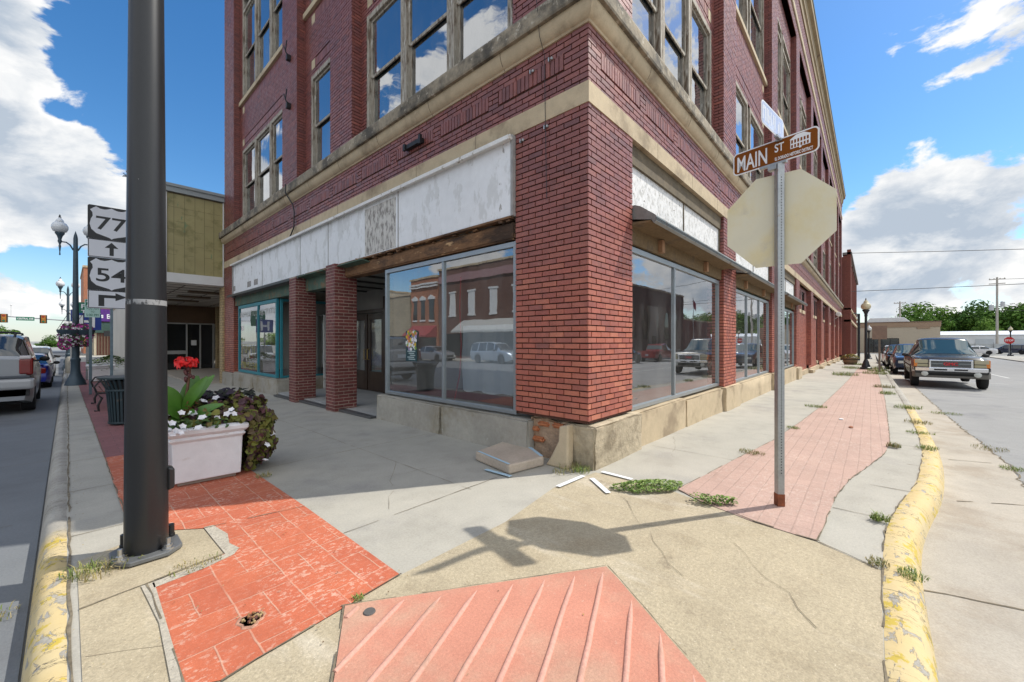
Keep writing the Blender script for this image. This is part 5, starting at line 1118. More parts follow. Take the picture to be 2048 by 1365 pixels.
q=MB(); q.ball((0,0,.012),.05,8,(1.6,.7,.25)); tag(obj('litter',q,M('rag_brown',(.3,.12,.06),.9),loc=(9.3,.25,zg(9.3,0)+.012)),'small crumpled brown scrap on the pink paving','litter'); q=MB(); q.box(-.05,.05,-.03,.03,0,.01); tag(obj('litter',q,signW,loc=(10.2,.42,zg(10,0)+.014)),'small white paper scrap on the pink paving','litter')
rs=random.Random(77); q=MB()
for i in range(260):
    x,y=rs.choice(((rs.uniform(.02,.12),rs.uniform(2.2,9)),(rs.uniform(.3,1.5),rs.uniform(2.1,3.9)),(rs.uniform(.2,4),rs.uniform(.2,2.4)),(rs.uniform(3,9),rs.uniform(-.1,1.4)),(rs.uniform(3.2,4.0),rs.uniform(2.3,3.4))))
    s=rs.uniform(.003,.009); a=rs.uniform(0,PI); q.add([(x+s*math.cos(a),y+s*math.sin(a),.0175),(x-s*.5*math.sin(a),y+s*.5*math.cos(a),.019),(x-s*math.cos(a),y-s*math.sin(a),.0175),(x+s*.5*math.sin(a),y-s*.5*math.cos(a),.018)],[(0,1,2,3)])
tag(obj('leaf_litter',q,M('litter_bits',(.2,.15,.08),.9,palette=[(.25,.18,.08),(.12,.07,.03),(.4,.35,.2),(.35,.25,.07)])),'tiny dry leaf scraps and grit scattered over the corner pavement','leaf litter',kind='stuff')
# ---------------------------------------------------------------- vehicles. local frame: +Y is the front, X across, Z up from the road
tyreM=M('tyre_rubber',(.015,.015,.016),.85); rimM=M('alloy_rim',(.45,.45,.46),.3,metal=.9); chromeM=M('chrome',(.75,.75,.77),.12,metal=1.)
cglass=M('tinted_car_glass',(.012,.018,.022),.03,spec=.9,coat=.6); wglass=M('windscreen_glass',(.03,.075,.085),.03,spec=1.,coat=1.); blackP=M('black_plastic',(.018,.018,.019),.6)
tailM=M('tail_lamp_red',(.18,.008,.008),.15,coat=.6); headM=M('head_lamp',(.55,.56,.52),.12,coat=.8); amberM=M('amber_lamp',(.65,.20,.02),.2,coat=.6); plateM=M('number_plate',(.5,.55,.6),.5); underM=M('underbody',(.01,.01,.01),.9)
def paint(n,c,metal=.3): return M('car_paint_'+n,c,.3,metal=metal,coat=.7,spec=.4)
def lerp(tab,x):
    if x<=tab[0][0]: return tab[0][1]
    for (a,b),(c,d) in zip(tab,tab[1:]):
        if x<=c: return b+(d-b)*(x-a)/(c-a) if c>a else d
    return tab[-1][1]
def vehicle(label,loc,rz,pm,L,Wd,top,belt,wheels,Rw,clear,ws,rw,side,pillars,group='parked cars on the streets',name='parked_car',cat='car',roof_in=.80,bot=None,nose=.80,tail=.88,wl=None,lights=True,mirror=None):
    """top/belt: (y,z) polylines; ws/rw: windscreen and rear glass y ranges; side: y range of side glass; pillars: y gaps"""
    t=thing(name,label,cat,loc,rz,group)
    w=Wd/2; ys=set(np.round(np.linspace(-L/2,L/2,60),3).tolist())
    for a in wheels: ys|=set(np.round(a+np.linspace(-1,1,17)*(Rw+.06),3).tolist())
    for a in [*ws,*rw,*side,*[v for p in pillars for v in p],*[p[0] for p in top],*[p[0] for p in belt]]: ys.add(round(max(-L/2,min(L/2,a)),3))
    ys=sorted(ys); B=MB(); G=MB(); rings=[]; 
    for y in ys:
        e=min(1,(L/2-y)/.5); f=min(1,(y+L/2)/.4); ww=w*(nose+(1-nose)*math.sin(max(0,e)*PI/2))*(tail+(1-tail)*math.sin(max(0,f)*PI/2))
        zt=lerp(top,y); zb=min(lerp(belt,y),zt-.01); z0=clear
        if y>L/2-.4: z0=clear+.12*(y-(L/2-.4))/.4
        if y<-L/2+.4: z0=clear+.10*((-L/2+.4)-y)/.4
        for a in wheels:
            d=abs(y-a); RR=Rw+.05
            if d<RR: z0=max(z0,Rw+math.sqrt(RR*RR-d*d)*1.0)
        z0=min(z0,zb-.12); h=zb-z0; cab=max(0,min(1,(zt-zb)/.3)); wr=ww*(.93-(.93-roof_in)*cab)
        pts=[(ww*.80,z0),(ww*.955,z0+.0),(ww*.985,z0+min(.12,h*.3)),(ww,z0+h*.5),(ww*.985,z0+h*.82),(ww*.955,zb),(wr+ (ww*.955-wr)*.06,zt-.055*cab-.006),(wr*.90,zt-.012*cab-.002),(wr*.5,zt+.012),(0,zt+.02)]
        rings.append(pts)
    n=len(rings[0]); vs=[]
    for y,pts in zip(ys,rings): vs+=[(x,y,z) for x,z in pts]+[(-x,y,z) for x,z in pts[-2::-1]]
    m_=2*n-1; Bf=[];Gf=[]
    inr=lambda r,a,b: a>=r[0]-1e-4 and b<=r[1]+1e-4
    for i in range(len(ys)-1):
        a,b=ys[i],ys[i+1]
        for k in range(m_-1):
            kk=k if k<n-1 else m_-2-k; face=(i*m_+k,i*m_+k+1,(i+1)*m_+k+1,(i+1)*m_+k)
            gl=False
            if kk==5 and inr(side,a,b) and not any(inr(p,a,b) for p in pillars): gl=True
            if kk in(6,7,8) and (inr(ws,a,b) or inr(rw,a,b)): gl=True
            (Gf if gl else Bf).append(face)
    Bf+=[tuple(range(m_)),tuple((len(ys)-1)*m_+k for k in range(m_-1,-1,-1))]
    B.add(vs,Bf); G.add([(x*1.003,y*1.0,z+.003) for x,y,z in vs],Gf)
    me=B.mesh('body',32); body=obj('body',me,pm,t); obj('windows',G.mesh('windows',32),wglass if cat=='pickup' else cglass,t)
    q=MB(); q.box(-w*.8,w*.8,-L/2+.25,L/2-.25,clear+.02,clear+.35); obj('underbody',q,underM,t)
    for a in wheels:
        for s in(-1,1):
            q=MB(); x0=s*(w-.23); x1=s*(w-.005); X0,X1=min(x0,x1),max(x0,x1)
            q.lathe([(Rw*.6,X0),(Rw*.95,X0),(Rw,X0+.03),(Rw,X1-.03),(Rw*.94,X1),(Rw*.64,X1)],(0,0,0),26,'x'); wh=obj('wheel',q,tyreM,t,smooth=40,loc=(0,a,Rw))
            q=MB(); xo=s*(w-.02); q.lathe([(0,xo-.06*s),(Rw*.2,xo-.03*s),(Rw*.24,xo-.02*s),(Rw*.5,xo-.05*s),(Rw*.58,xo-.01*s),(Rw*.645,xo),(Rw*.645,xo-.1*s)],(0,0,0),26,'x'); obj('rim',q,rimM,wh,smooth=40)
            q=MB()
            for k in range(6):
                an=2*PI*k/6; M4=Matrix.Rotation(an,4,'X'); q.box(xo-.045*s if s>0 else xo-.0, xo if s>0 else xo+.045,-Rw*.07,Rw*.07,Rw*.15,Rw*.6,M4)
            obj('spoke',q,rimM,wh)
    if lights:
        ze=lerp(belt,L/2-.1); zr=lerp(belt,-L/2+.1)
        for s in(-1,1):
            q=MB(); q.box(s*w*.62-.17,s*w*.62+.17,L/2-.13,L/2+.012,ze-.24,ze-.08); obj('headlight',q,headM,t,bevel=.03)
            q=MB(); q.box(s*w*.72-.13,s*w*.72+.13,-L/2-.012,-L/2+.12,zr-.27,zr-.05); obj('tail_light',q,tailM,t,bevel=.03)
        q=MB(); q.box(-w*.5,w*.5,L/2-.05,L/2+.015,clear+.22,clear+.40); obj('grille',q,blackP,t,bevel=.02)
        q=MB(); q.box(-.16,.16,-L/2-.02,-L/2+.01,zr-.42,zr-.30); obj('number_plate',q,plateM,t)
    my=mirror if mirror is not None else side[1]-.25; mz=lerp(belt,my)+.06
    for s in(-1,1):
        q=MB(); q.ball((s*(w+.10),my,mz),.1,10,(1.05,.55,.75)); q.tube([(s*(w-.06),my,mz-.06),(s*(w+.06),my,mz-.02)],.03,6); obj('mirror',q,blackP,t,smooth=50)
        q=MB(); 
        for hy in ([side[0]+.45*(side[1]-side[0])-.12] if len(pillars)<2 else [pillars[0][1]+.12,pillars[-1][1]+.1]): q.box(s*(w-.012)-.018,s*(w-.012)+.018,hy,hy+.2,lerp(belt,0)-.16,lerp(belt,0)-.12)
        obj('door_handle',q,pm,t,bevel=.006)
    return t
def suv(label,loc,rz,pm,L=4.75,Wd=1.86,Hh=1.74,bf=.585,**k):
    h=Hh; return vehicle(label,loc,rz,pm,L,Wd,[(-L/2,h*(bf+.015)),(-L/2+.03,h*(bf+.035)),(-L/2+.12,h*.80),(-L/2+.30,h*.96),(-L/2+.6,h*.99),(0,h),(L*.06,h*.985),(L*.13,h*.95),(L*.285,h*.615),(L*.40,h*.58),(L/2-.06,h*.52),(L/2,h*.42)],
        [(-L/2,h*bf),(L*.28,h*.6),(L*.40,h*.56),(L/2,h*.40)],[L*.29,-L*.29],.36,.24,(L*.14,L*.28),(-L/2+.05,-L/2+.30),(-L/2+.28,L*.2),[(-L*.30,-L*.28),(-L*.08,-L*.055),(L*.12,L*.14)],**k)
def sedan(label,loc,rz,pm,L=4.75,Wd=1.82,Hh=1.44,**k):
    h=Hh; return vehicle(label,loc,rz,pm,L,Wd,[(-L/2,h*.52),(-L/2+.05,h*.66),(-L/2+.15,h*.69),(-L*.36,h*.71),(-L*.20,h*.965),(-L*.08,h),(L*.05,h*.985),(L*.10,h*.95),(L*.255,h*.68),(L*.40,h*.61),(L/2-.08,h*.52),(L/2,h*.44)],
        [(-L/2,h*.5),(-L/2+.1,h*.645),(L*.25,h*.63),(L*.4,h*.585),(L/2,h*.42)],[L*.30,-L*.29],.33,.20,(L*.105,L*.25),(-L*.35,-L*.205),(-L*.30,L*.2),[(-L*.09,-L*.065)],**k)
silver=paint('silver',(.27,.28,.30)); blueP=paint('deep_blue',(.012,.02,.22)); black_=paint('black',(.012,.012,.014)); darkB=paint('dark_blue',(.02,.03,.06)); whiteC=paint('white',(.75,.75,.74),0.); greyC=paint('grey',(.16,.165,.17)); redC=paint('red',(.30,.012,.015)); teal=M('car_paint_pewter',(.022,.021,.02),.22,coat=.25,spec=.35); skyB=paint('pale_blue_silver',(.33,.40,.48))
def zr(x,y): return zg(x,y)-KH-.016
# left street, rear views; each points up the street (+Y)
A1=suv('silver sport utility vehicle with roof rack parked nearest at the left kerb',(-1.46,17.3,zr(0,18)+.03),0,silver,4.6,1.85,1.92,bf=.67,lights=False)
w=.925
for s in(-1,1):
    q=MB(); q.box(s*.86-.06,s*.86+.06,-2.33,-2.14,.94,1.36); q.box(s*.80-.10,s*.80+.1,-2.335,-2.2,.96,1.32); obj('tail_light',q,tailM,A1,bevel=.03)
    q=MB(); q.box(s*.80-.09,s*.80+.09,-2.345,-2.25,1.32,1.40); obj('reverse_lamp',q,M('clear_lamp',(.6,.55,.55),.2),A1,bevel=.02)
    q=MB(); q.tube([(s*.62,-1.95,1.82),(s*.62,-1.85,1.93),(s*.62,.5,1.95),(s*.62,.65,1.86)],.022,8); obj('roof_rail',q,blackP,A1)
q=MB(); q.box(-.95,.95,-2.43,-2.1,.60,.86); obj('bumper',q,M('light_bumper',(.36,.365,.375),.35,coat=.4),A1,bevel=.07)
q=MB(); q.box(-.88,.88,-2.38,-2.2,.86,.93); obj('bumper_step',q,M('slate_trim',(.06,.07,.085),.5),A1,bevel=.02)
q=MB(); q.tube([(-.62,-1.7,1.96),(.62,-1.7,1.96)],.018,8); q.tube([(-.62,0,1.97),(.62,0,1.97)],.018,8); obj('roof_bar',q,blackP,A1)
q=MB(); q.box(-.26,.26,-2.335,-2.3,1.02,1.17); obj('number_plate',q,plateM,A1,bevel=.01); q=MB(); q.box(-.1,.1,-2.20,-2.05,1.62,1.68); obj('brake_lamp',q,blackP,A1)
q=MB(); q.box(-.86,.86,-2.30,-2.0,.44,.62); obj('valance',q,blackP,A1)
A2=sedan('deep blue low coupe with red tail lamps parked behind the silver vehicle',(-1.36,26.3,zr(0,26)),0,blueP,4.75,1.9,1.36)
q=MB(); q.box(-.75,.75,-2.42,-2.2,.93,.97); obj('spoiler',q,blueP,A2,bevel=.015)
A3=suv('light silver crossover parked third along the left kerb',(-1.38,35.5,zr(0,35)),0,paint('light_silver',(.5,.52,.55)),4.6,1.85,1.68)
A4=sedan('dark sedan farthest along the left kerb',(-1.6,47,zr(0,47)),0,black_)
A5=suv('white vehicle far away on the main street',(-3.6,85,zr(0,85)),0,whiteC)
# pickup at the right kerb, facing us (-X): turn local +Y to -X => rz=+90deg
zt=zr(27,-2.3)
pL=5.75
pk_=vehicle('dark pewter pickup truck with chrome bumper facing the camera at the right kerb','x' and (25.9,-2.33,zt+.05),PI/2,teal,pL,2.0,[(-pL/2,1.2),(-.95,1.21),(-.90,1.33),(-.80,1.88),(-.1,1.97),(.40,1.96),(.60,1.90),(1.22,1.29),(1.45,1.27),(2.3,1.24),(pL/2-.12,1.20),(pL/2,1.12)],
   [(-pL/2,1.19),(1.2,1.19),(1.5,1.19),(2.3,1.15),(pL/2,1.06)],[1.95,-1.75],.42,.47,(.62,1.21),(-.9,-.82),(-.72,.95),[(-.30,-.22),(.35,.42)],name='pickup_truck',cat='pickup',roof_in=.66,nose=.95,tail=.97,lights=False,group='pickups parked along the side street',mirror=.98)
pk_.scale=(1.06,1.03,1.02); fy=pL/2
q=MB(); q.box(-.56,.56,fy-.06,fy+.035,.79,1.12); obj('grille_surround',q,chromeM,pk_,bevel=.03)
q=MB(); q.box(-.50,.50,fy+.02,fy+.042,.835,1.075); g=obj('grille',q,blackP,pk_,bevel=.01)
q=MB()
for z in(.88,.92,.96,1.0,1.04): q.box(-.49,.49,fy+.043,fy+.05,z-.006,z+.006)
q.box(-.49,-.2,fy+.043,fy+.053,.95,.98); q.box(.2,.49,fy+.043,fy+.053,.95,.98); obj('bar',q,M('dark_chrome',(.25,.26,.27),.25,metal=.9),g)
text('GMC',pk_,M('emblem_red',(.55,.02,.03),.3),.15,(0,fy+.056,.96),(PI/2,0,PI),width=.36,bold=.006,name='badge')
for s in(-1,1):
    q=MB(); q.box(s*.755-.185,s*.755+.185,fy-.14,fy+.015,.96,1.12); obj('headlight',q,M('yellowed_lamp',(.42,.38,.25),.2,coat=.6),pk_,bevel=.025)
    q=MB(); q.box(s*.755-.185,s*.755+.185,fy-.14,fy+.01,.835,.945); obj('lower_lamp',q,M('lower_lamp',(.38,.34,.2),.25,coat=.5),pk_,bevel=.02)
    q=MB(); q.box(s*.90-.055,s*.90+.05,fy-.16,fy+.012,.835,1.12); obj('turn_signal',q,amberM,pk_,bevel=.02)
    q=MB(); q.lathe([(0,fy-.02),(.085,fy-.02),(.095,fy+.02),(.07,fy+.03),(0,fy+.035)],(s*.66,0,.57),16,'y'); obj('fog_lamp',q,headM,pk_,smooth=40)
q=MB(); q.prism([(-1.0,-.22),(-.93,.0),(-.55,.075),(.55,.075),(.93,0),(1.0,-.22),(.9,-.25),(-.9,-.25)],lambda x,y,z:(x,fy+y,z),.655,.825); obj('bumper',q,chromeM,pk_,bevel=.035)
q=MB(); q.box(-.42,-.09,fy+.06,fy+.08,.71,.77); q.box(.09,.42,fy+.06,fy+.08,.71,.77); obj('bumper_slot',q,blackP,pk_)
q=MB(); q.prism([(-1.0,-.22),(-.92,-.02),(.92,-.02),(1.0,-.22)],lambda x,y,z:(x,fy+y,z),.42,.655); obj('lower_valance',q,M('tan_grey_valance',(.12,.11,.095),.5),pk_,bevel=.03)
q=MB(); q.box(-.6,.6,fy-.03,fy-.01,.51,.61); obj('air_intake',q,underM,pk_)
for s in(-1,1): 
    q=MB(); q.box(s*1.0-.01,s*1.0+.012,-2.2,2.3,.80,.86); obj('side_moulding',q,blackP,pk_)
q=MB(); q.box(-.72,.72,-.89,-.885,1.2,1.75)
def pick(label,loc,pm,h=1.0):
    t=vehicle(label,loc,PI/2,pm,5.6,1.95,[(-2.8,1.1),(-.95,1.12),(-.9,1.25),(-.8,1.78),(.3,1.84),(.5,1.78),(1.15,1.27),(2.2,1.14),(2.7,1.06),(2.8,.95)],[(-2.8,1.08),(1.2,1.15),(2.2,1.08),(2.8,.93)],[1.85,-1.75],.38,.36,(.52,1.14),(-.9,-.82),(-.72,.9),[(-.28,-.2),(.35,.42)],name='pickup_truck',cat='pickup',roof_in=.76,nose=.92,tail=.97,group='pickups parked along the side street',mirror=.9); return t
pick('dark blue pickup parked directly behind the pewter truck',(35.5,-2.0,zr(35,-2)),darkB)
pick('black pickup third in the row along the side street',(43.5,-1.85,zr(43,-2)),black_)
pick('white pickup last in the row along the side street',(52,-1.8,zr(52,-2)),whiteC)
# cars in the far lot
sedan('long white car standing side on across the far lot',(106,-13.6,zr(106,-13)),R(8),whiteC,5.0,1.9,1.5)
suv('silver grey vehicle seen from behind in the far lot',(101,-20.5,zr(101,-20)),R(-60),paint('far_silver',(.3,.31,.33)),4.9,1.95,1.75)
suv('dark vehicle between white car and grey vehicle in the far lot',(113,-18.8,zr(113,-19)),R(-20),darkB)
# across the streets: seen in the shop window reflections
suv('dark charcoal vehicle parked across the main street, seen only reflected in the shop glass',(-15.9,37.5,zr(-9,37)),PI,greyC)
sedan('silver sedan parked across the main street, seen reflected in the big shop window',(-15.9,31.8,zr(-9,31)),PI,silver)
suv('pale blue vehicle across the main street, reflected at the right of the big window',(-15.9,23.4,zr(-9,23)),PI,skyB)
rp=pick('red pickup parked across the side street, seen reflected in the side window',(41,-11.3,zr(41,-11)),redC); rp.rotation_euler=(0,0,-PI/2)
sedan('dark sedan parked across the side street, seen reflected at the left of the side window',(33,-11.3,zr(33,-11)),-PI/2,darkB)
# ---------------------------------------------------------------- other buildings
def simple_brick(name,c,c2,mo,sc=1.,bw=.25,bh=.085):
    m=bpy.data.materials.new(name); m.use_nodes=True; t=NT(m.node_tree); b=m.node_tree.nodes['Principled BSDF']; tc=t.n('ShaderNodeTexCoord').outputs['Object']
    sx=t.n('ShaderNodeSeparateXYZ',Vector=tc); u=t.math('ADD',sx.outputs[0],sx.outputs[1]); v=t.n('ShaderNodeCombineXYZ',X=u,Y=sx.outputs[2])
    br=t.n('ShaderNodeTexBrick',Vector=v.outputs[0],Scale=sc,Color1=c4(c),Color2=c4(c2),Mortar=c4(mo),i5=.009,i7=0.,i8=bw,i9=bh)
    cc=br.outputs[0]
    for a,am in((.4,.12),(5,.12)): cc=t.vm('SCALE',cc,sc=t.maprange(t.noise(tc,a,3),.25,.75,1-am,1+am))
    t.set(b.inputs['Base Color'],cc); b.inputs['Roughness'].default_value=.85
    bp=t.n('ShaderNodeBump',Strength=.5,Distance=.01,Height=t.math('SUBTRACT',1.0,br.outputs[1])); t.set(b.inputs['Normal'],bp.outputs[0]); return m
tanB=simple_brick('buff_brick',(.48,.36,.19),(.42,.31,.16),(.2,.15,.09),1,.3,.1); redB=simple_brick('red_far_brick',(.22,.055,.04),(.18,.045,.035),(.2,.12,.09)); orB=simple_brick('orange_brick',(.42,.15,.07),(.36,.12,.06),(.3,.2,.14)); brB=simple_brick('brown_brick',(.16,.075,.055),(.13,.06,.045),(.14,.09,.07)); stB=simple_brick('tan_stone_block',(.40,.34,.23),(.33,.28,.19),(.25,.2,.14),1,.6,.22)
whiteW=M('white_painted_metal',(.68,.68,.66),.5,noise=((2,.06),)); darkW=M('dark_window_glass',(.015,.02,.024),.06,spec=.8)
# theatre-like neighbour with a yellow panelled canopy box
N1=thing('canopy_building','shop with a boxed canopy of yellow tiles and white edges next to the corner building','building',(4.04,18.6,-.14))
def p1(n,mb,m,**k): return obj(n,mb,m,N1,world=True,**k)
yb=30.
yelM=M('yellow_glazed_panel',(.34,.295,.135),.35,noise=((1.5,.10),),spots=((1.6,.60,(.20,.18,.07),.1),(3,.68,(.16,.24,.12),.03,(1,1,.4))),)
q=MB(); q.box(2.36,4.0,18.555,18.62,3.95,6.78); panel=p1('yellow_panel',q,yelM)
q=MB()
for x in(2.55,2.85,3.15,3.43,3.72): q.box(x,x+.008,18.548,18.556,3.95,6.78)
for i,x in enumerate((2.36,2.55,2.85,3.15,3.43,3.72)):
    for z in (4.6+.37*(i%2),5.5+.3*(i%3),6.3): q.box(x+.01,x+.27,18.549,18.556,z,z+.006)
obj('tile_joint',q,M('tile_joint',(.17,.15,.08),.8),panel,loc=-Vector(N1.location)*0)
q=MB(); q.box(2.20,2.36,18.5,18.66,3.9,6.8); q.box(4.0,4.035,18.5,18.66,3.9,6.8); q.box(2.20,4.035,18.5,yb,3.60,3.94); q.box(2.2,2.3,18.66,yb,3.94,6.8); p1('white_frame',q,whiteW,bevel=.01)
q=MB(); q.box(2.12,4.037,18.45,yb+.1,6.82,7.0); q.box(2.05,4.037,18.40,yb+.1,7.0,7.10); p1('roof_edge',q,M('roof_flashing',(.30,.33,.34),.5,metal=.3))
q=MB(); q.box(2.3,9,18.7,yb+3,3.56,3.6); sof=p1('soffit',q,M('soffit_white',(.62,.60,.54),.7,noise=((1,.1),)))
q=MB()
for k in range(12): q.box(2.3,8.9,18.75+k*.95,18.79+k*.95,3.545,3.559)
for x in(2.9,4.1,5.6): q.box(x,x+.03,18.75,yb+3,3.546,3.558)
obj('soffit_strip',q,M('soffit_strip',(.10,.08,.06),.7),sof)
for y in(20.5,23,25.5):
    q=MB(); q.box(3.3,4.5,y,y+.35,3.48,3.555); p1('soffit_lamp_well',q,M('lamp_well',(.14,.10,.06),.6))
for bx in ((3.99,4.4,18.5,18.98,-.5,3.56),(3.1,3.5,29.2,29.7,-.5,3.56),(5.95,6.6,28.9,29.3,-.5,3.56)): q=MB(); q.box(*bx); p1('buff_brick_pier',q,tanB)
q=MB(); q.box(3.1,20,29.72,30.0,2.55,3.56); q.box(6.6,6.9,18.98,29.7,-.5,3.56); q.box(3.1,3.6,29.72,32,-.5,3.56); p1('entrance_wall',q,M('brown_entrance_panel',(.13,.075,.04),.6,noise=((2,.2),)))
q=MB(); q.box(2.3,20,18.64,18.66,3.94,7); q.box(4.05,20,18.5,18.52,-1,7.0); q.box(2.3,20,yb-.1,yb,3.6,7); q.box(2.4,20,18.6,yb,6.8,6.83); p1('wall',q,tanB)
fr=MB()
for x in(3.62,4.62,5.25,5.88): fr.box(x,x+.07,29.6,29.68,-.3,2.55)
fr.box(3.69,5.88,29.6,29.68,2.48,2.55); fr.box(3.69,5.88,29.6,29.68,-.3,-.2); fr.box(3.69,4.62,29.59,29.66,.75,.95); fd=p1('door_frame',fr,M('door_alu',(.5,.5,.48),.4,metal=.4))
q=MB(); q.quad((3.69,29.65,-.2),(5.88,29.65,-.2),(5.88,29.65,2.48),(3.69,29.65,2.48)); obj('pane',q,darkW,fd)
q=MB(); q.box(4.85,5.1,29.57,29.58,1.25,1.55); obj('paper_notice',q,signW,fd)
q=MB(); q.box(3.3,6.6,18.98,29.6,-.35,-.13); p1('entrance_floor',q,M('beige_terrazzo',(.42,.36,.29),.6,noise=((3,.1),)))
t=thing('newspaper_rack','thin white metal rack standing at the edge of the canopy entrance','rack',(3.05,27.5,zg(3,27))); q=MB()
for x in(0,.25): q.tube([(x,0,0),(x,0,1.1),(x+.05,0,1.15)],.025,6)
for z in(.2,.5,.8): q.tube([(0,0,z),(.25,0,z)],.02,6)
obj('frame',q,whiteW,t)
# striped shop with the purple sign
def block(name,label,x0,x1,y0,y1,z0,z1,m,cap=None,cat='building'):
    t=thing(name,label,cat,(x0,y0,z0)); q=MB(); q.box(0,x1-x0,0,y1-y0,-.6,z1-z0); obj('wall',q,m,t)
    q=MB(); q.box(-.12,x1-x0+.12,-.12,y1-y0+.12,z1-z0,z1-z0+.22); obj('roof',q,cap or stoneM,t); return t
N2=block('striped_shop','cream and brown striped shop with green awning and purple sign board','x' and 3.7,15,32.5,46,-.4,6.0,redB)
N2.location=(2.95,85,-.6); N2.scale=(.62,1,1.3)
q=MB()
for k in range(24): q.box(-.45+.0*k,-.02,.05+k*.55,.30+k*.55,0,3.0)
obj('cream_stripe',q,M('cream_panel',(.55,.47,.34),.7,noise=((2,.1),)),N2)
q=MB()
for k in range(24): q.box(-.40,-.03,.30+k*.55,.60+k*.55,0,3.0)
for k in range(7): q.box(.15+k*.5,.42+k*.5,-.08,-.02,0,2.9)
obj('brown_stripe',q,M('brown_panel',(.12,.08,.05),.7),N2)
q=MB(); q.prism([(-1.5,2.95),(-.46,3.75),(-.02,3.75),(-.02,2.9),(-1.5,2.55)],lambda x,z,s:(x,s,z),-.25,13.2); q.box(-1.5,3.9,-.3,-.25,2.55,3.75); obj('awning',q,M('green_awning',(.035,.075,.06),.7,noise=((2,.15),)),N2)
q=MB(); q.box(-.3,3.4,-.42,-.32,3.85,5.25); sg=obj('sign_board',q,M('purple_sign',(.085,.018,.19),.5,noise=((3,.3),),spots=((5,.66,(.5,.12,.08),.03),)),N2)
text("J's",N2,signW,.7,(.55,-.435,4.42),(PI/2,0,0),width=1.0,bold=.02); text("Etc",N2,signW,.7,(2.2,-.435,4.42),(PI/2,0,0),width=1.1,bold=.02)
q=MB(); q.box(-.36,-.3,-.45,-.28,3.8,5.3); q.box(3.4,3.46,-.45,-.28,3.8,5.3); obj('sign_edge',q,whiteW,sg)
t=thing('hanging_black_sign','small dark square sign bracketed to the striped shop front','sign',(3.6,83.8,2.6)); q=MB(); q.box(0,.75,-.03,.03,-.4,.4); obj('plate',q,blackP,t); q=MB(); q.tube([(.4,0,.4),(.4,0,.5),(.9,0,.5)],.02,6); obj('bracket',q,ironM,t)
N3=block('orange_brick_shop','orange brick building with white framed windows beyond the striped shop',1.9,14,47,68,-.55,8.6,orB)
for k in range(5):
    q=MB(); q.box(-.08,.02,1.2+k*4,2.9+k*4,.5,2.9); N3.location=(2.0,106,-.7); N3.scale=(1,1,1.7); f=obj('window',q,whiteW,N3); q=MB(); q.box(-.09,-.081,1.4+k*4,2.7+k*4,.65,2.75); obj('pane',q,darkW,f)
q=MB(); q.box(.5,1.7,-.08,.02,.5,2.8); f=obj('window',q,whiteW,N3); q=MB(); q.box(.65,1.55,-.09,-.081,.65,2.65); obj('pane',q,darkW,f)
block('neighbour_store','pale low store beyond the canopy building',4.04,16,33,74,-.65,5.5,M('pale_store',(.5,.47,.42),.8,noise=((.3,.1),)))
# next red brick block on the side street
N4=thing('far_brick_building','two storey red brick building beyond the corner block on the side street','building',(XE+.4,2.0,-.75))
hs=[(2.5+k*5.4,4.3+k*5.4,6.4,9.4) for k in range(6)]+[(2.3+k*5.4,4.6+k*5.4,.9,4.0) for k in range(6)]
q=MB()
for a,b,c,d in wall_cells(0,34,-.3,12.2,hs): q.box(a,b,0,.35,c,d)
q.box(0,34,.36,14,-.3,12.1); q.box(0,1.1,-.35,-.002,-.3,12.9); 
for k in range(6): q.box(5.2+k*5.4-.4,5.2+k*5.4+.4,-.25,-.002,-.3,12.3)
obj('wall',q,redB,N4)
q=MB(); q.box(0,34.2,-.4,.3,4.5,4.75); q.box(0,34.2,-.35,.3,5.9,6.1); obj('string_course',q,stoneM,N4); q=MB(); q.box(0,34.2,-.45,.4,12.31,12.6); obj('coping',q,M('grey_coping',(.2,.19,.18),.8),N4)
for a,b,c,d in hs:
    q=MB(); q.box(a,a+.12,.12,.25,c,d); q.box(b-.12,b,.12,.25,c,d); q.box(a+.12,b-.12,.12,.25,d-.12,d); q.box(a+.12,b-.12,.12,.25,(c+d)/2-.05,(c+d)/2+.05); q.box(a-.1,b+.1,-.1,.25,c-.2,c); f=obj('window',q,stoneM,N4); q=MB(); q.quad((a,.2,c),(b,.2,c),(b,.2,d),(a,.2,d)); obj('pane',q,darkW,f)
# tan box store closing the side street
N5=thing('tan_store','long low tan store with brown parapet band across the end of the side street','building',(108,-9.7,-.75))
tanW=M('tan_render',(.50,.43,.32),.85,noise=((.3,.05),(3,.04))); brnW=M('brown_band',(.36,.25,.165),.85,noise=((.5,.06),))
q=MB(); q.box(0,40,0,34,-.3,4.95); obj('wall',q,tanW,N5); q=MB(); q.box(-.12,40,-.1,34,4.95,5.85); 
for y in(1.3,7.2,13.5,20): q.box(-.1,.0,y,y+1.8,4.6,4.948)
obj('parapet_band',q,brnW,N5); q=MB(); q.box(-.2,40,-.2,34.1,5.85,6.0); obj('coping',q,M('coping_brown',(.2,.14,.1),.7),N5)
q=MB(); q.box(-.03,.02,5.6,10.4,0,2.7); e=obj('entrance_glazing',q,darkW,N5); q=MB()
for y in(5.5,6.7,7.9,9.1,10.3): q.box(-.09,.0,y,y+.1,0,2.75)
q.box(-.09,0,5.6,10.3,2.7,2.8); q.box(-.08,-.035,7.1,7.6,.9,1.5); obj('mullion',q,blackP,e)
q=MB(); q.box(-1.2,-.0,12.2,14.6,-.2,3.6); w_=obj('stepped_porch',q,tanW,N5); q=MB(); q.box(-1.25,-.0,12.15,14.65,1.1,2.6); obj('brown_course',q,M('porch_brown',(.30,.17,.13),.85),w_); q=MB(); q.box(-1.3,0,12.1,14.7,3.6,3.8); obj('porch_cap',q,brnW,w_)
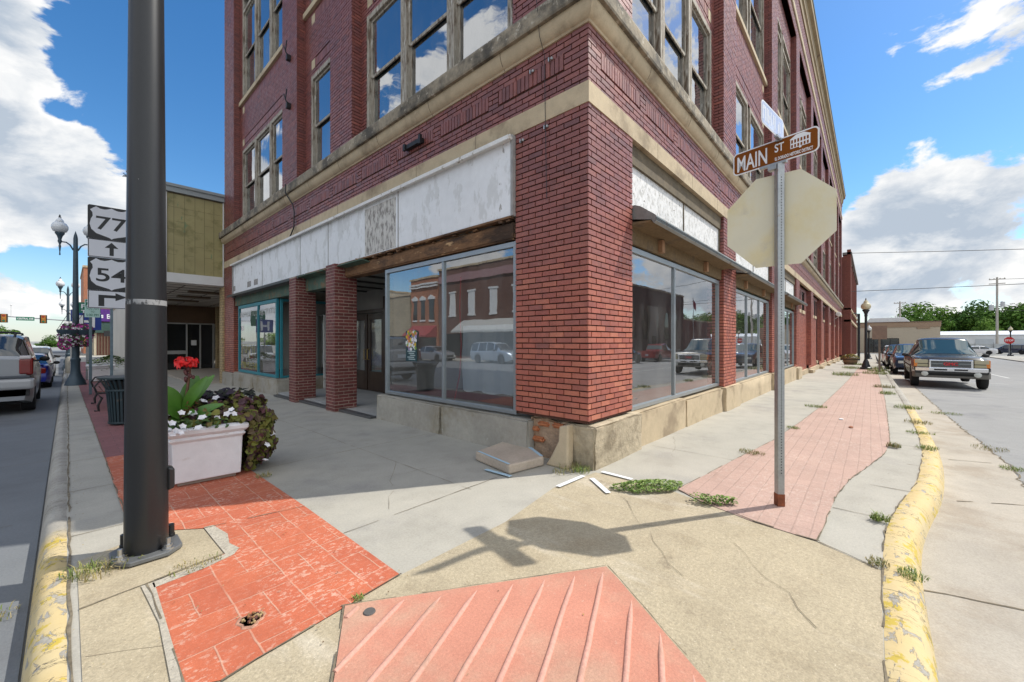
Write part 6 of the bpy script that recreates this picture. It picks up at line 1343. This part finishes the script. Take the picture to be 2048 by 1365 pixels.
t=thing('roof_cabin','small white boxy tower showing above the tan store roof','roof tower',(125,2.4,4.9)); q=MB(); q.box(0,5,0,4.6,0,2.6); obj('wall',q,whiteW,t); q=MB(); q.box(-.3,5.3,-.3,4.9,2.6,2.8); obj('roof',q,M('grey_coping2',(.45,.47,.48),.6),t); q=MB(); q.box(-.03,0,.8,1.6,1.1,1.9); q.box(-.03,0,2.6,3.4,1.1,1.9); obj('window',q,darkW,t)
t=thing('roof_unit','low pale rooftop unit on the tan store','roof unit',(122,-7,5.2)); q=MB(); q.prism([(0,0),(8,0),(7,1.5),(1.5,1.5)],lambda y,z,x:(x,y,z),0,4); obj('casing',q,whiteW,t,bevel=.1)
# white storage buildings and fence of the far lot
t=thing('white_shed','long low white metal shed across the far lot','shed',(132,-38,-.75)); q=MB(); q.box(0,12,0,31,-.2,3.6); obj('wall',q,M('white_ribbed_metal',(.66,.67,.68),.5,noise=((.5,.08),)),t); q=MB(); q.prism([(-.3,3.6),(12.3,3.6),(6,4.5)],lambda x,z,y:(x,y,z),-.3,31.3); obj('roof',q,M('pale_metal_roof',(.6,.62,.64),.5),t)
q=MB()
for k in range(7): q.box(-.04,0,1.5+k*4.2,4.2+k*4.2,0,2.7)
obj('roller_door',q,M('pale_roller_door',(.5,.53,.55),.5,noise=((1,.1),)),t)
t=thing('lot_fence','chain link fence with pale sheeting along the far lot','fence',(121,-30,-.75)); q=MB(); q.box(-.02,.02,0,17,0,1.7); obj('sheeting',q,M('fence_sheet',(.45,.47,.47),.7,noise=((1,.25),)),t); q=MB()
for k in range(8): q.tube([(-.05,k*2.4,0),(-.05,k*2.4,2.0)],.04,6)
obj('fence_posts',q,galv,t)
t=thing('boat_trailer','white covered trailer parked behind the white car','trailer',(116,-12.5,-.9)); q=MB(); q.prism([(-3,.6),(-2.6,1.5),(0,2.3),(2.6,2.2),(3,.7)],lambda x,z,y:(x*.6,y,z),-1.1,1.1); obj('cover',q,whiteW,t,bevel=.15); q=MB()
for s in(-1,1): q.lathe([(0,-.1),(.35,-.1),(.35,.1),(0,.1)],(s*1.0,0,.35),14,'x')
obj('wheel',q,tyreM,t)
# reflected street across the main street
def flat_block(name,label,x0,x1,y0,y1,z1,m,wins,axis,wm=None,awn=None,extra=None):
    t=block(name,label,x0,x1,y0,y1,-.4,z1,m); t.location.z=-.4; return t
F1=block('white_shutter_building','brown brick building with white boarded upper windows, reflected in the big shop window',-35,-21.5,10,38.4,-.4,9.8,brB)
for k in range(8):
    y=2.2+k*3.3; q=MB(); q.box(13.5,13.56,y,y+1.1,4.9,7.4); q.box(13.5,13.62,y-.15,y+1.25,7.4,7.6); q.box(13.5,13.6,y-.1,y+1.2,4.7,4.9); obj('boarded_window',q,whiteW,F1)
q=MB(); q.prism([(13.5,4.2),(15.3,3.0),(15.3,2.8),(13.5,2.8)],lambda x,z,s:(x,s,z),3,24); obj('awning',q,M('grey_awning_cloth',(.45,.45,.42),.8),F1)
q=MB(); q.box(13.5,13.55,1,27.5,.3,2.75); obj('shop_glass',q,darkW,F1); q=MB(); q.box(13.4,13.7,.1,28.3,8.7,9.5); obj('white_cornice',q,M('mauve_band',(.34,.2,.2),.8),F1)
F2=block('orange_arched_building','orange brick building with arched windows and red awning, seen reflected in the shop window',-35,-21.5,38.6,44.2,-.5,9.2,orB)
for k in range(3):
    y=.7+k*1.75; q=MB(); q.box(13.5,13.55,y,y+.85,4.6,7.1); obj('window',q,darkW,F2); q=MB(); q.prism([(y-.2,7.1),(y+1.05,7.1),(y+1.0,7.35),(y+.425,7.65),(y-.15,7.35)],lambda a,b,x:(x,a,b),13.5,13.65); q.box(13.5,13.62,y-.1,y+.95,4.4,4.6); obj('arch_hood',q,whiteW,F2)
q=MB(); q.box(13.45,13.75,.0,5.6,8.6,8.8); q.box(13.45,13.75,0,5.6,8.95,9.15); obj('cornice',q,whiteW,F2)
q=MB(); q.prism([(13.5,3.9),(15.,2.7),(15.,2.5),(13.5,2.5)],lambda x,z,s:(x,s,z),.2,5.4); obj('awning',q,M('red_awning',(.32,.05,.05),.8),F2); q=MB(); q.box(13.5,13.54,.3,5.3,.3,2.4); obj('shop_glass',q,darkW,F2)
F3=block('tan_stone_building','tan stone side walled building, seen reflected at the left of the shop window',-35,-21.5,44.4,56,-.55,7.4,stB)
F4=block('cream_bank_building','cream stone building with dark windows, seen reflected in the teal framed window',-35,-21.5,58,90,-.65,9.5,M('cream_stone',(.55,.5,.4),.8,noise=((1,.08),)))
for k in range(9):
    q=MB(); q.box(13.5,13.56,1.5+k*3.4,3.2+k*3.4,.9,3.6); q.box(13.5,13.56,1.5+k*3.4,3.2+k*3.4,5.2,7.4); obj('window',q,darkW,F4)
q=MB(); q.box(13.5,13.8,0,32,4.2,4.5); q.box(13.5,13.8,0,32,8.2,8.5); obj('string_course',q,stoneM,F4)
G1=block('brick_hall','brown brick hall with tall arched windows, seen reflected in the side window',40,64,-34,-16.5,-.8,8.3,brB)
for k in range(6):
    x=2+k*3.6; q=MB(); q.prism([(x,2.6),(x+1.3,2.6),(x+1.3,5.6),(x+1.1,6.1),(x+.65,6.35),(x+.2,6.1),(x,5.6)],lambda a,b,y:(a,y,b),17.5,17.56); obj('arched_window',q,darkW,G1)
q=MB(); q.box(10.6,13.4,17.4,17.75,0,6.9); obj('entrance_bay',q,M('pale_entrance_stone',(.35,.3,.24),.8),G1); q=MB(); q.box(11.4,12.6,17.7,17.78,0,3); obj('door',q,darkW,G1)
G2=block('low_brick_annex','low brick annex with pale posts, seen reflected beside the hall',66,84,-34,-18,-.8,5.0,redB)
t=thing('flag_pole','white flag pole with a drooping flag, seen reflected in the side window','flag pole',(64.8,-15.2,-.8)); q=MB(); q.tube([(0,0,0),(0,0,9)],.06,8); obj('pole',q,whiteW,t); q=MB()
for k in range(5): q.quad((.06+k*.22,.03*(k%2),8.8-.13*k),(.28+k*.22,.03*((k+1)%2),8.67-.13*k),(.28+k*.22,.03*((k+1)%2),7.6-.2*k),(.06+k*.22,.03*(k%2),7.8-.2*k))
obj('flag',q,M('flag_cloth',(.4,.06,.07),.8),t)
sheet('far_pavement',[(-21.6,-30),(-17.4,-30),(-17.4,110),(-21.6,110)],-.05,concM,.2)
sheet('opposite_pavement',[(-3,-12.7),(94,-12.7),(94,-16.6),(-3,-16.6)],-.05,concM,.2)
# utility poles and wires
woodP=M('utility_pole_wood',(.42,.38,.33),.9,noise=((1,.15),))
def upole(label,x,y,h,arms=1):
    t=thing('utility_pole',label,'utility pole',(x,y,-.75),0,'utility poles beyond the lot'); q=MB(); q.tube([(0,0,-.3),(0,0,h)],[.22,.15],10); obj('pole',q,woodP,t); q=MB()
    for k in range(arms): q.box(-.08,.08,-1.1,1.1,h-.5-.9*k,h-.34-.9*k)
    for s in(-1,-.4,.4,1): q.ball((0,s,h-.25),.1,6)
    obj('cross_arm',q,woodP,t); return t
u1=upole('tall grey utility pole with transformer in front of the trees',128,-19.5,15.4,2); q=MB(); q.lathe([(.35,0),(.35,1.1),(.2,1.2),(0,1.2)],(0,.75,8.6),12); q.lathe([(.32,0),(.32,1.0),(.2,1.1),(0,1.1)],(0,-.75,9.3),12); obj('transformer',q,M('transformer_grey',(.5,.5,.5),.5),u1)
upole('pale utility pole rising behind the tan store roof',140,-5.6,12.2,1); upole('slim far utility pole to the right among the trees',150,-34,9.5,1)
for lab,a,b,sag in (('upper overhead wire crossing the sky to the right building corner',(61,2.2,11.8),(150,-120,20),2.2),('lower overhead wire crossing the sky over the side street',(66,1.9,7.75),(110,-90,12.6),.9),('thin wire from the transformer pole running right',(128,-19.5,14.2),(120,-90,13.6),1.0),('thin low wire among the trees',(128,-19.5,7.8),(150,-70,8.0),.6)):
    q=MB(); q.tube([(a[0]+(b[0]-a[0])*i/16,a[1]+(b[1]-a[1])*i/16,a[2]+(b[2]-a[2])*i/16-sag*4*(i/16)*(1-i/16)) for i in range(17)],.035,5); tag(obj('overhead_wire',q,ironM),lab,'wire','overhead wires')
# trees
barkM=M('bark',(.09,.07,.05),.95)
treeM=[M('tree_leaves_%s'%n,(.05,.1,.02),.85,palette=p,spec=.15) for n,p in(('mid',[(.075,.155,.022),(.10,.19,.03),(.055,.12,.018),(.13,.22,.04)]),('light',[(.12,.21,.03),(.15,.25,.04),(.085,.17,.025),(.17,.27,.05)]),('dark',[(.05,.11,.02),(.07,.14,.025),(.04,.09,.016),(.09,.16,.03)]))]
def tree_protos(kind,seed):
    rs=random.Random(seed); t=thing('tree','tree','tree',(0,0,-500))
    q=MB(); q.tube([(0,0,-.5),(.1,0,2),(0,.2,4.5),(.2,0,8)],[.45,.36,.28,.1],8)
    lobes=[]
    for k in range(15):
        a=rs.uniform(0,2*PI); r_=rs.uniform(1.2,4.6); z=rs.uniform(3.2,10.2)-r_*.25; lobes.append((r_*math.cos(a),r_*math.sin(a),z,rs.uniform(1.3,2.5)))
        if k<8: q.tube([(0,.1,3+.3*k),(lobes[-1][0]*.5,lobes[-1][1]*.5,(3+z)/2+.6),lobes[-1][:3]],[.16,.1,.04],6)
    lobes.append((0,0,9.6,2.4)); obj('trunk',q,barkM,t)
    def f(r2):
        l=r2.choice(lobes); v=Vector((r2.gauss(0,1),r2.gauss(0,1),r2.gauss(0,1))).normalized(); d=l[3]*r2.uniform(.55,1.08); return (l[0]+v.x*d,l[1]+v.y*d,l[2]+v.z*d*.8),(v.x,v.y,v.z+.3)
    obj('crown',leaf_cluster(3600,f,.62,seed,.3,'oval'),treeM[kind],t); return t
protos=[tree_protos(i%3,100+i) for i in range(5)]
rs=random.Random(9); descs=['broad mid green tree','pale green rounded tree','dark green dense tree','tall mid green tree','bushy light green tree']
used=set(); k=0
spots=[]
for i in range(15): spots.append((166+rs.uniform(-8,8),-8-6.4*i+rs.uniform(-2,2),rs.uniform(1.0,1.25)))
for i in range(11): spots.append((152+rs.uniform(-5,5),-11-8.2*i+rs.uniform(-2,2),rs.uniform(.68,.92)))
for i in range(8): spots.append((205,-14-13*i,1.45))
for i,(x,y,s) in enumerate(spots):
    pr=i%5; row='back' if s>1.3 else ('rear' if s>.94 else 'front'); nth=('first','second','third','fourth','fifth','sixth','seventh','eighth','ninth','tenth','eleventh','twelfth','thirteenth','fourteenth','fifteenth')[i if i<15 else (i-15 if i<26 else i-26)]
    lab='%s, %s from the left, %s row beyond the lot'%(descs[pr],nth,row)
    if i<5:
        t=protos[pr]; 
    else: t=dup(protos[pr],(0,0,0),0,lab)
    t.location=(x,y,-.9); t.rotation_euler=(0,0,rs.uniform(0,6)); t.scale=(s*1.05,s*1.05,s*.98); t['label']=lab; t['group']='trees beyond the far lot'
for i,(x,y,s) in enumerate([(-14,215,.85),(-30,225,1.),(-46,230,.9),(-4,225,.8),(8,220,.8),(-62,230,1),(20,225,.9),(-20,280,1.1),(-50,290,1.2),(6,290,1.1)]):
    t=dup(protos[(i*2+1)%5],(x,y,-3.5 if i<7 else -1.5),i*1.3,'distant tree down the main street, %s'%('nearest the lamp post','left of centre','middle','right of the cars','behind the shop corner','far left','far right','back row middle','back row left','back row right')[i]); t.scale=(s,s,s*.8); t['group']='distant trees at the end of the main street'
# traffic signals
t=thing('signal_mast','traffic signal mast with a long arm across the main street','signal mast',(1.2,92,-.65)); q=MB(); q.tube([(0,0,0),(0,0,6.3)],[.16,.12],10); q.tube([(0,0,5.2),(-8,0,5.75),(-22,0,6.3)],[.08,.07,.05],8); obj('mast_arm',q,galv,t)
def signal(label,x):
    t=thing('traffic_signal',label,'traffic signal',(x,91.6,4.75),0,'traffic signals over the main street'); q=MB(); q.box(-.36,.36,0,.22,-.62,.62); obj('backplate',q,M('signal_black',(.03,.025,.015),.5),t,bevel=.03); q=MB(); q.box(-.22,.22,-.14,-.002,-.56,.56); obj('housing',q,M('signal_amber_housing',(.40,.14,.015),.5),t,bevel=.03)
    for z,c in((.36,(.25,.02,.01)),(0,(.35,.16,.02)),(-.36,(.02,.12,.05))): q=MB(); q.lathe([(0,-.16),(.13,-.16),(.15,-.15),(.15,-.12)],(0,0,z),14,'y'); obj('lens',q,M('lens_%d'%int(z*100+50),c,.2),t)
signal('amber framed traffic signal hanging at the left end of the mast arm',-6.0); signal('amber framed traffic signal hanging nearer the lamp posts',-2.35)
t=thing('hanging_street_sign','green hanging street sign reading CENTRAL AVE between the two traffic signals','street sign',(-4.05,91.6,4.75)); q=MB(); q.box(-.85,.85,0,.04,-.27,.27); obj('plate',q,gs,t); text('CENTRAL AVE',t,signW,.34,(0,-.01,0),(PI/2,0,0),width=1.5,bold=.008)
t=thing('antenna_mast','thin white antenna on the signal mast arm','antenna',(-5.35,91.6,5.0)); q=MB(); q.tube([(0,0,0),(0,0,1.6)],.03,6); q.ball((0,0,1.65),.1,8); obj('rod',q,whiteW,t)
# ---------------------------------------------------------------- sky, sun, camera
SUN_AZ,SUN_EL=-32.0,51.0       # direction the light comes from (azimuth from +X towards +Y)
wd=bpy.data.worlds.new('World'); sc.world=wd; wd.use_nodes=True; nt=wd.node_tree; nt.nodes.clear(); t=NT(nt)
out=t.n('ShaderNodeOutputWorld'); bg=t.n('ShaderNodeBackground',Strength=.15); t.set(out.inputs[0],bg.outputs[0])
sky=nt.nodes.new('ShaderNodeTexSky'); sky.sky_type='NISHITA'; sky.sun_disc=False; sky.sun_elevation=R(SUN_EL); sky.sun_rotation=R(90-SUN_AZ); sky.air_density=1.0; sky.dust_density=.3; sky.ozone_density=2.5
hsv=t.n('ShaderNodeHueSaturation',Saturation=1.3,Value=1.12,Color=sky.outputs[0])
d=t.n('ShaderNodeTexCoord').outputs['Generated']; dn=t.vm('NORMALIZE',d); sx=t.n('ShaderNodeSeparateXYZ',Vector=dn)
az=t.math('MULTIPLY',t.math('ARCTAN2',sx.outputs[1],sx.outputs[0]),180/PI); el=t.math('MULTIPLY',t.math('ARCSINE',sx.outputs[2]),180/PI)
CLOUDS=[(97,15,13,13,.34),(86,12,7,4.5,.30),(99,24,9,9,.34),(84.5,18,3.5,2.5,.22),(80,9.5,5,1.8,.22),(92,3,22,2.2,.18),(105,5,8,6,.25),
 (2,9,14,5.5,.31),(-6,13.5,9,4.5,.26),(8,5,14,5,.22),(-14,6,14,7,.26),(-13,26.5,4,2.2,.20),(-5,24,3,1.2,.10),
 (135,30,14,14,.28),(150,12,20,9,.24),(128,14,10,6,.15),(-35,14,14,9,.26),(-70,18,22,12,.22),(-110,20,30,14,.20),(180,22,20,12,.22),(-150,12,30,10,.24),(-30,40,20,8,.12),(210,45,40,22,.34),(160,50,25,18,.25),(-110,55,50,18,.25),(225,15,35,20,.22),(-85,28,32,22,.34),(-38,44,22,20,.40),(97,28,8,8,.26),(0,80,200,22,.26)]  # mostly out-of-view clouds, added for fill light and window reflections
HOLES=[(89,7.6,5,1.1,.30),(91,21,2.0,1.0,.30),(84,24,4.5,6,.35),(79,16,6,7,.40),(20,14,12,12,.45),(55,30,24,20,.4)]
mask=None
def dang(a): # wrapped azimuth difference
    x=t.math('SUBTRACT',az,a); return t.math('WRAP',x,180.,-180.)
for lst,sg in((CLOUDS,1),(HOLES,-1)):
    for a,e,ra,re,am in lst:
        g=t.math('ADD',t.math('POWER',t.math('DIVIDE',dang(a),ra),2.),t.math('POWER',t.math('DIVIDE',t.math('SUBTRACT',el,e),re),2.))
        v=t.math('MULTIPLY',t.math('POWER',2.718,t.math('MULTIPLY',g,-1.)),am*sg)
        mask=v if mask is None else t.math('ADD',mask,v)
def fb(off):
    p=t.vm('MULTIPLY',t.vm('ADD',dn,off),(1,1,1.75))
    big=t.noise(p,4.2,10,.60,.25); bill=t.n('ShaderNodeTexVoronoi',{'feature':'SMOOTH_F1'},Vector=t.vm('ADD',p,t.vm('SCALE',t.n('ShaderNodeTexNoise',Vector=p,Scale=9.,Detail=4.).outputs['Color'],sc=.06)),Scale=9.0,Smoothness=.6).outputs[0]
    return t.math('SUBTRACT',big,t.math('MULTIPLY',bill,.16))
n0=fb((0,0,0)); nc=t.math('MULTIPLY_ADD',t.math('SUBTRACT',n0,.45),1.45,.45); dens=t.math('SUBTRACT',t.math('ADD',nc,mask),.60)
sv=Vector((math.cos(R(SUN_AZ))*math.cos(R(SUN_EL)),math.sin(R(SUN_AZ))*math.cos(R(SUN_EL)),math.sin(R(SUN_EL))))
n1=fb(tuple(Vector((0,0,.045))+sv*.02)); grad=t.math('SUBTRACT',n0,n1)
alpha=t.maprange(dens,-.005,.085,0,1,True)
p2=t.vm('MULTIPLY',dn,(1,1,2.0)); det=t.noise(p2,11,8,.62,.4)
lit=t.math('ADD',t.maprange(grad,-.09,.10,-.42,.42),t.maprange(dens,.02,.30,.86,.34)); lit=t.math('ADD',lit,t.maprange(det,.35,.65,-.22,.22)); lit=t.math('MAXIMUM',t.math('MINIMUM',lit,1.),0.)
cc=t.mix(lit,(3.2,3.7,4.35,1),(6.5,6.5,6.45,1))
west=t.maprange(t.math('ABSOLUTE',dang(-85)),30,70,1.7,1,True); fill_gain=t.math('MAXIMUM',t.maprange(el,36,54,1,1.2,True),t.maprange(t.math('ABSOLUTE',dang(205)),30,62,1.5,1,True))  # added fill light: out-of-view clouds brightened in the south, west and overhead
cc=t.vm('SCALE',cc,sc=t.math('MAXIMUM',west,fill_gain))
haze=t.mix(t.maprange(el,0,9,.55,0,True),hsv.outputs[0],(3.7,4.4,5.1,1))
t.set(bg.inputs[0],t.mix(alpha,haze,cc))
ln=bpy.data.lights.new('sun','SUN'); ln.energy=4.2; ln.angle=R(.53); ln.color=(1,.955,.87); lo=bpy.data.objects.new('sun',ln); COL.objects.link(lo); lo.rotation_euler=sv.to_track_quat('Z','Y').to_euler()
cam=bpy.data.cameras.new('camera'); cam.sensor_width=36; cam.lens=14.032; cam.clip_end=6000; cam.clip_start=.05; co=bpy.data.objects.new('camera',cam); COL.objects.link(co); co.location=(0,0,1.5); co.rotation_euler=(PI/2,0,R(41.89-90)); sc.camera=co
vs=sc.view_settings; vs.view_transform='Standard'; vs.look='None'; vs.gamma=1; vs.use_curve_mapping=False; vs.exposure=.07
sc.cycles.max_bounces=8; sc.cycles.transparent_max_bounces=12; sc.cycles.use_denoising=True; sc.cycles.caustics_reflective=False; sc.cycles.caustics_refractive=False; sc.cycles.sample_clamp_indirect=6
